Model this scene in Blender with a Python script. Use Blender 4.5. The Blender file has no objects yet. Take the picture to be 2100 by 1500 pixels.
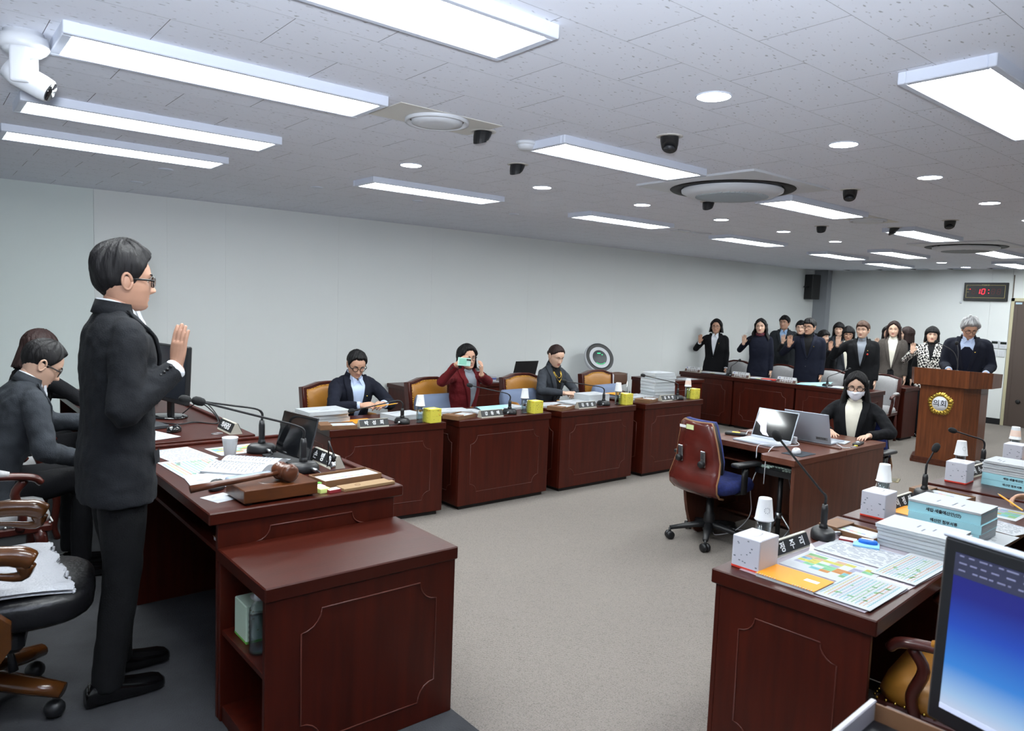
import bpy, bmesh, math, random
import numpy as np
from mathutils import Vector, Matrix, noise

random.seed(7)
PI = math.pi
S = bpy.context.scene
C = S.collection

# ------------------------------------------------------------------ camera, world, exposure
cam_data = bpy.data.cameras.new('camera')
cam_data.sensor_fit = 'HORIZONTAL'
cam_data.sensor_width = 36.0
cam_data.lens = 1496.585 * 36.0 / 2100.0
cam_data.clip_start = 0.05
cam_data.dof.use_dof = True
cam_data.dof.focus_distance = 5.5
cam_data.dof.aperture_fstop = 6.3
cam = bpy.data.objects.new('camera', cam_data)
C.objects.link(cam)
_yaw, _pitch, _roll = 0.87771744, 0.0852831, 0.03735875
_f = Vector((math.cos(_yaw) * math.cos(_pitch), math.sin(_yaw) * math.cos(_pitch), -math.sin(_pitch)))
_r = Vector((math.sin(_yaw), -math.cos(_yaw), 0))
_u = _r.cross(_f)
_r2 = _r * math.cos(_roll) + _u * math.sin(_roll)
_u2 = _u * math.cos(_roll) - _r * math.sin(_roll)
cam.matrix_world = Matrix(((_r2.x, _u2.x, -_f.x, 0), (_r2.y, _u2.y, -_f.y, 0), (_r2.z, _u2.z, -_f.z, 1.73), (0, 0, 0, 1)))
S.camera = cam

world = bpy.data.worlds.new('world')
world.use_nodes = True
world.node_tree.nodes['Background'].inputs[0].default_value = (0.62, 0.72, 0.9, 1)
world.node_tree.nodes['Background'].inputs[1].default_value = 0.3
S.world = world
S.view_settings.view_transform = 'Standard'
S.view_settings.look = 'None'
S.view_settings.gamma = 1.0
S.view_settings.use_curve_mapping = False
S.view_settings.exposure = 0.7
PANEL_LIGHT = 20.0      # emission of the ceiling panel diffusers
DOWN_LIGHT = 36.0      # emission of the round downlights
# the photographer's flash, bounced off the ceiling above and ahead of the camera
fl_d = bpy.data.lights.new('camera_flash', 'SPOT')
fl_d.energy = 300.0; fl_d.color = (0.86, 0.92, 1.0); fl_d.spot_size = math.radians(112); fl_d.spot_blend = 0.5; fl_d.shadow_soft_size = 0.06
fl_o = bpy.data.objects.new('camera_flash', fl_d); C.objects.link(fl_o)
fl_o.location = (-0.06, -0.05, 1.82)
fl_o.rotation_euler = Vector((0.5, 0.85, 1.0)).to_track_quat('-Z', 'Y').to_euler()

# ------------------------------------------------------------------ materials
def lin(r, g, b):
    return tuple(((c / 255.0) / 12.92 if c / 255.0 <= 0.04045 else ((c / 255.0 + 0.055) / 1.055) ** 2.4) for c in (r, g, b)) + (1.0,)

MATS = {}
def mat(name, rgb=(128, 128, 128), rough=0.5, metal=0.0, emit=0.0, bump=None, vary=None, coat=0.0, trans=0.0, spec=0.5, sheen=0.0, emit_rgb=None):
    """bump = (scale, strength[, stretch xyz]); vary = (scale, amount[, stretch xyz]) mottles the colour"""
    if name in MATS:
        return MATS[name]
    m = bpy.data.materials.new(name)
    m.use_nodes = True
    nt = m.node_tree
    b = nt.nodes['Principled BSDF']
    col = lin(*rgb)
    b.inputs['Base Color'].default_value = col
    b.inputs['Roughness'].default_value = rough
    b.inputs['Metallic'].default_value = metal
    b.inputs['Specular IOR Level'].default_value = spec
    if coat:
        b.inputs['Coat Weight'].default_value = coat
        b.inputs['Coat Roughness'].default_value = 0.12
    if sheen:
        b.inputs['Sheen Weight'].default_value = sheen
    if trans:
        b.inputs['Transmission Weight'].default_value = trans
        b.inputs['IOR'].default_value = 1.33
    if emit:
        b.inputs['Emission Color'].default_value = lin(*(emit_rgb or rgb))
        b.inputs['Emission Strength'].default_value = emit
    def noise_of(spec_, detail=4.0):
        tc = nt.nodes.new('ShaderNodeTexCoord')
        mp = nt.nodes.new('ShaderNodeMapping')
        if len(spec_) > 2:
            mp.inputs['Scale'].default_value = spec_[2]
        nz = nt.nodes.new('ShaderNodeTexNoise')
        nz.inputs['Scale'].default_value = spec_[0]
        nz.inputs['Detail'].default_value = detail
        nt.links.new(tc.outputs['Object'], mp.inputs['Vector'])
        nt.links.new(mp.outputs['Vector'], nz.inputs['Vector'])
        return nz
    if vary:
        nz = noise_of(vary)
        rp = nt.nodes.new('ShaderNodeValToRGB')
        a = vary[1]
        rp.color_ramp.elements[0].position = 0.3
        rp.color_ramp.elements[1].position = 0.7
        rp.color_ramp.elements[0].color = tuple(max(0, c * (1 - a)) for c in col[:3]) + (1,)
        rp.color_ramp.elements[1].color = tuple(min(1, c * (1 + a)) for c in col[:3]) + (1,)
        nt.links.new(nz.outputs['Fac'], rp.inputs['Fac'])
        nt.links.new(rp.outputs['Color'], b.inputs['Base Color'])
    if bump:
        nz = noise_of(bump, 3.0)
        bp = nt.nodes.new('ShaderNodeBump')
        bp.inputs['Strength'].default_value = bump[1]
        bp.inputs['Distance'].default_value = 0.01
        nt.links.new(nz.outputs['Fac'], bp.inputs['Height'])
        nt.links.new(bp.outputs['Normal'], b.inputs['Normal'])
    MATS[name] = m
    return m

def carpet_mat(name, rgb, scale, amount):
    """woven loop pile: small ribs broken by noise, in colour and relief"""
    m = mat(name, rgb, 0.95, spec=0.15)
    nt = m.node_tree
    b = nt.nodes['Principled BSDF']
    tc = nt.nodes.new('ShaderNodeTexCoord')
    w = nt.nodes.new('ShaderNodeTexWave')
    w.wave_type = 'BANDS'; w.bands_direction = 'DIAGONAL'
    w.inputs['Scale'].default_value = scale
    w.inputs['Distortion'].default_value = 5.0
    w.inputs['Detail'].default_value = 2.0
    w.inputs['Detail Scale'].default_value = 3.0
    n1 = nt.nodes.new('ShaderNodeTexNoise'); n1.inputs['Scale'].default_value = 1.1; n1.inputs['Detail'].default_value = 3
    n2 = nt.nodes.new('ShaderNodeTexNoise'); n2.inputs['Scale'].default_value = 190; n2.inputs['Detail'].default_value = 2
    for n in (w, n1, n2):
        nt.links.new(tc.outputs['Object'], n.inputs['Vector'])
    mx = nt.nodes.new('ShaderNodeMath'); mx.operation = 'ADD'
    nt.links.new(w.outputs['Fac'], mx.inputs[0]); nt.links.new(n2.outputs['Fac'], mx.inputs[1])
    my = nt.nodes.new('ShaderNodeMath'); my.operation = 'MULTIPLY_ADD'; my.inputs[1].default_value = 0.25
    nt.links.new(n1.outputs['Fac'], my.inputs[0]); nt.links.new(mx.outputs[0], my.inputs[2])
    rp = nt.nodes.new('ShaderNodeValToRGB')
    c = lin(*rgb)
    rp.color_ramp.elements[0].position = 0.45; rp.color_ramp.elements[1].position = 1.6 / 1.6
    rp.color_ramp.elements[0].color = tuple(v * (1 - amount) for v in c[:3]) + (1,)
    rp.color_ramp.elements[1].color = tuple(min(1, v * (1 + amount)) for v in c[:3]) + (1,)
    nt.links.new(my.outputs[0], rp.inputs['Fac']); nt.links.new(rp.outputs['Color'], b.inputs['Base Color'])
    bp = nt.nodes.new('ShaderNodeBump'); bp.inputs['Strength'].default_value = 0.5; bp.inputs['Distance'].default_value = 0.006
    nt.links.new(mx.outputs[0], bp.inputs['Height']); nt.links.new(bp.outputs['Normal'], b.inputs['Normal'])
    return m

def wood_mat(name, rgb, rough=0.32, amount=0.28, stretch=(14, 14, 1.2), coat=0.25):
    m = mat(name, rgb, rough, vary=(2.2, amount, stretch), coat=coat, bump=(26, 0.04, stretch), spec=0.3)
    return m

def tile_mat():
    """mineral-fibre ceiling tile: pale with scattered dark fissures and pits"""
    m = mat('ceiling_tile', (226, 229, 238), 0.9, spec=0.2)
    nt = m.node_tree; b = nt.nodes['Principled BSDF']
    tc = nt.nodes.new('ShaderNodeTexCoord')
    geo = nt.nodes.new('ShaderNodeNewGeometry')
    mp = nt.nodes.new('ShaderNodeMapping'); mp.inputs['Scale'].default_value = (1.0, 2.2, 1.0)
    nt.links.new(geo.outputs['Position'], mp.inputs['Vector'])
    n = nt.nodes.new('ShaderNodeTexNoise'); n.inputs['Scale'].default_value = 38; n.inputs['Detail'].default_value = 1.5
    nt.links.new(mp.outputs['Vector'], n.inputs['Vector'])
    rp = nt.nodes.new('ShaderNodeValToRGB')
    rp.color_ramp.elements[0].position = 0.27; rp.color_ramp.elements[1].position = 0.33
    rp.color_ramp.elements[0].color = lin(168, 169, 174); rp.color_ramp.elements[1].color = lin(226, 229, 239)
    nt.links.new(n.outputs['Fac'], rp.inputs['Fac']); nt.links.new(rp.outputs['Color'], b.inputs['Base Color'])
    return m

def weave_mat(name, rgb1, rgb2, scale, kind='hound'):
    """two-tone woven cloth: houndstooth-like checks or fine tweed"""
    m = mat(name, rgb1, 0.9, spec=0.2)
    nt = m.node_tree; b = nt.nodes['Principled BSDF']
    tc = nt.nodes.new('ShaderNodeTexCoord')
    mp = nt.nodes.new('ShaderNodeMapping'); mp.inputs['Rotation'].default_value = (0.35, 0.2, 0.5)
    nt.links.new(tc.outputs['Object'], mp.inputs['Vector'])
    ck = nt.nodes.new('ShaderNodeTexChecker'); ck.inputs['Scale'].default_value = scale
    nz = nt.nodes.new('ShaderNodeTexNoise'); nz.inputs['Scale'].default_value = scale * 0.7; nz.inputs['Detail'].default_value = 1
    mx = nt.nodes.new('ShaderNodeMixRGB'); mx.blend_type = 'LINEAR_LIGHT'; mx.inputs[0].default_value = 0.02
    nt.links.new(mp.outputs['Vector'], nz.inputs['Vector']); nt.links.new(mp.outputs['Vector'], mx.inputs[1]); nt.links.new(nz.outputs['Color'], mx.inputs[2])
    nt.links.new(mx.outputs[0], ck.inputs['Vector'])
    ck.inputs['Color1'].default_value = lin(*rgb1); ck.inputs['Color2'].default_value = lin(*rgb2)
    nt.links.new(ck.outputs['Color'], b.inputs['Base Color'])
    return m

MAHOG = wood_mat('mahogany', (63, 17, 6), 0.4, 0.26, (14, 14, 1.2), 0.0)
MAHOG_TOP = wood_mat('mahogany_top', (58, 16, 6), 0.36, 0.14, (1.2, 9, 9), 0.06)
BEAD = mat('mahogany_bead', (84, 36, 26), 0.35)
PLINTH = mat('plinth_black', (22, 15, 14), 0.6)
LECTERN = wood_mat('lectern_wood', (98, 52, 26), 0.35, 0.3, (16, 16, 1.2))
CHAIRWOOD = wood_mat('chair_wood', (72, 30, 24), 0.3, 0.25, (8, 8, 3), 0.3)
OAKARM = wood_mat('brown_arm_wood', (82, 47, 19), 0.22, 0.2, (6, 6, 6), 0.6)
DESK2 = wood_mat('walnut_desk', (92, 52, 38), 0.38, 0.2, (1.5, 9, 9))
DESK2SIDE = wood_mat('walnut_side', (86, 48, 34), 0.45, 0.22, (13, 13, 1.2))
BLACK = mat('black_plastic', (24, 25, 28), 0.42)
BLACKMAT = mat('black_matt', (17, 18, 21), 0.85, bump=(260, 0.25))
DARKGREY = mat('dark_grey_plastic', (46, 48, 53), 0.5)
GLOSSBLACK = mat('gloss_black', (8, 9, 12), 0.07, coat=0.5)
CHROME = mat('chrome', (205, 207, 210), 0.18, 1.0)
STEEL = mat('brushed_steel', (165, 168, 172), 0.35, 1.0)
SILVER = mat('silver_plastic', (176, 184, 196), 0.38, 0.35)
WHITEP = mat('white_plastic', (204, 207, 213), 0.45)
PAPER = mat('paper', (176, 180, 185), 0.75)
PAPER2 = mat('paper_edge', (196, 202, 206), 0.85, bump=(4, 0.5, (1, 1, 90)), vary=(3, 0.05, (1, 1, 60)))
CUPW = mat('paper_cup', (208, 210, 213), 0.6)
INKB = mat('ink_black', (30, 32, 38), 0.7)
INKG = mat('ink_grey', (112, 118, 130), 0.8)
INKBLUE = mat('ink_blue', (92, 106, 170), 0.8)
GOLD = mat('gold', (208, 176, 84), 0.25, 1.0)
YELLOWL = mat('yellow_leather', (158, 106, 36), 0.42, bump=(70, 0.12), vary=(3, 0.1))
BLACKL = mat('black_leather', (20, 20, 23), 0.35, bump=(60, 0.2))
BROWNV = mat('brown_vinyl', (96, 68, 52), 0.45)
GREYF = mat('grey_fabric', (168, 168, 170), 0.95, bump=(300, 0.3), vary=(120, 0.1))
BLUEF = mat('blue_fabric', (36, 48, 108), 0.9, bump=(240, 0.3), vary=(42, 0.3))
CUSH = mat('blue_grey_cushion', (118, 132, 160), 0.95, bump=(160, 0.2))
TOWEL = mat('white_towel', (190, 192, 198), 0.98, bump=(120, 0.5))
PLY = wood_mat('plywood_red', (84, 32, 27), 0.25, 0.3, (2, 7, 3), 0.4)
PLYEDGE = mat('plywood_edge', (140, 102, 70), 0.5)
def thin_glass(name, rgb, gloss=0.14):
    m = mat(name, rgb, 0.05)
    nt = m.node_tree
    tr = nt.nodes.new('ShaderNodeBsdfTransparent'); tr.inputs[0].default_value = lin(*rgb)
    gl = nt.nodes.new('ShaderNodeBsdfGlossy'); gl.inputs['Roughness'].default_value = 0.08
    lw = nt.nodes.new('ShaderNodeLayerWeight'); lw.inputs['Blend'].default_value = gloss * 2
    mx = nt.nodes.new('ShaderNodeMixShader')
    nt.links.new(lw.outputs['Facing'], mx.inputs[0]); nt.links.new(tr.outputs[0], mx.inputs[1]); nt.links.new(gl.outputs[0], mx.inputs[2])
    nt.links.new(mx.outputs[0], nt.nodes['Material Output'].inputs['Surface'])
    return m
GLASSM = thin_glass('clear_glass', (238, 243, 246))
LABELW = mat('label_white', (220, 222, 226), 0.6)
BEIGE = mat('beige_plate', (176, 172, 160), 0.45)
BROWNBOX = mat('brown_card', (116, 82, 54), 0.6, vary=(12, 0.12))
TANBOX = mat('tan_card', (140, 112, 78), 0.6)
ORANGE = mat('orange_cover', (228, 146, 16), 0.55)
CYANC = mat('pale_blue_cover', (158, 212, 224), 0.6)
YELLOWBOX = mat('yellow_card', (212, 202, 74), 0.55)
WHITEBOX = mat('white_card', (194, 195, 206), 0.5)
RED = mat('red_print', (206, 58, 44), 0.5)
GREEN = mat('green_print', (104, 180, 70), 0.5)
PENCIL = mat('pencil_yellow', (240, 164, 36), 0.4)
WATER = thin_glass('water', (226, 236, 240), 0.2)
SKIN = mat('skin', (192, 148, 124), 0.5, vary=(14, 0.07))
SKINF = mat('skin_pale', (206, 168, 146), 0.5, vary=(14, 0.05))
SKINT = mat('skin_tan', (176, 134, 112), 0.52, vary=(14, 0.08))
LIP = mat('lip', (178, 116, 106), 0.5)
LIPR = mat('lip_red', (176, 88, 86), 0.5)
EYEW = mat('eye_white', (220, 218, 214), 0.3)
EYED = mat('eye_dark', (26, 20, 18), 0.2)
NAIL = mat('fingernail', (226, 178, 168), 0.35)
def hair_mat(name, rgb):
    return mat(name, rgb, 0.58, bump=(70, 0.7, (1.0, 1.0, 0.12)), vary=(40, 0.35, (1.0, 1.0, 0.1)), spec=0.22)
HBLACK = hair_mat('hair_black', (22, 21, 23))
HBROWN = hair_mat('hair_brown', (72, 52, 42))
HDBROWN = hair_mat('hair_dark_brown', (44, 30, 29))
HGREY = hair_mat('hair_grey', (158, 158, 160))
def cloth(name, rgb, b=0.25):
    return mat(name, rgb, 0.88, bump=(190, b), vary=(7, 0.1), spec=0.25)
CH_SUIT = cloth('charcoal_suit', (31, 33, 37))
CH_TROU = cloth('charcoal_trousers', (19, 20, 22))
GREYSUIT = cloth('grey_suit', (49, 53, 59))
BLACKSUIT = cloth('black_suit', (17, 18, 22))
NAVY = cloth('navy_suit', (20, 24, 40))
NAVY2 = cloth('navy_blazer', (22, 25, 38))
REDJ = cloth('red_jacket', (98, 22, 28), 0.6)
GREYJ = cloth('slate_jacket', (52, 56, 63))
TWEED = weave_mat('brown_tweed', (92, 86, 82), (70, 66, 63), 120)
HOUND = weave_mat('houndstooth', (225, 222, 216), (22, 22, 26), 34)
DARKV = cloth('dark_vest', (46, 50, 55))
WHITES = cloth('white_shirt', (226, 230, 238), 0.1)
BLUES = cloth('pale_blue_shirt', (186, 202, 232), 0.1)
SKYS = cloth('sky_blue_shirt', (150, 178, 214), 0.1)
CREAM = cloth('cream_knit', (228, 224, 210), 0.2)
GREYK = cloth('grey_knit', (134, 140, 150), 0.2)
BLACKK = cloth('black_knit', (20, 20, 23), 0.2)
SHOE = mat('black_shoe', (10, 10, 12), 0.18, coat=0.5)
MASKW = mat('mask_white', (226, 228, 238), 0.85)

# ------------------------------------------------------------------ mesh helpers
class MB:
    def __init__(s):
        s.v = []; s.f = []; s.m = []; s.s = []
    def add(s, vs, fs, m=0, smooth=False, M=None):
        b = len(s.v)
        if M is not None:
            vs = [M @ Vector(p) for p in vs]
        s.v.extend(tuple(p) for p in vs)
        s.f.extend(tuple(i + b for i in f) for f in fs)
        s.m.extend([m] * len(fs)); s.s.extend([smooth] * len(fs))
        return s
    def box(s, x0, x1, y0, y1, z0, z1, m=0, M=None):
        v = [(x0, y0, z0), (x1, y0, z0), (x1, y1, z0), (x0, y1, z0), (x0, y0, z1), (x1, y0, z1), (x1, y1, z1), (x0, y1, z1)]
        f = [(3, 2, 1, 0), (4, 5, 6, 7), (0, 1, 5, 4), (1, 2, 6, 5), (2, 3, 7, 6), (3, 0, 4, 7)]
        return s.add(v, f, m, False, M)
    def rbox(s, x0, x1, y0, y1, z0, z1, r=0.005, seg=1, m=0, M=None, smooth=False):
        bm = bmesh.new()
        bmesh.ops.create_cube(bm, size=1.0)
        for v in bm.verts:
            v.co = Vector(((x0 + x1) / 2 + v.co.x * (x1 - x0), (y0 + y1) / 2 + v.co.y * (y1 - y0), (z0 + z1) / 2 + v.co.z * (z1 - z0)))
        r = min(r, (x1 - x0) * 0.49, (y1 - y0) * 0.49, (z1 - z0) * 0.49)
        bmesh.ops.bevel(bm, geom=list(bm.edges), offset=r, segments=seg, profile=0.5, affect='EDGES')
        bm.verts.index_update()
        s.add([v.co.copy() for v in bm.verts], [[v.index for v in f.verts] for f in bm.faces], m, smooth, M)
        bm.free()
        return s
    def loft(s, rings, m=0, caps=True, smooth=True, closed=True, M=None):
        n = len(rings[0]); vs = [p for r in rings for p in r]; fs = []
        for i in range(len(rings) - 1):
            for j in range(n if closed else n - 1):
                k = (j + 1) % n
                fs.append((i * n + j, i * n + k, (i + 1) * n + k, (i + 1) * n + j))
        if caps and closed:
            fs.append(tuple(range(n - 1, -1, -1)))
            b = (len(rings) - 1) * n
            fs.append(tuple(range(b, b + n)))
        return s.add(vs, fs, m, smooth, M)
    def lathe(s, prof, seg=20, m=0, M=None, smooth=True, caps=True):
        rings = [[(r * math.cos(2 * PI * j / seg), r * math.sin(2 * PI * j / seg), z) for j in range(seg)] for r, z in prof]
        return s.loft(rings, m, caps, smooth, True, M)
    def tube(s, pts, rad, seg=10, m=0, smooth=True, M=None, flat=1.0, up=(0, 0, 1)):
        pts = [Vector(p) for p in pts]
        if not isinstance(rad, (list, tuple)):
            rad = [rad] * len(pts)
        rings = []; nrm = None
        for i, p in enumerate(pts):
            t = (pts[min(i + 1, len(pts) - 1)] - pts[max(i - 1, 0)])
            t = t.normalized() if t.length > 1e-9 else Vector((0, 0, 1))
            if nrm is None:
                u = Vector(up)
                if abs(u.normalized().dot(t)) > 0.95:
                    u = Vector((1, 0, 0)) if abs(t.x) < 0.9 else Vector((0, 1, 0))
                nrm = (u - t * u.dot(t)).normalized()
            else:
                nrm = (nrm - t * nrm.dot(t)).normalized()
            bi = t.cross(nrm)
            r = rad[i]
            rings.append([p + nrm * (r * flat * math.sin(2 * PI * j / seg)) + bi * (r * math.cos(2 * PI * j / seg)) for j in range(seg)])
        return s.loft(rings, m, True, smooth, True, M)
    def ball(s, c, r, seg=14, ring=8, m=0, M=None, smooth=True):
        if not isinstance(r, (list, tuple)):
            r = (r, r, r)
        rows = []
        for i in range(ring + 1):
            a = -PI / 2 + PI * i / ring
            q = max(math.cos(a), 1e-4)
            rows.append([(c[0] + r[0] * q * math.cos(2 * PI * j / seg), c[1] + r[1] * q * math.sin(2 * PI * j / seg), c[2] + r[2] * math.sin(a)) for j in range(seg)])
        return s.loft(rows, m, True, smooth, True, M)
    def prism(s, poly, z0, z1, m=0, M=None, smooth=False):
        n = len(poly)
        vs = [(x, y, z0) for x, y in poly] + [(x, y, z1) for x, y in poly]
        fs = [tuple(range(n - 1, -1, -1)), tuple(range(n, 2 * n))] + [(i, (i + 1) % n, n + (i + 1) % n, n + i) for i in range(n)]
        return s.add(vs, fs, m, smooth, M)
    def grid(s, P, m=0, smooth=True, M=None):
        n = len(P[0])
        return s.loft(P, m, False, smooth, False, M)
    def build(s, name, mats, parent=None, loc=None, rot=None):
        me = bpy.data.meshes.new(name)
        me.from_pydata(s.v, [], s.f)
        for mm in (mats if isinstance(mats, (list, tuple)) else [mats]):
            me.materials.append(mm)
        if s.f:
            me.polygons.foreach_set('material_index', s.m)
            me.polygons.foreach_set('use_smooth', s.s)
        me.update()
        return link(name, me, parent, loc, rot)

def link(name, me, parent=None, loc=None, rot=None):
    o = bpy.data.objects.new(name, me)
    C.objects.link(o)
    if parent is not None:
        o.parent = parent
    if loc is not None:
        o.location = loc
    if rot is not None:
        o.rotation_euler = rot
    return o

def tag(o, label, cat, group=None, kind=None):
    o['label'] = label; o['category'] = cat
    if group:
        o['group'] = group
    if kind:
        o['kind'] = kind
    return o

def thing(name, label, cat, loc=(0, 0, 0), rz=0.0, group=None):
    o = link(name, None, None, loc, (0, 0, rz))
    return tag(o, label, cat, group)

def struct(o):
    o['kind'] = 'structure'
    return o

def copy_tree(o, parent=None):
    c = o.copy()
    C.objects.link(c)
    if parent is not None:
        c.parent = parent
    for ch in list(o.children):
        copy_tree(ch, c)
    return c

def dup(root, loc, rz=None, label=None):
    c = copy_tree(root)
    c.location = loc
    if rz is not None:
        c.rotation_euler = (0, 0, rz)
    if label:
        c['label'] = label
    return c

def TR(x, y, z, rz=0.0, rx=0.0, ry=0.0):
    return Matrix.Translation((x, y, z)) @ Matrix.Rotation(rz, 4, 'Z') @ Matrix.Rotation(ry, 4, 'Y') @ Matrix.Rotation(rx, 4, 'X')

TEXTS = {}
def text(name, body, size, m, parent, M, depth=0.0006, align='CENTER', bold=0.0):
    key = (body, size, align, bold, depth)
    if key not in TEXTS:
        cu = bpy.data.curves.new(name, 'FONT')
        cu.body = body; cu.size = size; cu.extrude = depth; cu.align_x = align; cu.align_y = 'CENTER'; cu.offset = bold
        cu.resolution_u = 3
        t = bpy.data.objects.new('tmp_text', cu)
        C.objects.link(t)
        dg = bpy.context.evaluated_depsgraph_get()
        me = bpy.data.meshes.new_from_object(t.evaluated_get(dg))
        bpy.data.objects.remove(t); bpy.data.curves.remove(cu)
        TEXTS[key] = me
    me = TEXTS[key].copy()
    me.materials.clear(); me.materials.append(m)
    o = link(name, me, parent)
    o.matrix_local = M
    o['kind'] = 'stuff'
    return o

def arc(cx, cy, r, a0, a1, n=6):
    return [(cx + r * math.cos(a0 + (a1 - a0) * i / n), cy + r * math.sin(a0 + (a1 - a0) * i / n)) for i in range(n + 1)]

def smooth_path(pts, n=6):
    """Catmull-Rom through the points"""
    P = [Vector(p) for p in pts]
    P = [P[0] * 2 - P[1]] + P + [P[-1] * 2 - P[-2]]
    out = []
    for i in range(1, len(P) - 2):
        for k in range(n):
            t = k / n
            a, b, c, d = P[i - 1], P[i], P[i + 1], P[i + 2]
            out.append(0.5 * ((2 * b) + (c - a) * t + (2 * a - 5 * b + 4 * c - d) * t * t + (3 * b - a - 3 * c + d) * t ** 3))
    out.append(P[-2])
    return out
# ------------------------------------------------------------------ room shell
ZCEIL = 2.605
YL, XB = 7.46, 14.1
DAIS = 0.18
WALLM = mat('wall_paint', (222, 226, 226), 0.85, bump=(320, 0.05))
WALLM2 = mat('wall_paint_cool', (216, 225, 224), 0.85, bump=(320, 0.05))
WALLB = mat('pilaster_grey', (150, 154, 160), 0.85)  # one even grey, darker than the wall panels
CARPET = carpet_mat('beige_carpet', (119, 113, 108), 42, 0.4)
CARPETD = mat('dark_carpet', (64, 65, 68), 0.97, bump=(150, 0.4), vary=(5, 0.16), spec=0.1)
SEAM = mat('seam_grey', (160, 162, 166), 0.9)
BASEB = mat('baseboard_black', (20, 22, 26), 0.5)
DOORM = mat('door_brown', (78, 66, 60), 0.5)
FRAMEM = mat('door_frame_cream', (186, 180, 150), 0.5)

fl = MB(); fl.box(-1.7, XB + 0.1, -2.5, YL + 0.1, -0.1, 0.0)
struct(fl.build('floor', CARPET))
da = MB(); da.box(-1.6, 1.56, -2.4, YL, 0.0, DAIS)
struct(da.build('floor_dais', CARPETD))
w = MB(); w.box(-1.7, XB + 0.1, YL, YL + 0.1, 0, ZCEIL)
wl = struct(w.build('wall_left', SEAM))
seams = [-1.6, 1.297, 1.905, 2.446, 3.66, 4.88, 6.418, 6.867, 8.1, 9.3, 10.5, 11.7, 13.92]
for i in range(len(seams) - 1):
    x0, x1 = seams[i], min(seams[i + 1], 13.92)
    if x1 <= x0:
        continue
    p = MB(); p.rbox(x0 + (0.0009 if x0 == 1.297 else 0.0002), x1 - (0.0009 if x1 == 1.297 else 0.0002), YL - 0.008, YL + 0.002, 0.0, ZCEIL, 0.0006)
    p.build('wall_panel', WALLM2 if x1 < 1.4 else WALLM, wl)
w = MB(); w.box(XB, XB + 0.1, -2.5, YL + 0.1, 0, ZCEIL)
wb = struct(w.build('wall_back', SEAM))
for y0, y1 in ((-2.4, 0.9), (0.9, 2.0), (2.0, 3.02)):
    p = MB(); p.box(XB - 0.01, XB + 0.002, y0 + 0.002, y1 - 0.002, 0, ZCEIL); p.build('wall_panel', WALLM, wb)
p = MB(); p.box(XB - 0.01, XB + 0.002, 3.022, 4.10, 2.11, ZCEIL); p.build('wall_panel', WALLM, wb)
p = MB(); p.box(XB - 0.01, XB + 0.002, 4.104, 4.40, 0, ZCEIL); p.build('wall_panel', WALLM, wb)
p = MB(); p.box(XB - 0.01, XB + 0.002, 4.403, 7.46, 0, ZCEIL); p.build('wall_panel', WALLM, wb)
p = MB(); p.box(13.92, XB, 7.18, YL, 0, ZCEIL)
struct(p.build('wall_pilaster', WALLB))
w = MB(); w.box(-1.7, XB + 0.1, -2.5, -2.4, 0, ZCEIL); struct(w.build('wall_right', WALLM))
w = MB(); w.box(-1.7, -1.6, -2.5, YL + 0.1, 0, ZCEIL); struct(w.build('wall_front', WALLM))
p = MB(); p.box(XB - 0.025, XB - 0.01, 4.10, 7.18, 0.0, 0.1); struct(p.build('baseboard_back', BASEB))
p = MB(); p.box(-1.6, 13.92, YL - 0.02, YL - 0.008, 0.0, 0.08); struct(p.build('baseboard_left', BASEB))
p = MB(); p.box(XB - 0.018, XB - 0.008, 4.075, 4.09, 2.12, 2.5, 0); struct(p.build('trim_1', mat('brown_strip', (96, 84, 72), 0.6)))
# door with frame, leaf, handle, sticker
d = MB(); d.box(XB - 0.05, XB + 0.0, 4.04, 4.085, 0, 2.12); d.box(XB - 0.05, XB, 3.02, 3.06, 0, 2.12); d.box(XB - 0.05, XB, 3.02, 4.085, 2.07, 2.12)
door = struct(d.build('door_1', FRAMEM))
d = MB(); d.rbox(XB - 0.045, XB - 0.005, 3.06, 4.04, 0.005, 2.07, 0.003); d.box(XB - 0.048, XB - 0.044, 3.985, 3.99, 0.02, 2.05)
leaf = d.build('door_leaf', DOORM, door)
d = MB(); d.tube([(XB - 0.045, 3.12, 1.0), (XB - 0.1, 3.12, 1.0), (XB - 0.1, 3.24, 1.0)], 0.011, 8); d.build('door_handle', CHROME, door)
d = MB(); d.box(XB - 0.049, XB - 0.045, 3.93, 4.02, 2.02, 2.05); d.build('sticker', mat('pale_sticker', (170, 196, 214), 0.6), door)
d = MB(); d.lathe([(0.035, 0), (0.035, 0.012), (0.02, 0.02)], 14, M=TR(XB - 0.045, 3.86, 0.42, 0, 0, -PI / 2)); d.build('door_stop', BLACK, door)

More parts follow.
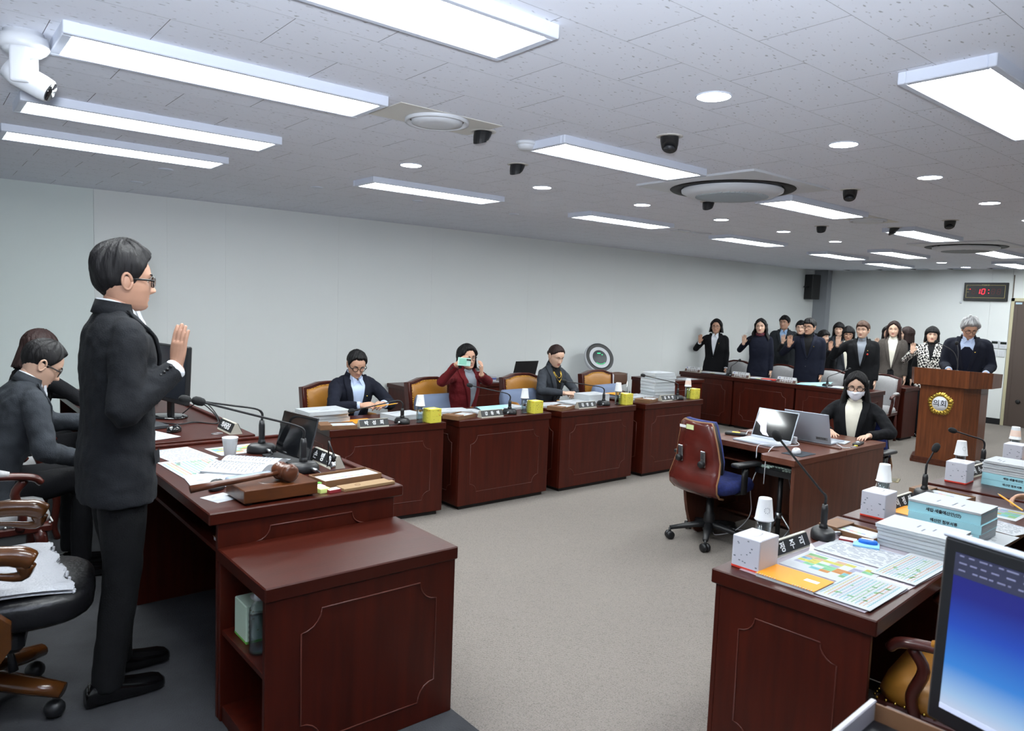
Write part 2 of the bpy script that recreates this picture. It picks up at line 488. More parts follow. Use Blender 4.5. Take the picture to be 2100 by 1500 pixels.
# ceiling: plaster plane with mineral-fibre tiles in staggered rows
cl = MB(); cl.box(-1.7, XB + 0.1, -2.5, YL + 0.1, ZCEIL + 0.012, ZCEIL + 0.1)
ceil = struct(cl.build('ceiling', mat('tile_joint', (60, 60, 64), 0.9)))
TL, TW = 0.584, 0.303
TILEM = tile_mat()
tb = MB()
tb.box(-TL / 2 + 0.001, TL / 2 - 0.001, -TW / 2 + 0.0006, TW / 2 - 0.0006, 0.0, 0.016, 1)
tb.m[0] = 0
tmesh = bpy.data.meshes.new('ceiling_tile'); tmesh.from_pydata(tb.v, [], tb.f); tmesh.materials.append(TILEM); tmesh.materials.append(MATS['tile_joint']); tmesh.polygons.foreach_set('material_index', tb.m); tmesh.update()
spots = []
rows = int((YL + 2.4) / TW) + 2
for j in range(-16, 21):
    yc = 2.15 + TW * j
    off = 0.0 if j % 2 == 0 else TL / 2
    for i in range(-6, 25):
        xc = 1.262 + TL / 2 + off + TL * i
        if xc + TL / 2 > XB + 0.3 or xc - TL / 2 < -1.9 or yc - TW / 2 > YL or yc + TW / 2 < -2.45:
            continue
        spots.append((xc, yc))
def in_view_rank(p):
    v = Vector((p[0], p[1], ZCEIL - 1.73))
    dpt = v.dot(_f)
    if dpt < 0.3:
        return 1e6
    px = v.dot(_r2) / dpt * 1496.6; py = v.dot(_u2) / dpt * 1496.6
    if abs(px) > 1130 or py > 850:
        return 1e5 + v.length
    return v.length
spots.sort(key=in_view_rank)
rest = MB()
for k, (xc, yc) in enumerate(spots):
    if k < 300:
        link('ceiling_tile', tmesh, ceil, (xc, yc, ZCEIL - 0.004))
    else:
        rest.add([(x + xc, y + yc, z + ZCEIL - 0.004) for x, y, z in tb.v], tb.f)
        rest.m[-6:] = tb.m
ro = rest.build('ceiling_tiles_beyond', [TILEM, MATS['tile_joint']], ceil); ro['kind'] = 'stuff'

# ------------------------------------------------------------------ ceiling fittings
DIFF = mat('light_diffuser', (255, 255, 255), 0.5, emit=PANEL_LIGHT, emit_rgb=(245, 251, 251))
DOWND = mat('downlight_diffuser', (255, 255, 255), 0.5, emit=DOWN_LIGHT, emit_rgb=(236, 244, 255))
FRAMEW = mat('light_frame_white', (206, 212, 226), 0.45)
K = 0.835
LW, LD = 1.3732 * K, 0.3025 * K
ZP = ZCEIL - 0.045
fm = MB()
fm.rbox(-0.035, LW + 0.035, -0.03, -0.003, 0, 0.045, 0.003); fm.rbox(-0.035, LW + 0.035, LD + 0.003, LD + 0.03, 0, 0.045, 0.003)
fm.rbox(-0.035, -0.003, -0.003, LD + 0.003, 0, 0.045, 0.003); fm.rbox(LW + 0.003, LW + 0.035, -0.003, LD + 0.003, 0, 0.045, 0.003)
dm = MB(); dm.rbox(-0.002, LW + 0.002, -0.002, LD + 0.002, 0.004, 0.012, 0.002)
PANELS = [(0.54, 3.47, 'above the standing man'), (0.54, 4.87, 'above the side desk'), (0.54, 5.92, 'near the long wall above the side desk'),
          (3.18, 3.39, 'just before the nearer round air conditioner'), (3.16, 5.75, 'above the man with the pencil by the long wall'),
          (5.86, 5.78, 'above the air purifier by the long wall'), (6.07, 3.52, 'just beyond the nearer round air conditioner'),
          (8.7, 5.9, 'over the start of the long witness desk by the wall'), (11.68, 6.07, 'over the standing staff near the wall'),
          (8.93, 3.63, 'just before the farther round air conditioner'), (11.66, 5.05, 'over the standing staff beside a round downlight'),
          (14.08, 6.25, 'close to the clock wall over the back row'), (12.01, 3.78, 'just beyond the farther round air conditioner'),
          (0.495, 2.13, 'cut by the top edge of the picture'), (3.34, 1.12, 'in the upper corner over the grey desks row'),
          (14.92, 4.3, 'over the door by the clock wall'), (6.1, 1.05, 'over the desks with blue books'), (8.9, 1.05, 'over the far end of the book desks'), (11.8, 1.05, 'over the door corner')]
proto = None
for X, Y, where in PANELS:
    if X > 14.5:
        X = 14.75
    loc = (X * K, Y * K, ZP)
    if proto is None:
        proto = thing('ceiling_light', 'long lit LED ceiling panel ' + where, 'ceiling light', loc, 0, 'LED ceiling panels')
        fm.build('light_frame', FRAMEW, proto); dm.build('diffuser', DIFF, proto)
    else:
        dup(proto, loc, 0, 'long lit LED ceiling panel ' + where)

dl = None
DOWN = [(2.554, 1.854), (3.702, 1.878), (4.885, 1.916), (6.193, 1.998), (7.4, 2.06), (8.6, 2.12), (2.548, 4.171), (3.678, 4.154), (4.816, 4.155), (6.019, 4.201), (7.233, 4.256),
        (8.487, 4.319), (9.78, 4.418), (12.3, 4.55), (13.5, 4.62)]
for i, (x, y) in enumerate(DOWN):
    far = y > 3
    k = (i - 6) if far else i
    word = ['first', 'second', 'third', 'fourth', 'fifth', 'sixth', 'seventh', 'eighth', 'ninth'][k]
    lab = 'round recessed downlight, %s from the near end of the row %s' % (word, 'near the white wall' if far else 'over the book desks')
    if dl is None:
        dl = thing('downlight', lab, 'ceiling light', (x, y, ZCEIL - 0.012), 0, 'round recessed downlights')
        q = MB(); q.lathe([(0.073, 0.011), (0.073, 0.006), (0.069, 0.002), (0.066, 0.004), (0.066, 0.009)], 28); q.build('trim_ring', FRAMEW, dl)
        q = MB(); q.lathe([(0.0655, 0.008), (0.0655, 0.003), (0.05, 0.0015)], 28); q.build('diffuser', DOWND, dl)
    else:
        dup(dl, (x, y, ZCEIL - 0.012), 0, lab)

sp = None
SPOT = [(2.297, 3.067, 200, 'beside the round air vent'), (2.996, 2.428, 30, 'alone near the camera between two downlights'), (2.984, 3.61, 200, 'before the LED panel beside the smoke detector'),
        (4.99, 3.612, 200, 'just behind the nearer round air conditioner'), (5.061, 2.496, 30, 'beside the nearer round air conditioner over the book desks'),
        (6.972, 3.698, 200, 'over the lectern side of the carpet'), (7.424, 3.189, 90, 'in front of a lit LED panel'), (7.102, 2.586, 30, 'before the farther round air conditioner')]
for x, y, a, where in SPOT:
    lab = 'black adjustable ceiling spotlight ' + where
    if sp is None:
        sp = thing('ceiling_spotlight', lab, 'spotlight', (x, y, ZCEIL - 0.006), math.radians(a), 'black adjustable ceiling spotlights')
        q = MB(); q.lathe([(0.068, 0.004), (0.068, 0.0), (0.05, -0.004), (0.046, 0.004)], 24); q.build('trim_ring', mat('ring_cream', (196, 194, 190), 0.5), sp)
        q = MB()
        prof = [(0.046, 0.0), (0.046, -0.018), (0.044, -0.034), (0.04, -0.05)]
        rings = []
        for r, z in prof:
            rings.append([(r * math.cos(2 * PI * j / 20) - z * 0.3, r * math.sin(2 * PI * j / 20), z * (1 + 0.45 * math.cos(2 * PI * j / 20))) for j in range(20)])
        q.loft(rings, 0, True, False); q.build('lamp_head', BLACK, sp)
        q = MB(); q.lathe([(0.03, 0.0), (0.02, 0.012), (0.004, 0.014)], 16, M=TR(0.016, 0, -0.058, 0, 0, 0.35)); q.build('lens', DARKGREY, sp)
    else:
        dup(sp, (x, y, ZCEIL - 0.006), math.radians(a), lab)

def cassette(x, y, lab):
    t = thing('ceiling_air_conditioner', lab, 'air conditioner', (x, y, ZCEIL - 0.03), 0, 'round ceiling air conditioners')
    q = MB()
    H = 0.475
    rim = []
    for j in range(48):
        a = 2 * PI * j / 48
        cx, sy = math.cos(a), math.sin(a)
        k = H / max(abs(cx), abs(sy))
        rim.append((cx, sy, min(k, H * 1.39)))
    q.loft([[(c * k, s_ * k, 0.026) for c, s_, k in rim], [(c * k, s_ * k, 0.012) for c, s_, k in rim], [(c * 0.44, s_ * 0.44, 0.0) for c, s_, k in rim], [(c * 0.425, s_ * 0.425, 0.0) for c, s_, k in rim], [(c * 0.42, s_ * 0.42, 0.02) for c, s_, k in rim]], 0, False, False)
    q.build('face_plate', WHITEP, t)
    q = MB(); q.lathe([(0.424, 0.0), (0.416, -0.006), (0.36, -0.002), (0.33, 0.012)], 48, caps=False); q.build('louvre_ring', mat('louvre_black', (16, 17, 22), 0.5, spec=0.2), t)
    q = MB(); q.lathe([(0.345, -0.006), (0.342, -0.022), (0.29, -0.046), (0.15, -0.057), (0.001, -0.058)], 48, caps=False); q.build('round_panel', WHITEP, t)
    for ang in range(0, 360, 6):
        pass
    q = MB()
    for k in range(-11, 12):
        xx = k * 0.021
        half = math.sqrt(max(0.0, 0.245 ** 2 - xx ** 2))
        if half > 0.03:
            q.tube([(xx, yy, -0.0575 - 0.001 + 0.012 * (max(0, math.hypot(xx, yy) - 0.15) / 0.15)) for yy in np.linspace(-half, half, 9)], 0.0045, 6)
    q.build('grille', mat('grille_grey', (150, 156, 160), 0.5), t)
    q = MB(); q.lathe([(0.018, 0), (0.018, -0.012), (0.008, -0.016)], 14, M=TR(-0.36, 0.16, 0.004)); q.build('sensor', DARKGREY, t)
    return t
cassette(4.46, 3.04, 'round ceiling air conditioner with black ring, the nearer, larger one')
cassette(9.5, 3.27, 'round ceiling air conditioner with black ring, the farther one near the lectern')

def vent(x, y, r, lab):
    t = thing('ceiling_vent', lab, 'vent', (x, y, ZCEIL - 0.01), 0, 'round ceiling vents')
    q = MB(); q.rbox(-0.29, 0.29, -0.148, 0.148, 0.003, 0.009, 0.002); q.build('face_plate', mat('vent_cream', (206, 204, 198), 0.5), t)
    q = MB(); q.lathe([(r, 0.002), (r, -0.012), (r * 0.93, -0.014), (r * 0.86, 0.004)], 32, caps=False); q.build('outer_ring', WHITEP, t)
    q = MB(); q.lathe([(r * 0.85, 0.002), (r * 0.8, 0.001)], 32, caps=False); q.build('gap_ring', BLACK, t)
    q = MB(); q.lathe([(r * 0.8, 0.002), (r * 0.79, -0.015), (r * 0.5, -0.022), (0.001, -0.023)], 32, caps=False); q.build('centre_disc', WHITEP, t)
vent(2.0, 3.045, 0.155, 'round cream air vent in a ceiling tile, beside a black spotlight')
vent(6.72, 3.13, 0.155, 'faint round air vent flush with the ceiling, beyond an LED panel')
t = thing('smoke_detector', 'small white smoke detector on the ceiling beside an LED panel', 'smoke detector', (2.606, 3.085, ZCEIL - 0.004))
q = MB(); q.lathe([(0.058, 0), (0.058, -0.012), (0.05, -0.018)], 24); q.build('base', WHITEP, t)
q = MB(); q.lathe([(0.05, -0.016), (0.048, -0.024), (0.042, -0.036), (0.03, -0.042), (0.001, -0.043)], 24); q.build('sensor_cap', WHITEP, t)
for i, (x, y) in enumerate([(1.465, 5.76), (1.463, 6.641), (2.565, 5.627), (3.5, 5.6), (4.6, 5.6)]):
    q = MB(); q.lathe([(0.05, 0.0), (0.05, -0.006), (0.042, -0.009), (0.001, -0.009)], 20)
    o = q.build('sprinkler_cover', FRAMEW, None, (x, y, ZCEIL - 0.002))
    tag(o, 'flat white round sprinkler cover, %s' % ['beside the LED panel over the side desk', 'close to the long wall over the side desk', 'before the LED panel above the pencil man', 'behind the LED panel above the pencil man', 'farthest along the wall row'][i], 'sprinkler', 'round sprinkler covers')
t = thing('ceiling_hatch', 'small pale ceiling fitting with a curved line, above the long wall desks', 'ceiling fitting', (6.6, 5.12, ZCEIL - 0.008))
q = MB(); q.rbox(-0.12, 0.12, -0.05, 0.05, -0.012, 0.004, 0.004); q.build('body', WHITEP, t)
q = MB(); q.tube([(0.12, 0, -0.006), (0.3, -0.02, -0.006), (0.42, -0.1, -0.004)], 0.008, 6); q.build('arm', WHITEP, t)

# PTZ camera under the ceiling
t = thing('ceiling_camera', 'white pan-tilt camera hanging from the ceiling, cut by the picture edge', 'camera', (0.335, 3.12, ZCEIL), math.radians(70))
q = MB(); q.lathe([(0.062, 0.0), (0.062, -0.018), (0.075, -0.022), (0.078, -0.052), (0.07, -0.066)], 28); q.build('mount', WHITEP, t)
q = MB(); q.lathe([(0.07, -0.064), (0.055, -0.078), (0.02, -0.082)], 28); q.build('turntable', WHITEP, t)
for sx in (-1, 1):
    q = MB()
    q.rbox(sx * 0.056 - 0.012, sx * 0.056 + 0.012, -0.03, 0.03, -0.185, -0.062, 0.011, 3, smooth=True); q.build('fork', WHITEP, t)
q = MB(); q.tube([(0, 0.05, -0.125), (0, 0.02, -0.145), (0, -0.05, -0.18), (0, -0.075, -0.193)], [0.036, 0.043, 0.043, 0.04], 20); q.build('camera_head', WHITEP, t)
q = MB(); q.tube([(0, -0.074, -0.1925), (0, -0.082, -0.1965)], 0.034, 18); q.build('lens', GLOSSBLACK, t)

# wall speaker, clock, controls
t = thing('wall_speaker', 'tall black loudspeaker mounted high in the wall corner', 'speaker', (13.62, 7.33, 2.02), math.radians(-108))
q = MB(); q.rbox(-0.11, 0.11, -0.1, 0.1, 0, 0.48, 0.008); q.build('cabinet', BLACK, t)
q = MB(); q.rbox(-0.1, 0.1, 0.1, 0.108, 0.012, 0.468, 0.003); q.build('grille', BLACKMAT, t)
q = MB(); q.lathe([(0.018, 0), (0.018, 0.003), (0.01, 0.003), (0.01, 0.0)], 16, M=TR(0, 0.108, 0.245, 0, -PI / 2)); q.build('badge', LABELW, t)
q = MB(); q.tube([(0, -0.1, 0.24), (0, -0.2, 0.24)], 0.015, 8); q.build('bracket', BLACK, t)

t = thing('digital_clock', 'black digital wall clock with red figures on the back wall', 'clock', (XB - 0.01, 4.475, 2.064), math.radians(-90))
q = MB(); q.rbox(-0.328, 0.328, -0.05, 0.0, 0, 0.308, 0.006); q.build('case', BLACK, t)
LEDON = mat('led_red', (255, 40, 60), 0.4, emit=1.6, emit_rgb=(255, 30, 50))
LEDOFF = mat('led_off', (74, 10, 14), 0.4)
CLKY = mat('clock_yellow', (190, 176, 104), 0.5)
q = MB(); Fz = -0.0515
for a in ((-0.29, -0.06, 0.262, 0.266), (0.06, 0.29, 0.262, 0.266), (-0.29, 0.29, 0.05, 0.054)):
    q.box(a[0], a[1], Fz, Fz + 0.002, a[2], a[3])
for a in (-0.29, 0.286):
    q.box(a, a + 0.004, Fz, Fz + 0.002, 0.05, 0.266)
q.build('face_line', CLKY, t)
def seg_digit(mb, cx, cz, w_, h_, on, th=0.011):
    segs = dict(a=(0, h_ / 2, 1), d=(0, -h_ / 2, 1), g=(0, 0, 1), f=(-w_ / 2, h_ / 4, 0), b=(w_ / 2, h_ / 4, 0), e=(-w_ / 2, -h_ / 4, 0), c=(w_ / 2, -h_ / 4, 0))
    for k, (dx, dz, hor) in segs.items():
        if k in on:
            sl = 0.12
            if hor:
                P4 = [(cx + dx + dz * sl - w_ / 2 + th * 0.5, cz + dz - th / 2), (cx + dx + dz * sl + w_ / 2 - th * 0.5, cz + dz - th / 2), (cx + dx + dz * sl + w_ / 2 - th * 0.5, cz + dz + th / 2), (cx + dx + dz * sl - w_ / 2 + th * 0.5, cz + dz + th / 2)]
            else:
                z0, z1 = dz - h_ / 4 + th * 0.4, dz + h_ / 4 - th * 0.4
                P4 = [(cx + dx + z0 * sl - th / 2, cz + z0), (cx + dx + z0 * sl + th / 2, cz + z0), (cx + dx + z1 * sl + th / 2, cz + z1), (cx + dx + z1 * sl - th / 2, cz + z1)]
            mb.prism(P4, 0, 0.002, M=TR(0, Fz + 0.001, 0, 0, PI / 2))
for cx, on, nm in ((-0.175, '', ''), (-0.105, 'bc', 'on'), (-0.03, 'abcdef', 'on'), (0.115, '', ''), (0.2, '', '')):
    q = MB(); seg_digit(q, cx, 0.158, 0.045, 0.085, on if on else 'abcdefg'); q.build('digit', LEDON if on else LEDOFF, t)
q = MB()
for zz in (0.185, 0.132):
    q.box(0.045, 0.057, Fz - 0.001, Fz + 0.001, zz - 0.006, zz + 0.006)
q.box(-0.236, -0.224, Fz - 0.001, Fz + 0.001, 0.19, 0.202)
q.build('colon_dots', LEDON, t)
RTX = Matrix.Rotation(PI / 2, 4, 'X')
text('brand_text', 'PHAROS', 0.03, CLKY, t, Matrix.Translation((0, Fz, 0.264)) @ RTX)
text('am_text', 'AM', 0.02, CLKY, t, Matrix.Translation((-0.262, Fz, 0.196)) @ RTX)
text('pm_text', 'PM', 0.02, CLKY, t, Matrix.Translation((-0.262, Fz, 0.145)) @ RTX)

for i, (y, z, lab) in enumerate([(4.275, 1.275, 'white wall controller with dark display, first of two beside the door'), (4.148, 1.27, 'white wall controller with dark display, second of two, next to the door')]):
    t = thing('wall_controller', lab, 'wall control', (XB - 0.01, y, z), math.radians(-90), 'wall controllers')
    q = MB(); q.rbox(-0.058, 0.058, -0.02, 0, 0, 0.135, 0.005); q.build('case', WHITEP, t)
    q = MB(); q.box(-0.045, 0.045, -0.0215, -0.019, 0.078, 0.118); q.build('display', mat('lcd_dark', (34, 40, 38), 0.2), t)
    q = MB(); q.box(-0.03, 0.03, -0.0212, -0.019, 0.035, 0.042); q.build('button', SILVER, t)
for i, (y, lab) in enumerate([(4.27, 'white wall switch plate under the first wall controller'), (4.165, 'white wall switch plate under the second wall controller')]):
    t = thing('wall_switch', lab, 'switch', (XB - 0.01, y, 1.135), math.radians(-90), 'wall switches')
    q = MB(); q.rbox(-0.045, 0.045, -0.012, 0, 0, 0.115, 0.004); q.build('plate', WHITEP, t)
    q = MB(); q.rbox(-0.018, 0.018, -0.017, -0.01, 0.03, 0.085, 0.002); q.build('rocker', WHITEP, t)
t = thing('wall_fitting', 'tiny white round fitting on the back wall below the clock', 'wall fitting', (XB - 0.01, 4.849, 2.03), math.radians(-90))
q = MB(); q.lathe([(0.02, 0), (0.02, 0.01), (0.012, 0.024), (0.001, 0.026)], 14, M=TR(0, 0, 0, 0, PI / 2)); q.build('cap', WHITEP, t)
t = thing('floor_outlet', 'brass-brown floor outlet plate set in the beige carpet', 'floor outlet', (8.05, 3.28, 0.0), 0.3)
q = MB(); q.rbox(-0.11, 0.11, -0.07, 0.07, 0, 0.006, 0.002); q.build('plate', mat('brass_dull', (126, 116, 88), 0.45, 0.6), t)
q = MB(); q.rbox(-0.08, 0.08, -0.045, 0.045, 0.006, 0.009, 0.001); q.build('lid', mat('brass_dark', (96, 90, 74), 0.45, 0.6), t)
# ------------------------------------------------------------------ desks
def bead_path(x0, x1, z0, z1, r):
    """rectangle outline with concave quarter-round corners"""
    P = []
    P += [(x1 - r, z0)] + arc(x1, z0, r, PI, PI / 2, 5)[1:]
    P += [(x1, z1 - r)] + arc(x1, z1, r, 3 * PI / 2, PI, 5)[1:]
    P += [(x0 + r, z1)] + arc(x0, z1, r, 2 * PI, 3 * PI / 2, 5)[1:]
    P += [(x0, z0 + r)] + arc(x0, z0, r, PI / 2, 0, 5)[1:]
    return P + [P[0], P[1]]

def bead(parent, M, x0, x1, z0, z1, r=0.07, th=0.0028):
    q = MB()
    q.tube([(x, 0, z) for x, z in bead_path(x0, x1, z0, z1, r)], th, 6, M=M)
    return q.build('panel_bead', BEAD, parent)

def member_desk(label, loc, rz, W=1.0, D=0.58, H=0.757, group=None, side_bead=True, name='council_desk'):
    t = thing(name, label, 'desk', loc, rz, group)
    h = W / 2
    q = MB(); q.rbox(-h, h, 0, D, H - 0.055, H, 0.004); q.build('desk_top', MAHOG_TOP, t)
    q = MB(); q.rbox(-h + 0.014, h - 0.014, 0.014, 0.034, 0.035, H - 0.055, 0.002); q.build('front_panel', MAHOG, t)
    bead(t, TR(0, 0.0135, 0), -h + 0.13, h - 0.13, 0.14, H - 0.14)
    for sx in (-1, 1):
        q = MB(); q.rbox(min(sx * (h - 0.014), sx * (h - 0.034)), max(sx * (h - 0.014), sx * (h - 0.034)), 0.034, D - 0.02, 0.035, H - 0.055, 0.002); q.build('side_panel', MAHOG, t)
        if side_bead:
            bead(t, TR(sx * (h - 0.0135), D / 2, 0, PI / 2), -D / 2 + 0.12, D / 2 - 0.12, 0.14, H - 0.14, 0.06)
    q = MB(); q.box(-h + 0.045, h - 0.045, 0.045, 0.075, 0, 0.036); q.box(-h + 0.045, -h + 0.07, 0.075, D - 0.05, 0, 0.036); q.box(h - 0.07, h - 0.045, 0.075, D - 0.05, 0, 0.036)
    q.build('plinth', PLINTH, t)
    q = MB(); q.box(-h + 0.034, h - 0.034, 0.034, D - 0.12, H - 0.165, H - 0.15); q.build('inner_shelf', MAHOG, t)
    return t

LD_GROUP = 'council desks along the white wall'
member_desk('mahogany council desk in front of the man with the pencil', (2.83, 4.828, 0), math.radians(-4.8), 0.97, 0.58, group=LD_GROUP)
member_desk('mahogany council desk in front of the woman photographing', (3.955, 4.79, 0), 0, 1.02, 0.58, group=LD_GROUP)
member_desk('mahogany council desk in front of the woman in the slate jacket', (5.10, 4.785, 0), 0, 1.03, 0.58, group=LD_GROUP)
member_desk('mahogany council desk with the tallest paper stack and an empty chair', (6.225, 4.77, 0), 0, 0.97, 0.58, group=LD_GROUP)
RD_GROUP = 'council desks across the carpet'
member_desk('mahogany council desk with the orange notebook and timetable', (2.895, 1.612, 0), PI + math.radians(4), 1.14, 0.6, group=RD_GROUP)
member_desk('mahogany council desk with the stack of pale blue books', (4.05, 1.665, 0), PI + math.radians(2), 1.1, 0.62, group=RD_GROUP)
member_desk('mahogany council desk with white papers stacked on blue books', (5.215, 1.705, 0), PI, 1.1, 0.62, group=RD_GROUP)
member_desk('mahogany council desk at the far end, partly outside the picture', (6.37, 1.705, 0), PI, 1.1, 0.62, group=RD_GROUP)
WG = 'long run of witness desks'
for i, (yc, lab) in enumerate([(6.715, 'witness desk section by the white wall, before the woman with glasses'), (5.728, 'witness desk section before the woman with the scarf'), (4.74, 'witness desk section with the free end, before the short-haired woman')]):
    member_desk(lab, (9.45, yc, 0), -PI / 2, 0.985, 0.55, 0.752, WG, i == 2, 'witness_desk')
for i, (yc, lab) in enumerate([(6.75, 'rear desk section behind the staff, nearest the white wall'), (5.765, 'rear desk section behind the staff, middle'), (4.78, 'rear desk section whose end shows beside the lectern')]):
    member_desk(lab, (10.72, yc, 0), -PI / 2, 0.985, 0.48, 0.75, 'rear staff desks', False, 'rear_desk')

# chairman's desk on the dais
t = thing('chairman_desk', 'large mahogany desk on the dais with gavel and papers', 'desk', (0, 0, 0))
q = MB(); q.rbox(0.80, 1.59, 2.60, 3.86, 0.905, 0.95, 0.004); q.build('desk_top', MAHOG_TOP, t)
q = MB(); q.rbox(1.555, 1.585, 2.66, 3.86, 0.95, 0.964, 0.003); q.rbox(0.84, 1.555, 3.835, 3.86, 0.95, 0.964, 0.003); q.build('raised_rim', MAHOG, t)
q = MB(); q.rbox(0.833, 1.553, 2.612, 2.634, DAIS, 0.905, 0.002); q.build('side_panel', MAHOG, t)
bead(t, TR(0, 2.6115, 0), 0.975, 1.41, 0.5, 0.868, 0.05)
q = MB(); q.rbox(1.53, 1.553, 2.634, 3.835, DAIS, 0.905, 0.002); q.build('front_panel', MAHOG, t)
q = MB(); q.rbox(0.833, 1.53, 3.815, 3.837, DAIS, 0.905, 0.002); q.build('side_panel', MAHOG, t)
q = MB(); q.box(0.84, 1.53, 2.634, 3.815, 0.79, 0.806); q.build('pencil_shelf', MAHOG, t)
o = MB(); o.rbox(0.86, 1.06, 2.64, 2.74, 0.807, 0.822, 0.002)
nb = o.build('notebook', [PAPER], None); tag(nb, 'brown-covered notebook lying on the shelf under the chairman desk', 'notebook')
q = MB(); q.box(0.858, 1.062, 2.638, 2.742, 0.8225, 0.8245); q.build('cover', BROWNBOX, nb)
# open shelf cabinet
t = thing('shelf_cabinet', 'low mahogany cabinet with open shelves beside the chairman desk', 'cabinet', (0, 0, 0))
q = MB(); q.rbox(0.829, 1.56, 2.150, 2.606, 0.772, 0.82, 0.004); q.build('cabinet_top', MAHOG_TOP, t)
q = MB(); q.rbox(0.833, 1.553, 2.158, 2.18, DAIS, 0.772, 0.002); q.build('side_panel', MAHOG, t)
bead(t, TR(0, 2.1575, 0), 0.952, 1.47, 0.26, 0.712, 0.07)
q = MB(); q.rbox(0.833, 1.53, 2.582, 2.604, DAIS, 0.772, 0.002); q.build('side_panel', MAHOG, t)
q = MB(); q.rbox(1.531, 1.553, 2.18, 2.604, DAIS, 0.772, 0.002); q.build('back_panel', MAHOG, t)
q = MB(); q.rbox(0.84, 1.531, 2.18, 2.582, 0.505, 0.525, 0.002); q.build('shelf', MAHOG, t)
q = MB(); q.rbox(0.84, 1.531, 2.18, 2.582, DAIS, DAIS + 0.06, 0.002); q.build('bottom_board', MAHOG, t)
# side desk on the dais with monitors
t = thing('secretary_desk', 'mahogany side desk on the dais with two monitors', 'desk', (0, 0, 0))
q = MB(); q.rbox(0.84, 1.475, 3.985, 6.4, 0.905, 0.95, 0.004); q.build('desk_top', MAHOG_TOP, t)
q = MB(); q.rbox(1.445, 1.47, 4.25, 6.4, 0.95, 0.966, 0.003); q.build('raised_rim', MAHOG, t)
q = MB(); q.rbox(0.87, 1.45, 4.0, 4.022, DAIS, 0.905, 0.002); q.build('side_panel', MAHOG, t)
q = MB(); q.rbox(1.43, 1.452, 4.022, 6.37, DAIS, 0.905, 0.002); q.build('front_panel', MAHOG, t)
q = MB(); q.rbox(0.87, 1.43, 6.36, 6.382, DAIS, 0.905, 0.002); q.build('side_panel', MAHOG, t)
# desk in the near corner of the dais carrying the near monitor
t = thing('near_desk', 'dark desk on the dais under the big blue-screened monitor', 'desk', (0, 0, 0))
q = MB(); q.rbox(0.95, 1.535, -1.3, 0.60, 0.895, 0.935, 0.004); q.build('desk_top', MAHOG_TOP, t)
q = MB(); q.rbox(0.97, 1.51, 0.55, 0.572, DAIS, 0.895, 0.002); q.build('side_panel', MAHOG, t)
q = MB(); q.rbox(1.49, 1.512, -1.27, 0.55, DAIS, 0.895, 0.002); q.build('front_panel', MAHOG, t)
q = MB(); q.rbox(0.97, 1.51, -1.29, -1.27, DAIS, 0.895, 0.002); q.build('side_panel', MAHOG, t)

# wall tables
def wall_table(label, x0, x1, y0, y1, H=0.75):
    t = thing('wall_table', label, 'table', ((x0 + x1) / 2, y0, 0), 0)
    W = (x1 - x0) / 2; D = y1 - y0
    q = MB(); q.rbox(-W, W, 0, D, H - 0.045, H, 0.004); q.build('table_top', MAHOG_TOP, t)
    q = MB(); q.rbox(-W + 0.02, W - 0.02, 0.02, 0.04, 0.02, H - 0.045, 0.002); q.build('front_panel', MAHOG, t)
    bead(t, TR(0, 0.0195, 0), -W + 0.15, W - 0.15, 0.14, H - 0.14)
    for sx in (-1, 1):
        q = MB(); q.rbox(min(sx * (W - 0.02), sx * (W - 0.04)), max(sx * (W - 0.02), sx * (W - 0.04)), 0.04, D, 0.02, H - 0.045, 0.002); q.build('side_panel', MAHOG, t)
    q = MB(); q.box(-W + 0.06, W - 0.06, 0.06, D - 0.03, 0, 0.02); q.build('plinth', PLINTH, t)
    return t
wall_table('mahogany wall table carrying the telephone and black laptop', 4.28, 6.5, 6.93, 7.42)
wall_table('mahogany table by the white wall between folding chair and witness desks', 7.95, 8.72, 6.2, 6.9)

# lectern
t = thing('lectern', 'brown wooden lectern with a gold council emblem', 'lectern', (9.38, 3.35, 0), -PI / 2)
def oct_plan(hw, front, depth, ch):
    return [(-hw, depth), (-hw, ch), (-front, 0), (front, 0), (hw, ch), (hw, depth)]
q = MB(); q.prism(oct_plan(0.33, 0.235, 0.5, 0.26), 0.07, 0.95); q.build('body', LECTERN, t)
q = MB()
P0 = oct_plan(0.44, 0.295, 0.62, 0.3)
ztop = lambda y: 1.145 - 0.06 * y
rings = [[(x, y - 0.05, 0.945) for x, y in P0], [(x * 1.01, y - 0.055, ztop(y)) for x, y in P0]]
q.loft(rings, 0, True, False); q.build('slant_top', LECTERN, t)
q = MB(); q.prism(oct_plan(0.36, 0.262, 0.53, 0.265), 0.03, 0.07, M=TR(0, -0.02, 0)); q.prism(oct_plan(0.375, 0.275, 0.545, 0.27), 0, 0.035, M=TR(0, -0.03, 0)); q.build('base_moulding', wood_mat('lectern_dark', (74, 36, 22)), t)
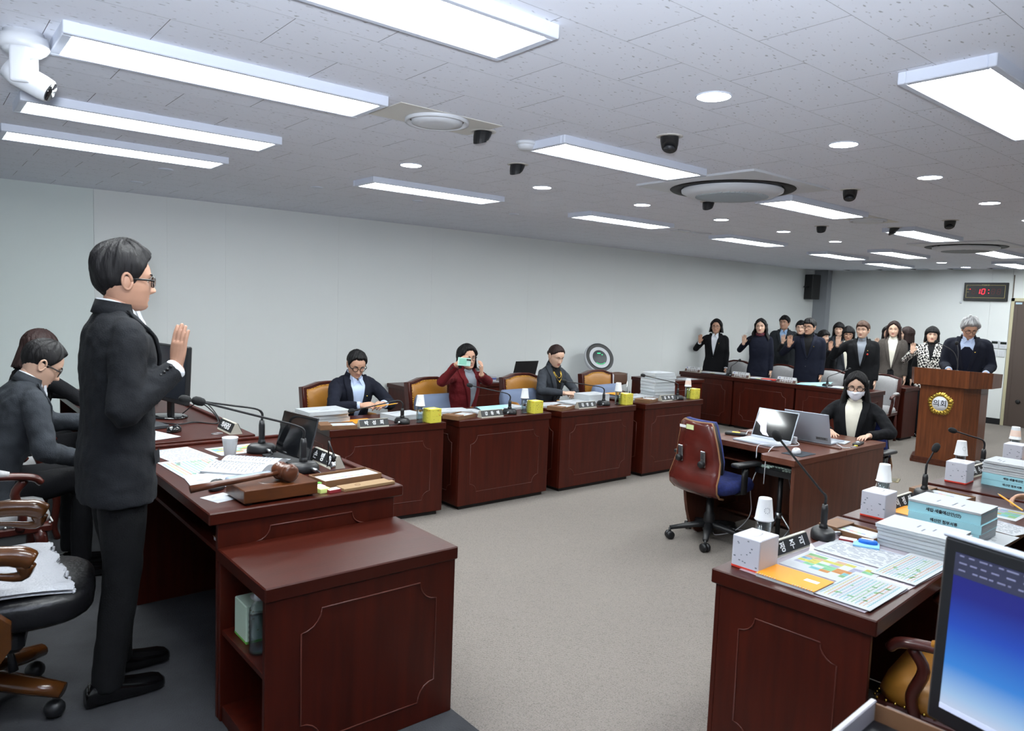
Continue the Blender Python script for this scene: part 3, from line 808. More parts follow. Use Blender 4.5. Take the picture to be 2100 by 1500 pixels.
# council emblem: five-lobed gold wreath, white disc, lettering
e = MB(); n = 60; N0 = 0.142
ring_o = []; ring_m = []; ring_i = []
for j in range(n):
    a = 2 * PI * j / n + PI / 2
    r = N0 * (1 - 0.10 * (0.5 - 0.5 * math.cos(5 * (a - PI / 2)))) * (1 + 0.035 * math.cos(30 * a))
    ring_o.append((r * math.cos(a), 0, r * math.sin(a)))
    ring_m.append((r * 0.82 * math.cos(a), -0.022 - 0.004 * math.cos(30 * a), r * 0.82 * math.sin(a)))
    ring_i.append((0.084 * math.cos(a), -0.012, 0.084 * math.sin(a)))
e.loft([ring_o, ring_m, ring_i], 0, False, True, M=TR(0.0, -0.001, 0.735))
for k in range(20):
    a = 2 * PI * k / 20 + PI / 2
    r = N0 * (1 - 0.10 * (0.5 - 0.5 * math.cos(5 * (a - PI / 2))))
    e.tube([(0.09 * math.cos(a), -0.018, 0.09 * math.sin(a)), (r * 0.97 * math.cos(a), -0.014, r * 0.97 * math.sin(a))], [0.007, 0.012], 8, M=TR(0, 0, 0.735))
em = e.build('emblem', GOLD, t)
e = MB(); e.lathe([(0.086, 0.0), (0.086, 0.014), (0.001, 0.016)], 32, M=TR(0, -0.001, 0.735, 0, PI / 2)); e.build('emblem_disc', mat('enamel_white', (222, 226, 236), 0.35), em)
text('emblem_text', '의회', 0.082, INKB, em, Matrix.Translation((0, -0.0178, 0.735)) @ RTX, bold=0.001)

# double recorder desk in the middle
t = thing('recorder_desk', 'brown double desk with two laptops in the middle of the carpet', 'desk', (0, 0, 0))
q = MB()
q.prism([(4.74, 2.70), (4.70, 2.72), (4.53, 2.72), (4.50, 2.69), (4.50, 2.455), (5.22, 2.455), (5.22, 3.36), (4.74, 3.36)], 0.717, 0.757); q.build('desk_top', DESK2, t)
q = MB(); q.rbox(5.224, 5.86, 2.455, 3.36, 0.717, 0.757, 0.002); q.build('desk_top', DESK2, t)
q = MB(); q.rbox(5.2, 5.24, 2.5, 3.34, 0.757, 0.766, 0.002); q.build('divider_strip', DESK2SIDE, t)
for y0 in (2.46, 3.33):
    prof = [(4.52, 0.717), (4.52, 0.53)] + [(4.52 + 0.22 * (1 - math.cos(a)), 0.53 - 0.53 * math.sin(a)) for a in np.linspace(0.12, PI / 2, 9)] + [(5.6, 0), (5.62, 0.3), (5.84, 0.53), (5.84, 0.717)]
    q = MB(); q.prism(prof, 0, 0.024, M=Matrix.Translation((0, y0 + 0.024, 0)) @ RTX); q.build('side_panel', DESK2SIDE, t)
q = MB(); q.rbox(5.2, 5.22, 2.484, 3.33, 0.06, 0.717, 0.002); q.build('centre_panel', DESK2SIDE, t)
q = MB(); q.rbox(4.95, 5.2, 2.484, 3.33, 0.16, 0.178, 0.002); q.build('foot_shelf', DESK2SIDE, t)
q = MB(); q.rbox(4.82, 5.18, 2.9, 3.3, 0.6, 0.612, 0.002); q.build('keyboard_shelf', DESK2, t)

# ------------------------------------------------------------------ chairs
def back_outline(k=1.0, w=0.265, h0=0.0, h1=0.55):
    P = [(-w * 0.93, h0), (-w, h1 * 0.72), (-w * 1.01, h1 * 0.925)]
    P += [(-w * 0.82, h1 * 0.935), (-w * 0.60, h1 * 0.965), (-w * 0.40, h1 * 0.992), (0, h1 * 1.0), (w * 0.40, h1 * 0.992), (w * 0.60, h1 * 0.965), (w * 0.82, h1 * 0.935)]
    P += [(w * 1.01, h1 * 0.925), (w, h1 * 0.72), (w * 0.93, h0)]
    return P

def armchair(label, loc, rz, pad, wood, group, w=0.265, H=0.98, cat='chair', name='armchair', nail=None):
    t = thing(name, label, cat, loc, rz, group)
    nail = nail or GOLD
    SH = 0.46
    # back: frame + pad, leaning slightly
    Mb = TR(0, -0.21, SH - 0.06, 0, 0.10)
    h1 = H - SH + 0.06
    out = back_outline(1, w, 0.0, h1)
    cx, cz = 0, h1 * 0.5
    inn = [(x * 0.84, cz + (z - cz) * 0.86 + 0.01) for x, z in out]
    q = MB()
    n = len(out)
    for y0, y1, a, b in ((-0.03, 0.03, out, inn),):
        vs = [(x, y1, z) for x, z in a] + [(x, y1 + 0.004, z) for x, z in b] + [(x, y0, z) for x, z in a] + [(x, y0 - 0.004, z) for x, z in b]
        fs = []
        for i in range(n):
            k = (i + 1) % n
            fs += [(i, k, n + k, n + i), (2 * n + k, 2 * n + i, 3 * n + i, 3 * n + k), (k, i, 2 * n + i, 2 * n + k), (n + i, n + k, 3 * n + k, 3 * n + i)]
        q.add(vs, fs, 0, False, Mb)
    q.tube([(x * 0.95, 0.034, cz + (z - cz) * 0.955 + 0.003) for x, z in out], 0.007, 6, M=Mb)
    q.build('back_frame', wood, t)
    q = MB()
    rings = [[(x, -0.034, z) for x, z in inn], [(x, 0.034, z) for x, z in inn]]
    for s_, yy in ((0.93, 0.05), (0.75, 0.066), (0.45, 0.074), (0.02, 0.076)):
        rings.append([(x * s_, yy, cz + (z - cz) * s_) for x, z in inn])
    rings = [[(x * 0.02, -0.05, cz) for x, z in inn], [(x * 0.7, -0.05, cz + (z - cz) * 0.7) for x, z in inn]] + rings
    q.loft(rings, 0, False, True, M=Mb); q.build('back_pad', pad, t)
    q = MB()
    pts = [Vector((x * 0.985, 0.037, cz + (z - cz) * 0.985)) for x, z in inn]
    for i in range(len(pts) - 1):
        m_ = max(1, int((pts[i + 1] - pts[i]).length / 0.021))
        for k in range(m_):
            p_ = pts[i].lerp(pts[i + 1], k / m_)
            q.ball(p_, 0.0058, 6, 4, M=Mb)
    q.build('nail_trim', nail, t)['kind'] = 'stuff'
    # seat
    q = MB(); q.rbox(-w * 0.98, w * 0.98, -0.2, 0.27, SH - 0.085, SH - 0.045, 0.008); q.build('seat_frame', wood, t)
    q = MB()
    rr = []
    for s_, zz in ((1.0, SH - 0.045), (1.02, SH - 0.02), (0.97, SH + 0.018), (0.8, SH + 0.036), (0.4, SH + 0.042), (0.02, SH + 0.043)):
        rr.append([(max(-1, min(1, 1.25 * math.cos(a))) * w * 0.94 * s_, 0.035 + max(-1, min(1, 1.25 * math.sin(a))) * 0.235 * s_, zz) for a in np.linspace(0, 2 * PI, 28, endpoint=False)])
    q.loft(rr, 0, True, True); q.build('seat', pad, t)
    q = MB()
    for k in range(20):
        xx = -w * 0.9 + 2 * w * 0.9 * k / 19
        q.ball((xx, 0.272, SH - 0.038), 0.0055, 6, 4)
    for k in range(16):
        yy = -0.18 + 0.44 * k / 15
        for sx in (-1, 1):
            q.ball((sx * w * 0.965, yy, SH - 0.038), 0.0055, 6, 4)
    q.build('nail_trim', nail, t)['kind'] = 'stuff'
    for sx in (-1, 1):
        q = MB()
        X = sx * (w + 0.015)
        q.tube(smooth_path([(sx * w * 0.97, -0.2, 0.66), (X, -0.1, 0.668), (X + sx * 0.01, 0.08, 0.67), (X + sx * 0.012, 0.19, 0.655), (X + sx * 0.01, 0.225, 0.625)], 4), [0.018] * 4 + [0.024] * 12 + [0.022], 10, flat=0.75)
        q.tube(smooth_path([(X, 0.16, 0.645), (X, 0.12, 0.58), (X - sx * 0.005, 0.15, 0.48), (sx * w * 0.97, 0.14, 0.40)], 4), 0.02, 8)
        a_ = q.build('arm', wood, t)
        q = MB(); q.tube([(X, -0.08, 0.678), (X + sx * 0.004, -0.04, 0.686), (X + sx * 0.008, 0.06, 0.686), (X + sx * 0.01, 0.1, 0.678)], [0.02, 0.028, 0.028, 0.02], 10, flat=0.7); q.build('arm_pad', pad, a_)
    for sx in (-1, 1):
        q = MB(); q.tube(smooth_path([(sx * w * 0.88, 0.22, SH - 0.07), (sx * w * 0.92, 0.235, 0.24), (sx * w * 0.88, 0.22, 0.08), (sx * w * 0.9, 0.24, 0.0)], 3), [0.028] * 3 + [0.022] * 3 + [0.018] * 3 + [0.02], 8); q.build('leg', wood, t)
        q = MB(); q.tube([(sx * w * 0.85, -0.19, SH - 0.06), (sx * w * 0.87, -0.25, 0.0)], [0.026, 0.02], 8); q.build('leg', wood, t)
    return t

YG = 'tan leather council armchairs'
ch0 = armchair('tan leather armchair behind the man with the pencil', (2.90, 5.78, 0), PI + 0.05, YELLOWL, CHAIRWOOD, YG)
dup(ch0, (3.97, 5.78, 0), PI + 0.12, 'tan leather armchair behind the woman photographing')
dup(ch0, (5.13, 5.78, 0), PI - 0.05, 'tan leather armchair behind the woman in the slate jacket')
dup(ch0, (6.32, 5.78, 0), PI, 'empty tan leather armchair in front of the air purifier')
dup(ch0, (2.83, 0.80, 0), 0.12, 'tan leather armchair at the orange notebook desk, partly behind the monitor')
dup(ch0, (4.1, 0.62, 0), 0.0, 'tan leather armchair at the desk with the blue books')
dup(ch0, (5.2, 0.62, 0), 0.0, 'tan leather armchair at the desk with white papers on blue books')
WGC = 'grey fabric armchairs of the staff'
STUD = mat('stud_white', (206, 206, 204), 0.4)
wc0 = armchair('grey fabric armchair between the woman with glasses and the woman with the scarf', (10.38, 6.9, 0), PI / 2, GREYF, CHAIRWOOD, WGC, 0.255, 0.93, nail=STUD)
dup(wc0, (10.38, 6.1, 0), PI / 2, 'grey fabric armchair between the woman with the scarf and the man in navy')
dup(wc0, (10.38, 5.32, 0), PI / 2, 'grey fabric armchair behind the stenographer, beside the man in navy')
dup(wc0, (10.38, 4.55, 0), PI / 2 + 0.1, 'grey fabric armchair at the free end of the witness desks')
dup(wc0, (0.24, 4.27, DAIS), -PI / 2, 'grey fabric armchair under the seated man in the grey suit')
dup(wc0, (0.44, 5.36, DAIS), -PI / 2, 'grey fabric armchair under the seated woman with dark bobbed hair')
# cushions and towels resting on chairs
def cushion(label, loc, rz, sx, sz, m, group, tilt=0.25, th=0.07):
    t = tag(link('cushion', None, None, loc, (0, 0, rz)), label, 'cushion', group)
    q = MB()
    rows = []
    for i in range(9):
        v = -1 + 2 * i / 8
        row = []
        for a in np.linspace(0, 2 * PI, 20, endpoint=False):
            c, s_ = math.cos(a), math.sin(a)
            row.append((sx * max(-1, min(1, 1.2 * c)) * (1 - 0.12 * v * v), th * s_ * (1 - 0.7 * v ** 4), sz * v))
        rows.append(row)
    q.loft(rows, 0, True, True, M=TR(0, 0, 0, 0, tilt)); q.build('cover', m, t)
    return t
CG = 'blue-grey lumbar cushions'
cushion('blue-grey cushion in the chair of the woman photographing', (3.97, 5.90, 0.70), PI, 0.25, 0.12, CUSH, CG)
cushion('blue-grey cushion in the chair of the woman in the slate jacket', (5.02, 5.90, 0.70), PI, 0.25, 0.12, CUSH, CG)
cushion('blue-grey cushion in the empty tan chair', (6.34, 5.86, 0.70), PI + 0.1, 0.25, 0.12, CUSH, CG)
cushion('white towelling cushion in the armchair at the orange notebook desk', (2.81, 0.70, 0.66), 0.12, 0.2, 0.16, TOWEL, None, 0.35, 0.05)

def ply_chair(label, loc, rz):
    t = thing('office_chair', label, 'chair', loc, rz, 'plywood-backed office chairs')
    # bent plywood shell seen from behind
    prof = [(-0.235, 0.92, 0.13), (-0.24, 0.9, 0.15), (-0.225, 0.75, 0.19), (-0.215, 0.64, 0.21), (-0.235, 0.56, 0.225), (-0.262, 0.49, 0.23), (-0.255, 0.43, 0.228), (-0.215, 0.39, 0.22), (-0.16, 0.375, 0.21)]
    q = MB(); A = []; B = []
    for y, z, hw in prof:
        A.append([(hw * u, y + 0.05 * u * u, z) for u in np.linspace(-1, 1, 9)])
        B.append([(hw * u, y + 0.014 + 0.05 * u * u, z + 0.002) for u in np.linspace(-1, 1, 9)])
    rings = [a + b[::-1] for a, b in zip(A, B)]
    q.loft(rings, 0, True, True); sh = q.build('back_shell', PLY, t)
    q = MB()
    q.tube([(a[0][0], a[0][1] + 0.007, a[0][2]) for a in A], 0.0075, 6); q.tube([(a[-1][0], a[-1][1] + 0.007, a[-1][2]) for a in A], 0.0075, 6)
    q.tube([(p[0], p[1] + 0.007, p[2]) for p in A[0]], 0.0075, 6); q.build('shell_edge', PLYEDGE, sh)
    q = MB()
    q.loft([[(hw * u * 1.04, y + 0.028 + 0.05 * u * u, z + 0.01) for u in np.linspace(-1, 1, 9)] + [(hw * u * 1.0, y + 0.075 + 0.03 * u * u, z + 0.012) for u in np.linspace(1, -1, 9)] for y, z, hw in prof[:5]], 0, True, True)
    q.build('back_pad', BLUEF, t)
    q = MB()
    q.loft([[(hw * u * 1.05, y + 0.014 + 0.05 * u * u, z + 0.006) for u in np.linspace(-1, 1, 9)] + [(hw * u * 1.05, y + 0.03 + 0.05 * u * u, z + 0.006) for u in np.linspace(1, -1, 9)] for y, z, hw in prof[:5]], 0, True, True)
    q.build('back_liner', BLACK, t)
    q = MB(); rr = []
    for s_, zz in ((0.9, 0.40), (1.0, 0.42), (1.02, 0.455), (0.95, 0.49), (0.7, 0.505), (0.02, 0.51)):
        rr.append([(max(-1, min(1, 1.2 * math.cos(a))) * 0.235 * s_, 0.03 + max(-1, min(1, 1.2 * math.sin(a))) * 0.235 * s_, zz) for a in np.linspace(0, 2 * PI, 26, endpoint=False)])
    q.loft(rr, 0, True, True); q.build('seat', BLUEF, t)
    for sx in (-1, 1):
        q = MB(); q.tube([(sx * 0.2, 0.04, 0.40), (sx * 0.27, 0.04, 0.42), (sx * 0.28, 0.03, 0.62)], [0.022, 0.03, 0.03], 8, flat=0.55); q.build('arm', BLACK, t)
        q = MB(); q.rbox(sx * 0.28 - 0.04, sx * 0.28 + 0.04, -0.09, 0.17, 0.62, 0.65, 0.014, 3, smooth=True); q.build('arm_pad', BLACK, t)
    for sx, zz in ((-0.115, 0.67), (0.105, 0.66)):
        Mq = TR(sx, -0.217, zz, 0, 0.08)
        q = MB(); q.rbox(-0.022, 0.022, -0.012, 0.0, -0.06, 0.06, 0.004, M=Mq); pl = q.build('adjuster_plate', STEEL, t)
        q = MB(); q.lathe([(0.026, 0.0), (0.026, 0.022), (0.02, 0.03)], 12, M=Mq @ TR(0, -0.012, -0.035, 0, PI / 2)); q.build('knob', BLACK, pl)
        q = MB()
        for k in (-1, 0, 1):
            q.rbox(k * 0.011 - 0.003, k * 0.011 + 0.003, -0.0135, -0.011, 0.0, 0.045, 0.001, M=Mq)
        q.build('slot', DARKGREY, pl)
    q = MB(); q.box(-0.12, -0.06, -0.241, -0.238, 0.865, 0.885); q.build('sticker', LABELW, t)
    q = MB(); q.box(-0.055, 0.015, -0.241, -0.238, 0.86, 0.895); q.build('sticker', mat('sticker_green', (206, 216, 160), 0.6), t)
    q = MB(); q.rbox(-0.09, 0.09, -0.12, 0.12, 0.355, 0.40, 0.01); q.build('mechanism', BLACK, t)
    q = MB(); q.lathe([(0.028, 0.36), (0.028, 0.22), (0.04, 0.2), (0.045, 0.08), (0.03, 0.06)], 16); q.build('gas_lift', BLACK, t)
    for k in range(5):
        a = 2 * PI * k / 5 + 0.35
        q = MB(); q.tube([(0, 0, 0.125), (0.1 * math.cos(a), 0.1 * math.sin(a), 0.12), (0.29 * math.cos(a), 0.29 * math.sin(a), 0.085)], [0.035, 0.03, 0.02], 8, flat=0.8); lg = q.build('leg', BLACK, t)
        ca = Matrix.Translation((0.29 * math.cos(a), 0.29 * math.sin(a), 0.032)) @ Matrix.Rotation(a + 0.6 * k, 4, 'Z')
        q = MB()
        for sx in (-1, 1):
            q.lathe([(0.01, -0.012), (0.03, -0.011), (0.032, 0.0), (0.03, 0.011), (0.01, 0.012)], 14, M=ca @ TR(sx * 0.016, 0, 0, 0, 0, PI / 2))
        q.tube([(0, 0, 0.0), (0, 0, 0.055)], 0.01, 6, M=ca); q.build('caster', BLACK, lg)
    return t
ply_chair('empty plywood-backed blue office chair at the recorder desk', (4.62, 3.17, 0), -PI / 2 - 0.12)
ply_chair('plywood-backed office chair under the masked stenographer', (6.12, 2.82, 0), PI / 2)

# chairman's leather chair with wooden arms and star base
t = thing('executive_chair', 'black leather executive chair with wooden arms beside the standing man', 'chair', (0.12, 3.12, DAIS), -PI / 2 - 0.18)
def pillow(mb, x0, x1, y0, y1, z0, z1, p=3.2, M=None):
    rr = []
    for i in range(11):
        v = -1 + 2 * i / 10
        k = (1 - abs(v) ** p) ** (1 / p) if abs(v) < 1 else 0.02
        rr.append([((x0 + x1) / 2 + (x1 - x0) / 2 * max(k, 0.02) ** 0.4 * math.copysign(abs(math.cos(a)) ** 0.55, math.cos(a)), (y0 + y1) / 2 + (y1 - y0) / 2 * max(k, 0.02) ** 0.4 * math.copysign(abs(math.sin(a)) ** 0.55, math.sin(a)), (z0 + z1) / 2 + (z1 - z0) / 2 * v) for a in np.linspace(0, 2 * PI, 28, endpoint=False)])
    mb.loft(rr, 0, True, True, M=M)
q = MB(); pillow(q, -0.26, 0.26, -0.25, 0.41, 0.37, 0.5); q.build('seat', BLACKL, t)
q = MB(); q.rbox(-0.22, 0.22, -0.2, 0.2, 0.30, 0.375, 0.02); q.build('seat_pan', BLACK, t)
q = MB(); pillow(q, -0.27, 0.27, -0.09, 0.06, 0.0, 0.72, M=TR(0, -0.27, 0.45, 0, 0.16)); q.build('backrest', BLACKL, t)
for sx in (-1, 1):
    X = sx * 0.30
    q = MB()
    q.tube(smooth_path([(X, -0.26, 0.60), (X, -0.1, 0.655), (X, 0.08, 0.675), (X, 0.19, 0.668), (X, 0.235, 0.645)], 5), [0.03] * 5 + [0.033] * 10 + [0.036] * 5 + [0.03], 12, flat=1.0)
    q.tube(smooth_path([(X, 0.215, 0.64), (X, 0.2, 0.6), (X, 0.10, 0.615), (X, -0.02, 0.62)], 4), [0.03, 0.028, 0.024, 0.02, 0.018, 0.016, 0.014, 0.012, 0.01, 0.01, 0.01, 0.01, 0.01], 10)
    q.build('arm', OAKARM, t)
    q = MB(); q.prism([(-0.2, 0.30), (0.13, 0.30), (0.17, 0.36), (0.17, 0.44), (0.12, 0.49), (0.0, 0.46), (-0.1, 0.6), (-0.2, 0.62)], -0.018, 0.018, M=Matrix.Translation((sx * 0.285, 0, 0)) @ Matrix.Rotation(PI / 2, 4, 'Z') @ RTX); sp_ = q.build('arm_support', OAKARM, t)
    q = MB(); q.rbox(X * 0.95 - 0.022, X * 0.95 + 0.022, -0.14, 0.03, 0.335, 0.43, 0.012); q.build('arm_inset', mat('arm_inset', (34, 36, 42), 0.7), sp_)
q = MB(); q.lathe([(0.035, 0.31), (0.035, 0.15), (0.06, 0.13), (0.06, 0.1)], 16); q.build('gas_lift', BLACK, t)
q = MB(); q.tube([(0.08, 0.1, 0.3), (0.13, 0.15, 0.28), (0.14, 0.16, 0.21)], [0.008, 0.01, 0.016], 8); q.build('lever', BLACK, t)
for k in range(5):
    a = 2 * PI * k / 5 - 0.08
    q = MB()
    pts = [(0, 0, 0.125), (0.12 * math.cos(a), 0.12 * math.sin(a), 0.14), (0.25 * math.cos(a), 0.25 * math.sin(a), 0.115), (0.33 * math.cos(a), 0.33 * math.sin(a), 0.1)]
    q.tube(pts, [0.045, 0.045, 0.04, 0.034], 12, flat=0.75); lg = q.build('leg', OAKARM, t)
    q = MB(); q.ball((0.30 * math.cos(a), 0.30 * math.sin(a), 0.033), (0.036, 0.036, 0.033), 14, 8); q.build('caster', BLACK, lg)
# towel on the seat of that chair
q = MB(); rows = []
for i in range(15):
    u = i / 14
    row = []
    for j in range(19):
        v = j / 18
        x = -0.08 + 0.50 * u; y = 2.86 + 0.56 * v
        z = DAIS + 0.508 + 0.012 * math.sin(9 * v + 2 * u) * (u) + 0.02 * math.sin(3.1 * u + 5 * v) ** 2 - 0.06 * max(0, (0.06 - v)) * 4 - 0.02 * (max(0, u - 0.8) * 5) ** 2 * 0.4
        row.append((x + 0.012 * math.sin(22 * v) * (u > 0.98), y, z))
    rows.append(row)
q.grid(rows); q.grid([[(x, y, z - 0.012) for x, y, z in r] for r in rows[::-1]])
tw = q.build('seat_towel', TOWEL); tag(tw, 'white towel spread over the seat of the black executive chair', 'towel')
q = MB()
for j in range(0, 36):
    v = j / 35.0
    q.ball((0.424 + 0.004 * math.sin(j * 2.1), 2.865 + 0.55 * v, DAIS + 0.494 + 0.02 * math.sin(3.1 + 5 * v) ** 2 - 0.008), 0.0065, 6, 4)
q.build('lace_edge', TOWEL, tw)

# folding chair by the wall
t = thing('folding_chair', 'folded brown vinyl chair with chrome frame against the white wall', 'chair', (7.98, 7.2, 0), PI - 0.1)
q = MB(); pillow(q, -0.2, 0.2, -0.035, 0.02, 0.0, 0.2, M=TR(0, 0.02, 0.585, 0, 0.12)); q.build('backrest', BROWNV, t)
q = MB(); pillow(q, -0.2, 0.2, -0.03, 0.03, 0.15, 0.53); q.build('seat', BROWNV, t)
for sx in (-1, 1):
    q = MB(); q.tube([(sx * 0.215, -0.02, 0.76), (sx * 0.215, 0.0, 0.45), (sx * 0.215, 0.08, 0.0)], 0.011, 8); q.build('leg', CHROME, t)
    q = MB(); q.tube([(sx * 0.225, 0.05, 0.5), (sx * 0.225, -0.06, 0.0)], 0.011, 8); q.build('leg', CHROME, t)
# stool leg seen behind the lectern
t = thing('side_stool', 'slim grey metal stool standing behind the lectern', 'stool', (11.6, 3.82, 0), 0.2)
q = MB(); pillow(q, -0.17, 0.17, -0.17, 0.17, 0.44, 0.49); q.build('seat', GREYF, t)
for sx in (-1, 1):
    for sy in (-1, 1):
        q = MB(); q.tube([(sx * 0.13, sy * 0.13, 0.45), (sx * 0.17, sy * 0.17, 0)], 0.01, 8); q.build('leg', STEEL, t)
q = MB(); q.tube([(-0.155, -0.155, 0.2), (0.155, -0.155, 0.2)], 0.007, 6); q.tube([(-0.155, 0.155, 0.2), (0.155, 0.155, 0.2)], 0.007, 6); q.build('stretcher', STEEL, t)
# ------------------------------------------------------------------ things on the desks
ZD = 0.757
def mic(label, base, head, rz, stem=0.13, group='gooseneck microphones', bend=0.75, sc=1.0):
    """base: point on the desk; head: world point of the foam head"""
    t = thing('microphone', label, 'microphone', base, 0, group)
    Mz = Matrix.Rotation(rz, 4, 'Z')
    q = MB(); rr = []
    for s_, zz in ((1.0, 0.0), (1.02, 0.012), (0.97, 0.03), (0.8, 0.042), (0.3, 0.047), (0.02, 0.048)):
        rr.append([(0.05 * s_ * sc * math.cos(a), 0.07 * s_ * sc * math.sin(a), zz) for a in np.linspace(0, 2 * PI, 22, endpoint=False)])
    q.loft(rr, 0, True, True, M=Mz); q.build('base', BLACK, t)
    q = MB(); q.lathe([(0.02, 0.04), (0.017, 0.06), (0.013, 0.065), (0.0145, 0.07), (0.0145, stem * 0.85), (0.011, stem)], 14); q.build('stem', BLACK, t)
    hd = Vector(head) - Vector(base)
    top = Vector((0, 0, stem))
    horiz = Vector((hd.x, hd.y, 0))
    P = smooth_path([top, top + Vector((horiz.x * 0.06, horiz.y * 0.06, 0.55 * (hd.z - stem) * (1 if bend > 0.5 else 0.2) + 0.01)), top.lerp(hd, 0.45) + Vector((0, 0, 0.10 * horiz.length * bend)), hd], 6)
    kn = top + horiz * 0.10 + Vector((0, 0, 0.062))
    P = smooth_path([top, top + Vector((0, 0, 0.036)), kn, kn.lerp(hd, 0.35), kn.lerp(hd, 0.7), hd], 5)
    q = MB(); q.tube(P, [0.0062] * (len(P) // 3) + [0.0048] * (len(P) - len(P) // 3), 8); q.build('gooseneck', BLACK, t)
    d = (P[-1] - P[-2]).normalized()
    q = MB(); q.tube([hd - d * 0.02, hd - d * 0.012, hd + d * 0.004, hd + d * 0.02, hd + d * 0.03, hd + d * 0.034], [0.01, 0.016, 0.0185, 0.0175, 0.011, 0.002], 14); q.build('foam_head', BLACKMAT, t)
    q = MB(); q.tube(smooth_path([(0, 0, 0.02), (-0.05 * sc, -0.03, 0.02), (-0.10 * sc, -0.05, 0.012), (-0.15 * sc, -0.02, 0.006)], 4), 0.0035, 6, M=Mz)
    q.build('cable', BLACK, t)
    q = MB(); q.tube([(-0.046 * sc, -0.026, 0.02), (-0.075 * sc, -0.04, 0.0185)], 0.0085, 10, M=Mz); q.build('plug', STEEL, t)
    return t

def bottle(label, loc, group='water bottles capped with paper cups', cup=True, h=0.195, r=0.031, fill=0.9):
    t = thing('water_bottle', label, 'bottle', loc, 0, group)
    q = MB()
    prof = [(r * 0.85, 0.0), (r, 0.006)]
    for k in range(1, 14):
        z = h * 0.62 * k / 14
        prof.append((r * (0.94 if k % 2 else 1.0), z))
    prof += [(r, h * 0.66), (r * 0.9, h * 0.76), (r * 0.5, h * 0.86), (r * 0.42, h * 0.88), (r * 0.42, h * 0.93)]
    q.lathe(prof, 18); q.build('bottle_body', GLASSM, t)
    q = MB(); q.lathe([(r * 0.8, 0.004), (r * 0.88, 0.01), (r * 0.88, h * fill * 0.72), (r * 0.02, h * fill * 0.72)], 16); q.build('water', WATER, t)
    q = MB(); q.lathe([(r * 0.48, h * 0.9), (r * 0.48, h), (r * 0.4, h * 1.01), (0.001, h * 1.01)], 14); q.build('cap', WHITEP, t)
    return t

def cup_on(label, loc, deco=None, up=False, h=0.088):
    q = MB()
    c = thing('paper_cup', label, 'cup', loc, 0, None if up else 'paper cups upside down on bottles')
    if up:
        q.lathe([(0.024, 0.0), (0.0255, 0.004), (0.036, h), (0.0375, h + 0.002), (0.036, h + 0.004), (0.034, h), (0.0245, 0.008), (0.001, 0.007)], 24, caps=False)
    else:
        q.lathe([(0.0375, 0.0), (0.039, 0.002), (0.0375, 0.005), (0.036, 0.006), (0.0262, h - 0.003), (0.025, h), (0.0235, h - 0.002), (0.001, h - 0.004)], 24, caps=False)
    q.build('cup_body', CUPW, c)
    if deco == 'band':
        q = MB(); q.lathe([(0.0345, 0.022), (0.0292, 0.066)], 24, caps=False); q.build('printed_band', mat('cup_pink', (232, 206, 192), 0.6), c)
    elif deco == 'ring':
        q = MB()
        for k in range(9):
            a = 2 * PI * k / 9
            a2 = -2.3 + 0.22 * math.cos(a)
            zz = 0.045 + 0.011 * math.sin(a)
            rr = 0.0365 - 0.0105 * zz / h + 0.0007
            q.ball((rr * math.cos(a2 + 0.12 * math.cos(a)), rr * math.sin(a2 + 0.12 * math.cos(a)), zz), 0.0016, 6, 4)
        q.build('printed_ring', INKG, c)
    return c

def tissue_box(label, loc, rz, body, edge, group, W=0.115, D=0.115, H=0.115, accent=None):
    t = thing('tissue_box', label, 'tissue box', loc, rz, group)
    q = MB(); q.rbox(-W / 2, W / 2, -D / 2, D / 2, 0, H, 0.003); q.build('box', body, t)
    if edge:
        q = MB(); q.rbox(-W / 2 - 0.0006, W / 2 + 0.0006, -D / 2 - 0.0006, D / 2 + 0.0006, 0.0, 0.011, 0.002); q.build('coloured_edge', edge, t)
    q = MB()
    q.lathe([(0.034, 0.0), (0.034, 0.0008), (0.001, 0.0008)], 20, M=Matrix.Translation((0, 0, H - 0.0002)) @ Matrix.Diagonal((1.15, 0.55, 1, 1))); q.build('opening', mat('box_opening', (206, 204, 206), 0.6), t)
    q = MB(); rnd = random.Random(int(abs(loc[0]) * 100))
    for k in range(12):
        for face in range(2):
            u = rnd.uniform(-0.4, 0.4) * W; v = rnd.uniform(0.16, 0.92) * H; s_ = rnd.uniform(0.0018, 0.0042)
            if face == 0:
                q.box(u - s_, u + s_, -D / 2 - 0.0009, -D / 2, v - s_ * 0.6, v + s_ * 0.6)
            else:
                q.box(-W / 2 - 0.0009, -W / 2, u - s_, u + s_, v - s_ * 0.6, v + s_ * 0.6)
                q.box(W / 2, W / 2 + 0.0009, u - s_, u + s_, v - s_ * 0.6, v + s_ * 0.6)
    q.box(-W * 0.35, W * 0.35, -D / 2 - 0.0009, -D / 2, H * 0.47, H * 0.475)
    q.build('printed_motifs', INKG if body is WHITEBOX else mat('motif_olive', (136, 130, 40), 0.6), t)['kind'] = 'stuff'
    q = MB(); q.box(W * 0.24, W * 0.44, -D / 2 - 0.001, -D / 2, H * 0.86, H * 0.9); q.box(-W / 2 - 0.001, -W / 2, -D * 0.4, -D * 0.1, H * 0.86, H * 0.9); q.box(W * 0.25, W * 0.29, -D / 2 - 0.001, -D / 2, H * 0.5, H * 0.66)
    q.build('logo_mark', accent or RED, t)
    return t

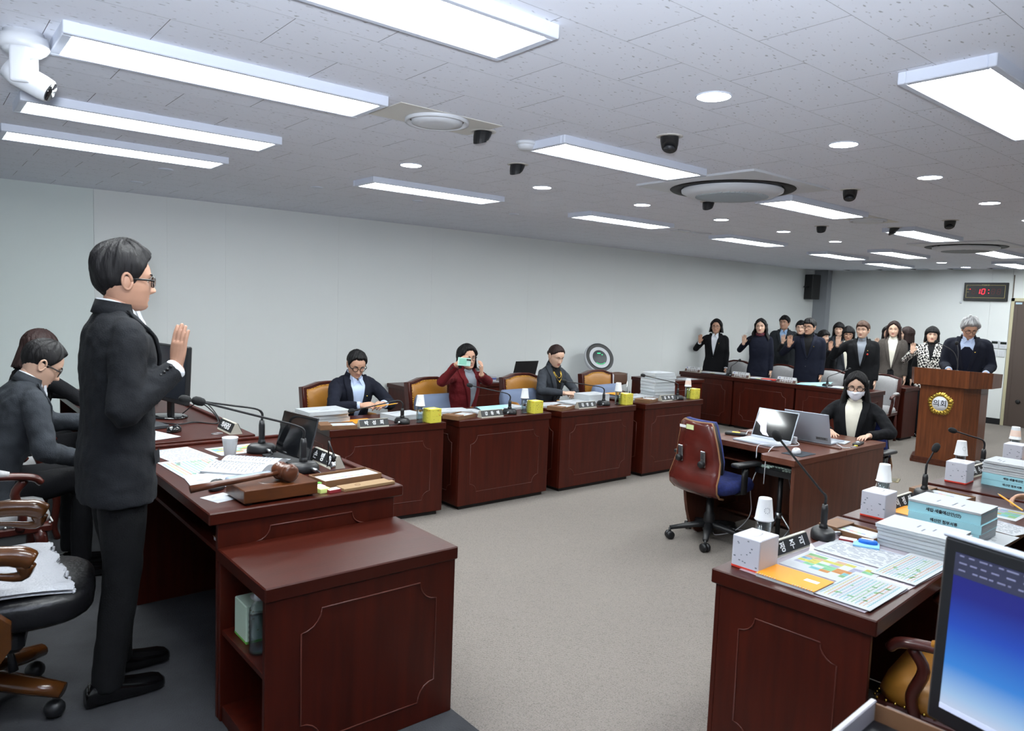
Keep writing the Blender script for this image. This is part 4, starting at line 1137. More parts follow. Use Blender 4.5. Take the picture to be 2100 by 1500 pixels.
def nameplate(label, loc, rz, body, L=0.235, H=0.06, group='black name plates', size=0.036, both=True, front=BLACK, ink=None):
    """tent-shaped plate; local -y carries the reading side"""
    ink = ink or mat('letter_white', (228, 230, 234), 0.5)
    t = thing('name_plate', label, 'name plate', loc, rz, group)
    d = 0.034
    q = MB(); q.prism([(-d, 0), (d, 0), (0.006, H), (-0.006, H)], -L / 2, L / 2, M=Matrix.Rotation(PI / 2, 4, 'Z') @ RTX); q.build('stand', BEIGE, t)
    tl = math.atan2(d - 0.006, H)
    for sy in ((-1, 1) if both else (-1,)):
        Mf = Matrix.Rotation(0 if sy < 0 else PI, 4, 'Z') @ TR(0, -(d + 0.006) / 2 - 0.0012, H / 2 + 0.003, 0, -tl)
        q = MB(); q.rbox(-L / 2 + 0.001, L / 2 - 0.001, -0.001, 0.001, -H / 2 + 0.006, H / 2 - 0.002, 0.0005, M=Mf); q.build('face', front, t)
        text('lettering', body, size, ink, t, Mf @ Matrix.Translation((0, -0.0014, -0.001)) @ RTX, bold=0.0006)
    return t

COLS = [mat('tint_green', (116, 159, 111), 0.75), mat('tint_peach', (175, 144, 120), 0.75), mat('tint_blue', (111, 148, 171), 0.75), mat('tint_yellow', (175, 171, 83), 0.75), mat('tint_lilac', (144, 146, 168), 0.75), mat('tint_mint', (111, 168, 129), 0.75), mat('tint_orange', (175, 120, 65), 0.75), mat('tint_cyan', (102, 160, 168), 0.75)]
PRINTM = [INKG, INKBLUE, INKB] + COLS
def sheet(label, loc, rz, w, h, style, seed=1, group=None, th=0.0012, name='paper_sheet', curl=0.0, cat='paper'):
    """paper lying flat, its centre at loc, printed with lines, a table or a timetable"""
    rnd = random.Random(seed)
    t = thing(name, label, cat, loc, rz, group)
    q = MB(); q.box(-w / 2, w / 2, -h / 2, h / 2, 0, th); q.build('page', PAPER, t)
    q = MB(); z0, z1 = th, th + 0.0003
    def R(x0, x1, y0, y1, m):
        q.box(x0 * w / 2, x1 * w / 2, y0 * h / 2, y1 * h / 2, z0, z1, m)
    if style == 'text':
        for k in range(14):
            y = 0.82 - k * 0.12
            x = -0.85
            while x < 0.75:
                L_ = rnd.uniform(0.05, 0.3)
                if rnd.random() < 0.8:
                    R(x, min(0.85, x + L_), y, y + 0.035, 0)
                x += L_ + 0.06
        R(-0.85, 0.85, 0.9, 0.915, 1)
    elif style == 'timetable':
        R(-0.8, 0.5, 0.84, 0.87, 1)
        for r in range(6):
            for c_ in range(7):
                if rnd.random() < 0.82:
                    m_ = 3 + (c_ // 2 + r + rnd.randint(0, 1)) % 8
                    x0 = -0.88 + c_ * 0.25; y0 = 0.5 - r * 0.22
                    R(x0, x0 + 0.245, y0, y0 + 0.21, m_)
                    R(x0 + 0.03, x0 + 0.03 + rnd.uniform(0.06, 0.17), y0 + 0.09, y0 + 0.115, 0)
    elif style == 'table':
        for c_ in range(13):
            R(-0.9 + c_ * 0.14, -0.9 + c_ * 0.14 + 0.03, -0.85, 0.8, 3 + (c_ * 3) % 8 if c_ % 3 else 10)
        for r in range(16):
            R(-0.9, 0.85, 0.8 - r * 0.1, 0.805 - r * 0.1, 0)
        for k in range(14):
            x = rnd.uniform(-0.8, 0.6); y = rnd.uniform(-0.7, 0.7)
            R(x, x + rnd.uniform(0.06, 0.22), y, y + 0.06, 3)
    elif style == 'sparse':
        for k in range(5):
            x = rnd.uniform(-0.7, 0.2); y = rnd.uniform(-0.6, 0.6)
            R(x, x + rnd.uniform(0.1, 0.5), y, y + 0.03, 0)
        R(-0.7, 0.7, -0.86, -0.84, 1)
    q.build('print', PRINTM, t)['kind'] = 'stuff'
    return t

def stack(things):
    """(label, x, y, z, rz, w, d, h, cover, group[, spine text]) books and bound papers, each its own thing"""
    for lab, x, y, z, rz, w_, d_, h_, cover, group, *sp in things:
        t = thing('document', lab, 'document', (x, y, z), rz, group)
        if cover is None:
            q = MB(); q.rbox(-w_ / 2, w_ / 2, -d_ / 2, d_ / 2, 0.0, h_, 0.002); q.build('pages', PAPER2, t)
            q = MB(); q.box(-w_ / 2 - 0.001, w_ / 2 + 0.001, -d_ / 2 - 0.001, d_ / 2 + 0.001, h_ - 0.0005, h_ + 0.0008); q.build('top_sheet', PAPER, t)
            q = MB(); rnd = random.Random(int(x * 77 + y * 31 + z * 1000))
            for k in range(4):
                xx = rnd.uniform(-0.35, 0.1) * w_; yy = rnd.uniform(-0.35, 0.35) * d_
                q.box(xx, xx + 0.2 * w_, yy, yy + 0.006, h_ + 0.0008, h_ + 0.0011)
            q.build("print", INKG, t)['kind'] = 'stuff'
        else:
            q = MB(); q.box(-w_ / 2 + 0.003, w_ / 2, -d_ / 2 + 0.002, d_ / 2 - 0.002, 0.001, h_ - 0.001); q.build('pages', PAPER2, t)
            q = MB(); q.box(-w_ / 2, w_ / 2 + 0.002, -d_ / 2, d_ / 2, 0, 0.0012); q.box(-w_ / 2, w_ / 2 + 0.002, -d_ / 2, d_ / 2, h_ - 0.0012, h_); q.box(-w_ / 2, -w_ / 2 + 0.003, -d_ / 2, d_ / 2, 0.0012, h_ - 0.0012); q.build('cover', cover, t)
            if sp:
                text('spine_title', sp[0], h_ * 0.42, INKB, t, Matrix.Translation((-w_ / 2 - 0.0006, 0.0, h_ / 2)) @ Matrix.Rotation(-PI / 2, 4, 'Z') @ RTX, bold=0.0004)

def tray(label, loc, rz, L=0.29, W=0.155, group='brown card pencil trays', lid=True, H=0.03, pad=True):
    t = thing('pencil_tray', label, 'tray', loc, rz, group)
    q = MB(); q.box(-L / 2, L / 2, -W / 2, W / 2, 0, 0.003); q.build('floor', BROWNBOX, t)
    q = MB(); q.rbox(-L / 2, L / 2, -W / 2, -W / 2 + 0.004, 0.003, H, 0.001); q.rbox(-L / 2, L / 2, W / 2 - 0.004, W / 2, 0.003, H, 0.001)
    q.rbox(-L / 2, -L / 2 + 0.004, -W / 2 + 0.004, W / 2 - 0.004, 0.003, H, 0.001); q.rbox(L / 2 - 0.004, L / 2, -W / 2 + 0.004, W / 2 - 0.004, 0.003, H, 0.001); q.build('rim', BROWNBOX, t)
    if not pad:
        q = MB(); q.box(-L / 2 + 0.006, L / 2 - 0.006, -W / 2 + 0.006, W / 2 - 0.006, 0.003, 0.006); q.build('liner', BLACK, t)
        return t
    q = MB(); q.box(-L / 2 + 0.006, L / 2 - 0.006, -W / 2 + 0.006, W / 2 - 0.03, 0.003, H - 0.004); q.build('note_pad', PAPER, t)
    q = MB()
    for k in range(8):
        q.box(-L * 0.3 + k * L * 0.07, -L * 0.3 + (k + 1) * L * 0.07, -0.03, -0.024, H - 0.004, H - 0.0036, k % 4)
    q.build('rainbow_line', [RED, ORANGE, GREEN, INKBLUE], t)
    if lid:
        q = MB(); q.rbox(-L / 2 + 0.0, -L / 2 + 0.085, -W / 2, W / 2, H, H + 0.006, 0.001); q.build('lid_flap', BROWNBOX, t)
    return t

def pencil(label, a, b, parent=None):
    t = thing('pencil', label, 'pencil', a)
    d = Vector(b) - Vector(a); n = d.normalized()
    q = MB(); q.tube([(0, 0, 0), d * 0.9], 0.0042, 6, smooth=False); q.build('shaft', PENCIL, t)
    q = MB(); q.tube([d * 0.9, d * 0.975], [0.0042, 0.0012], 6); q.build('sharpened_tip', mat('pencil_wood', (214, 180, 136), 0.7), t)
    q = MB(); q.tube([d * 0.975, d], [0.0012, 0.0003], 6); q.build('lead', INKB, t)
    return t

# ---- desks along the white wall
LN = ['the man with the pencil', 'the woman photographing', 'the woman in the slate jacket', 'the empty tan chair']
NAMES = ['박   성   희', '강   동   매', '김   영   심', '김   자   빈']
for i, (mx, my, hx, hz, nx, ny, rz, bx, by, tx, ty, trx, try_) in enumerate([
        (2.97, 4.90, 2.60, 0.865, 2.70, 4.875, -0.08, 3.115, 4.87, 3.215, 4.845, 2.44, 4.93),
        (4.07, 4.91, 3.72, 1.01, 3.815, 4.855, 0, 4.215, 4.88, 4.315, 4.85, 3.54, 4.91),
        (5.29, 4.93, 4.86, 1.0, 4.985, 4.875, 0, 5.465, 4.90, 5.55, 4.87, 4.70, 4.90),
        (6.42, 4.90, 5.98, 1.02, 6.225, 4.885, 0, 6.575, 4.885, 6.645, 4.86, 5.93, 4.90)]):
    mic('gooseneck microphone on the desk of ' + LN[i], (mx, my, ZD), (hx, my + 0.12, hz), 0.2, 0.12)
    nameplate('black name plate with three white syllables before ' + LN[i], (nx, ny, ZD), rz, NAMES[i], group=None)
    bottle('clear water bottle beside the yellow tissue box of ' + LN[i], (bx, by, ZD))
    cup_on('white paper cup upside down on the bottle of ' + LN[i], (bx, by, ZD + 0.135), 'ring' if i == 0 else ('band' if i == 3 else None), h=0.085)
    tissue_box('yellow tissue box on the desk of ' + LN[i], (tx, ty, ZD), 0.06, YELLOWBOX, None, 'yellow tissue boxes', 0.11, 0.1, 0.112, mat('gold_print', (216, 160, 40), 0.5))
    tray('brown pencil tray at the corner of the desk of ' + LN[i], (trx, try_ + 0.02, ZD), -0.25 if i == 0 else PI / 2 - 1.2, 0.27, 0.16)
SG = 'papers on the wall-side desks'
stack([
    ('thick bound paper at the base of the pile by the pencil man', 2.47, 5.2, ZD, 0.1, 0.3, 0.21, 0.045, None, SG),
    ('second bound paper in the pile by the pencil man', 2.46, 5.2, ZD + 0.047, 0.13, 0.29, 0.21, 0.03, None, SG),
    ('loose sheets topping the pile by the pencil man', 2.44, 5.19, ZD + 0.079, 0.02, 0.34, 0.25, 0.028, None, SG),
    ('white papers in front of the hands with the pencil, beside the microphone', 3.11, 5.12, ZD, 0.1, 0.3, 0.22, 0.04, None, SG),
    ('white papers between yellow tissue box and woman photographing', 3.62, 5.16, ZD, -0.2, 0.3, 0.21, 0.03, None, SG),
    ('thin open papers before the woman photographing', 3.96, 5.13, ZD, 0.0, 0.32, 0.22, 0.012, None, SG),
    ('white papers beside the bottle of the woman photographing', 4.28, 5.17, ZD, 0.1, 0.24, 0.2, 0.02, None, SG),
    ('white papers under the clasped hands of the woman in slate', 4.75, 5.14, ZD, -0.2, 0.3, 0.22, 0.015, None, SG),
    ('open white booklet before the woman in the slate jacket', 5.15, 5.16, ZD, 0.05, 0.34, 0.24, 0.016, None, SG),
    ('thick white block of paper by the bottle of the woman in slate', 5.42, 5.22, ZD, 0.0, 0.3, 0.22, 0.075, None, SG),
    ('thin white papers in front of the empty tan chair', 6.02, 5.15, ZD, 0.0, 0.32, 0.24, 0.03, None, SG),
    ('sheets topped with an orange cover before the empty tan chair', 5.86, 5.2, ZD + 0.032, 0.1, 0.24, 0.2, 0.02, None, SG)])
# tallest pile on the last desk: eight bound volumes
TP = 'volumes of the tallest paper pile'
for k in range(8):
    stack([('white bound volume in the tallest pile, %s from the bottom' % ['first', 'second', 'third', 'fourth', 'fifth', 'sixth', 'seventh', 'eighth'][k],
            6.36 + 0.006 * math.sin(k * 2.3), 5.13 + 0.006 * math.cos(k * 1.7), ZD + 0.0345 * k, -0.12 + 0.03 * math.sin(k * 1.9), 0.3, 0.23, 0.033, None, TP)])
q = MB(); q.box(2.56, 2.80, 4.99, 5.16, ZD, ZD + 0.012); o = q.build('notebook', PAPER2); tag(o, 'orange notebook under the hands of the man with the pencil', 'notebook')
q = MB(); q.rbox(2.555, 2.805, 4.985, 5.165, ZD + 0.012, ZD + 0.014, 0.0005); q.build('cover', ORANGE, o)
q = MB(); q.box(5.7, 5.92, 5.1, 5.3, ZD + 0.0545, ZD + 0.057); o = q.build('folder', ORANGE); tag(o, 'orange folder on papers before the empty tan chair', 'folder')
pencil('yellow pencil held by the man in the navy jacket', (2.985, 5.34, 0.832), (3.19, 5.33, 0.848))
pencil('pencil resting on the pale blue booklet of the woman photographing', (3.98, 5.05, 0.777), (4.13, 5.0, 0.777))
q = MB(); rr = [[(0.17 * u, 0.11 * v, 0.02 + 0.012 * math.sin(3 * v)) for u in np.linspace(-1, 1, 6)] for v in np.linspace(-1, 1, 8)]
q.grid(rr); q.grid([[(x, y, z - 0.004) for x, y, z in r] for r in rr[::-1]]); o = q.build('booklet', CYANC, None, (4.08, 5.13, ZD + 0.001)); tag(o, 'pale blue opened booklet before the woman photographing', 'booklet')
q = MB(); q.rbox(-0.037, 0.037, -0.078, 0.078, 0, 0.008, 0.003); o = q.build('smartphone', GLOSSBLACK, None, (5.09, 5.03, ZD), (0, 0, 1.1)); tag(o, 'black smartphone lying before the woman in the slate jacket', 'smartphone')

# ---- far witness desks: signs, folders, microphones
WN = ['before the woman with glasses', 'before the woman with the scarf', 'before the man in navy']
for i, (y, job) in enumerate([(7.0, '관광체육과장'), (6.14, '문화예술과장'), (5.4, '교육협력과장')]):
    t = thing('desk_sign', 'two-tone desk sign, white over brown, ' + WN[i], 'sign', (9.53, y, 0.752), -PI / 2)
    tl = 0.35; Mf = TR(0, 0.0, 0.038, 0, -tl)
    q = MB(); q.prism([(-0.03, 0), (0.04, 0), (0.008, 0.078), (0.0, 0.078)], -0.14, 0.14, M=Matrix.Rotation(PI / 2, 4, 'Z') @ RTX); q.build('stand', BEIGE, t)
    q = MB(); q.box(-0.14, 0.14, -0.019, -0.0165, 0.002, 0.042, M=Mf); q.build('upper_plate', LABELW, t)
    q = MB(); q.box(-0.14, 0.14, -0.019, -0.0165, -0.038, 0.001, M=Mf); q.build('lower_plate', mat('sign_brown', (104, 78, 72), 0.5), t)
    text('lettering', '송 파 구 청', 0.03, INKB, t, Mf @ Matrix.Translation((0.02, -0.0195, 0.022)) @ RTX)
    text('lettering', job, 0.038, mat('letter_white', (228, 230, 234), 0.5), t, Mf @ Matrix.Translation((0, -0.0195, -0.019)) @ RTX, bold=0.0006)
    q = MB(); q.lathe([(0.009, 0), (0.009, 0.001), (0.001, 0.001)], 10, M=Mf @ TR(-0.105, -0.019, 0.022, 0, PI / 2)); q.build('logo_mark', INKBLUE, t)
FG = 'folders and papers on the witness desks'
for i, (y, x, rz, lab) in enumerate([(6.72, 9.72, 0.2, 'open dark folder with white sheet before the woman with glasses'), (5.86, 9.68, -0.1, 'white papers and red-edged booklet before the woman with the scarf'), (5.05, 9.66, 0.25, 'pale blue open folder before the man in navy'), (4.62, 9.7, 0.1, 'white papers with a yellow tab before the short-haired woman')]):
    t = thing('folder', lab, 'folder', (x, y, 0.752), rz, FG)
    q = MB(); q.rbox(-0.16, 0.16, -0.23, 0.23, 0, 0.006, 0.001); q.build('cover', mat('folder_navy', (30, 34, 62), 0.5), t)
    q = MB(); rr = [[(-0.15 + 0.3 * u, 0.21 * v, 0.009 + 0.022 * (1 - v) * (i == 2) * (u > 0.3) + 0.006 * math.sin(3 * u)) for u in np.linspace(0, 1, 5)] for v in np.linspace(-1, 1, 7)]
    q.grid(rr); q.grid([[(a_, b_, c_ - 0.003) for a_, b_, c_ in r] for r in rr[::-1]]); q.build('page', CYANC if i == 2 else PAPER, t)
    q = MB(); q.box(-0.16, -0.13, -0.05, 0.02, 0.012, 0.014); q.build('tab', mat('tab_yellow', (226, 222, 110), 0.6), t)
q = MB(); q.rbox(-0.06, 0.06, -0.09, 0.09, 0, 0.02, 0.002); o = q.build('booklet', RED, None, (9.62, 5.74, 0.752), (0, 0, 0.1)); tag(o, 'small red booklet before the woman with the scarf', 'booklet')
q = MB(); q.rbox(-0.035, 0.035, -0.07, 0.07, 0, 0.008, 0.002); o = q.build('smartphone', GLOSSBLACK, None, (9.58, 5.57, 0.752), (0, 0, 0.3)); tag(o, 'dark smartphone on the witness desk beside the man in navy', 'smartphone')
mic('gooseneck microphone standing before the scarf woman on the witness desk', (9.62, 6.38, 0.752), (9.9, 6.42, 0.98), 0, 0.09)
mic('gooseneck microphone standing before the man in navy on the witness desk', (9.62, 4.86, 0.752), (9.92, 4.72, 1.0), 0, 0.09)
sheet('white sheet on the wall table beside the yellow tissue box', (8.45, 6.33, 0.752), 0.1, 0.34, 0.2, 'text', 5)

# ---- wall-side equipment
t = thing('air_purifier', 'tall white air purifier with tilted round black head by the wall', 'air purifier', (7.5, 7.12, 0))
q = MB(); q.lathe([(0.2, 0.0), (0.225, 0.02), (0.228, 0.4), (0.225, 0.775), (0.2, 0.795), (0.001, 0.797)], 36); q.build('body', WHITEP, t)
q = MB()
for k in range(26):
    z = 0.12 + k * 0.02
    q.lathe([(0.2285, z), (0.2292, z + 0.006), (0.2285, z + 0.012)], 30, caps=False)
q.build('intake_ribs', WHITEP, t)
q = MB(); q.lathe([(0.07, 0.79), (0.055, 0.83), (0.06, 0.9)], 20, M=TR(0, 0.02, 0)); q.build('neck', DARKGREY, t)
Mh = TR(-0.01, -0.02, 1.01, -0.35, 0, 0) @ Matrix.Rotation(1.12, 4, 'X')
q = MB(); q.lathe([(0.06, -0.1), (0.17, -0.09), (0.222, -0.04), (0.226, 0.0), (0.215, 0.018), (0.2, 0.012)], 40, caps=True, M=Mh); hd = q.build('round_head', WHITEP, t)
q = MB(); q.lathe([(0.214, 0.016), (0.19, 0.02), (0.125, 0.004), (0.122, 0.001)], 40, caps=False, M=Mh); q.build('louvre_ring', BLACK, hd)
q = MB(); q.lathe([(0.124, 0.003), (0.11, 0.012), (0.001, 0.014)], 36, caps=False, M=Mh); q.build('display_disc', mat('purifier_grey', (76, 80, 84), 0.4), hd)
q = MB()
GRN = mat('led_green', (40, 220, 130), 0.4, emit=1.0)
for k in range(-4, 5):
    a = -PI / 2 + k * 0.16
    q.rbox(0.1 * math.cos(a) - 0.006, 0.1 * math.cos(a) + 0.006, 0.1 * math.sin(a) - 0.003, 0.1 * math.sin(a) + 0.003, 0.013, 0.016, 0.001, M=Mh)
q.rbox(-0.03, 0.02, 0.055, 0.068, 0.0135, 0.0155, 0.001, M=Mh); q.rbox(0.035, 0.05, 0.035, 0.047, 0.0135, 0.0155, 0.001, M=Mh)
q.build('led_lights', GRN, hd)
text('brand_text', 'LG', 0.04, INKG, t, Matrix.Translation((0.03, -0.2288, 0.69)) @ RTX)
q = MB(); q.lathe([(0.016, 0), (0.016, 0.002), (0.001, 0.002)], 14, M=TR(-0.02, -0.2275, 0.69, 0, PI / 2)); q.build('brand_dot', mat('maroon', (120, 30, 50), 0.5), t)

t = thing('desk_telephone', 'black desk telephone with display on the wall table', 'telephone', (5.33, 7.12, 0.75), 0.15)
q = MB(); q.prism([(-0.1, 0), (0.1, 0), (0.1, 0.1), (-0.1, 0.035)], -0.12, 0.12, M=Matrix.Rotation(PI / 2, 4, 'Z') @ RTX); q.build('body', BLACK, t)
q = MB(); q.rbox(-0.13, 0.11, -0.045, 0.045, -0.008, 0.012, 0.008, M=TR(0.02, 0.05, 0.14, 0, 0.5)); q.build('display', GLOSSBLACK, t)
q = MB(); q.tube([(-0.17, -0.08, 0.07), (-0.175, 0.0, 0.1), (-0.17, 0.09, 0.12)], [0.026, 0.018, 0.028], 10); q.build('handset', BLACK, t)
q = MB(); q.tube(smooth_path([(0.1, -0.05, 0.02), (0.2, -0.12, 0.01), (0.28, -0.2, -0.02), (0.27, -0.21, -0.3), (0.22, -0.2, -0.5)], 5), 0.006, 6); q.build('cord', WHITEP, t)
t = thing('plastic_tub', 'small white tub with blue band on the wall table beside the telephone', 'container', (5.62, 7.15, 0.75))
q = MB(); q.lathe([(0.05, 0), (0.06, 0.07), (0.062, 0.075), (0.057, 0.07), (0.047, 0.006), (0.001, 0.006)], 20, caps=False); q.build('tub', WHITEP, t)
q = MB(); q.lathe([(0.0535, 0.02), (0.0575, 0.045)], 20, caps=False); q.build('blue_band', INKBLUE, t)

def laptop(label, loc, rz, W=0.33, D=0.22, ang=1.85, base_m=BLACK, lid_m=BLACK, scr=GLOSSBLACK, group=None):
    """local +y is the hinge side; screen faces -y"""
    t = thing('laptop', label, 'laptop', loc, rz, group)
    q = MB(); q.rbox(-W / 2, W / 2, -D, 0, 0, 0.014, 0.003); q.build('base', base_m, t)
    q = MB()
    for r in range(5):
        for c_ in range(13):
            q.box(-W * 0.45 + c_ * W * 0.069, -W * 0.45 + c_ * W * 0.069 + W * 0.058, -0.04 - r * 0.019 - 0.015, -0.04 - r * 0.019, 0.014, 0.0152)
    kb = q.build('keyboard', WHITEP if base_m is SILVER else DARKGREY, t); kb['kind'] = 'stuff'
    q = MB(); q.box(-0.05, 0.05, -D + 0.012, -D + 0.068, 0.014, 0.0145); q.build('touchpad', base_m, t)
    Ms = TR(0, 0, 0.012, 0, -(ang - PI / 2))
    q = MB(); q.rbox(-W / 2, W / 2, -0.004, 0.003, 0, D, 0.002, M=Ms); ld = q.build('lid', lid_m, t)
    q = MB(); q.box(-W / 2 + 0.008, W / 2 - 0.008, -0.0052, -0.004, 0.014, D - 0.008, M=Ms); q.build('screen', scr, ld)
    return t, ld, Ms
laptop('black laptop opened on the wall table behind the woman in slate', (6.05, 7.05, 0.752), PI, 0.38, 0.25)
T1, L1, M1 = laptop('white laptop with dark screen facing the empty office chair', (5.04, 2.955, 0.757), -PI / 2 - 0.04, 0.345, 0.235, 1.95, SILVER, SILVER)
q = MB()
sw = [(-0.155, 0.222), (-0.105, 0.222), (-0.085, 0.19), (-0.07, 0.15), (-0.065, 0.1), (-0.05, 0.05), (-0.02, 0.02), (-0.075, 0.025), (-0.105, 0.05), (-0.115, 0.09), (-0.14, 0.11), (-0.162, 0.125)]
q.prism(sw, 0, 0.0008, M=M1 @ Matrix.Translation((0, -0.0052, 0)) @ RTX); q.build('screen_reflection', mat('reflection_lilac', (196, 192, 220), 0.4, emit=0.35), L1)  # pale reflection on the dark screen, painted as a faintly glowing patch
T2, L2, M2 = laptop('silver laptop seen from behind before the masked stenographer', (5.30, 2.79, 0.757), PI / 2 + 0.05, 0.345, 0.235, 1.9, SILVER, SILVER)
q = MB(); q.box(-0.15, -0.06, 0.003, 0.0045, 0.02, 0.045, M=M2); q.build('asset_sticker', mat('sticker_grey', (128, 130, 134), 0.5), L2)
text('sticker_text', '송파구의회', 0.016, INKB, L2, M2 @ Matrix.Translation((-0.1, 0.0048, 0.032)) @ Matrix.Rotation(PI, 4, 'Z') @ RTX, bold=0.0003)
t = thing('mouse_pad', 'dark mouse pad on the corner of the recorder desk', 'mouse pad', (4.765, 2.575, 0.757), 0)
q = MB(); q.rbox(-0.1, 0.1, -0.075, 0.075, 0, 0.004, 0.002); q.build('mat', mat('pad_dark', (44, 50, 60), 0.9), t)
def mouse(label, loc, rz, m, m2):
    t = thing('computer_mouse', label, 'mouse', loc, rz)
    q = MB(); rr = []
    for s_, zz in ((0.95, 0.0), (1.0, 0.01), (0.92, 0.024), (0.65, 0.034), (0.02, 0.037)):
        rr.append([(0.03 * s_ * math.cos(a), 0.052 * s_ * math.sin(a) - 0.004 * (1 - s_), zz) for a in np.linspace(0, 2 * PI, 20, endpoint=False)])
    q.loft(rr, 0, True, True); q.build('shell', m, t)
    q = MB(); q.rbox(-0.004, 0.004, 0.012, 0.032, 0.028, 0.037, 0.003); q.build('scroll_wheel', m2, t)
    return t
mouse('white computer mouse on the dark mouse pad', (4.75, 2.585, 0.761), 1.9, WHITEP, DARKGREY)
t = thing('desk_phone_pad', 'flat black device with yellow label at the far side of the recorder desk', 'device', (5.03, 3.25, 0.757), 0.4)
q = MB(); q.rbox(-0.05, 0.05, -0.08, 0.08, 0, 0.022, 0.006); q.build('body', BLACK, t)
q = MB(); q.box(-0.025, 0.02, -0.03, 0.03, 0.022, 0.0228); q.build('label', mat('label_yellow', (236, 196, 40), 0.5), t)
t = thing('usb_charger', 'small white plug adapter standing on the recorder desk', 'charger', (5.1, 2.80, 0.757))
q = MB(); q.rbox(-0.014, 0.014, -0.02, 0.02, 0, 0.055, 0.004); q.build('body', WHITEP, t)
def cable(label, pts, r=0.0035, m=WHITEP, name='cable', group=None):
    q = MB(); q.tube(smooth_path(pts, 7), r, 6); o = q.build(name, m)
    return tag(o, label, 'cable', group)
cable('white cable looping from the charger over the desk edge', [(5.1, 2.78, 0.78), (4.98, 2.7, 0.775), (4.86, 2.78, 0.768), (4.74, 2.76, 0.775), (4.70, 2.78, 0.70), (4.72, 2.8, 0.5)])
cable('white cable bending in front of the white laptop', [(5.1, 2.82, 0.775), (4.95, 2.76, 0.772), (4.8, 2.82, 0.776), (4.715, 2.86, 0.77), (4.70, 2.86, 0.68)])
cable('white cable from the flat black device to the white laptop', [(5.04, 3.17, 0.772), (5.08, 3.17, 0.80), (5.09, 3.1, 0.795), (5.05, 3.09, 0.776)])
cable('white cable beside the silver laptop running to the keys', [(5.36, 2.6, 0.765), (5.3, 2.55, 0.768), (5.26, 2.5, 0.766), (5.3, 2.47, 0.766)])
cable('white cable hanging under the recorder desk to the floor', [(4.9, 2.95, 0.60), (4.85, 2.98, 0.42), (4.9, 3.0, 0.2), (4.86, 3.1, 0.05), (4.75, 3.2, 0.012), (4.95, 3.3, 0.008), (5.1, 3.05, 0.008)])
cable('white cable dropping beside the tripod stand', [(5.0, 2.78, 0.57), (5.02, 2.74, 0.35), (4.98, 2.72, 0.15), (4.93, 2.8, 0.01), (5.1, 2.85, 0.008)])
t = thing('key_bunch', 'keys with a yellow tag and black case on the recorder desk', 'keys', (5.45, 2.50, 0.757), 0.2)
q = MB(); q.rbox(0.02, 0.17, -0.02, 0.03, 0, 0.018, 0.005); q.build('case', BLACK, t)
q = MB(); q.tube([(-0.06 + 0.018 * math.cos(a), 0.018 * math.sin(a), 0.004) for a in np.linspace(0, 2 * PI, 14)], 0.0018, 5); q.rbox(-0.05, -0.01, -0.006, 0.006, 0.001, 0.005, 0.001); q.build('keys', STEEL, t)
q = MB(); q.rbox(-0.01, 0.02, -0.012, 0.012, 0.001, 0.006, 0.001); q.build('tag', mat('tag_yellow', (228, 206, 60), 0.5), t)
q = MB(); q.lathe([(0.014, 0.018), (0.014, 0.026), (0.006, 0.03)], 12, M=TR(0.06, 0.0, 0)); q.build('knob', WHITEP, t)
t = thing('paper_pad', 'white note pad in front of the masked stenographer', 'pad', (5.50, 2.68, 0.757), 0.2)
q = MB(); q.rbox(-0.08, 0.08, -0.09, 0.09, 0, 0.006, 0.001); q.build('pages', PAPER, t)
# stenotype on its tripod under the desk
t = thing('stenotype', 'black shorthand keyboard on a tripod under the recorder desk', 'shorthand machine', (4.83, 2.73, 0), -PI / 2)
q = MB(); q.prism([(-0.15, -0.1), (0.15, -0.1), (0.17, 0.02), (0.15, 0.1), (-0.15, 0.1), (-0.17, 0.02)], 0.57, 0.61); q.build('body', BLACK, t)
KEYM = mat('key_grey', (176, 196, 188), 0.5)
for r in range(3):
    for c_ in range(12):
        if 4 <= c_ <= 7 and r < 2:
            continue
        q = MB(); q.rbox(-0.14 + c_ * 0.0235, -0.14 + c_ * 0.0235 + 0.019, -0.08 + r * 0.035, -0.08 + r * 0.035 + 0.027, 0.611, 0.62, 0.002); q.build('key', KEYM, t)
q = MB(); q.tube([(0, 0, 0.57), (0, 0, 0.08)], 0.017, 12); q.build('pole', BLACK, t)
for k in range(3):
    a = 2 * PI * k / 3 + 0.4
    q = MB(); q.tube([(0.02 * math.cos(a), 0.02 * math.sin(a), 0.27), (0.2 * math.cos(a), 0.2 * math.sin(a), 0.006)], 0.008, 8); q.build('leg', STEEL, t)
q = MB(); q.lathe([(0.024, 0.25), (0.024, 0.29)], 12); q.build('collar', STEEL, t)

# lectern microphone (two thin necks)
t = thing('microphone', 'pair of thin gooseneck microphones on the lectern', 'microphone', (9.66, 3.3, 1.115))
for hx, hy, hz in ((0.02, 0.035, 0.335), (-0.13, 0.21, 0.34)):
    q = MB(); P = smooth_path([(0, 0, 0), (0.0, 0.0, 0.1), (hx * 0.3, hy * 0.25, 0.24), (hx, hy, hz)], 5); q.tube(P, 0.0055, 8); q.build('gooseneck', DARKGREY, t)
    q = MB(); q.ball((hx, hy, hz), (0.02, 0.02, 0.024), 12, 8); q.build('foam_head', BLACKMAT, t)
q = MB(); q.lathe([(0.03, -0.01), (0.03, 0.008), (0.01, 0.014)], 16); q.build('base', BLACK, t)

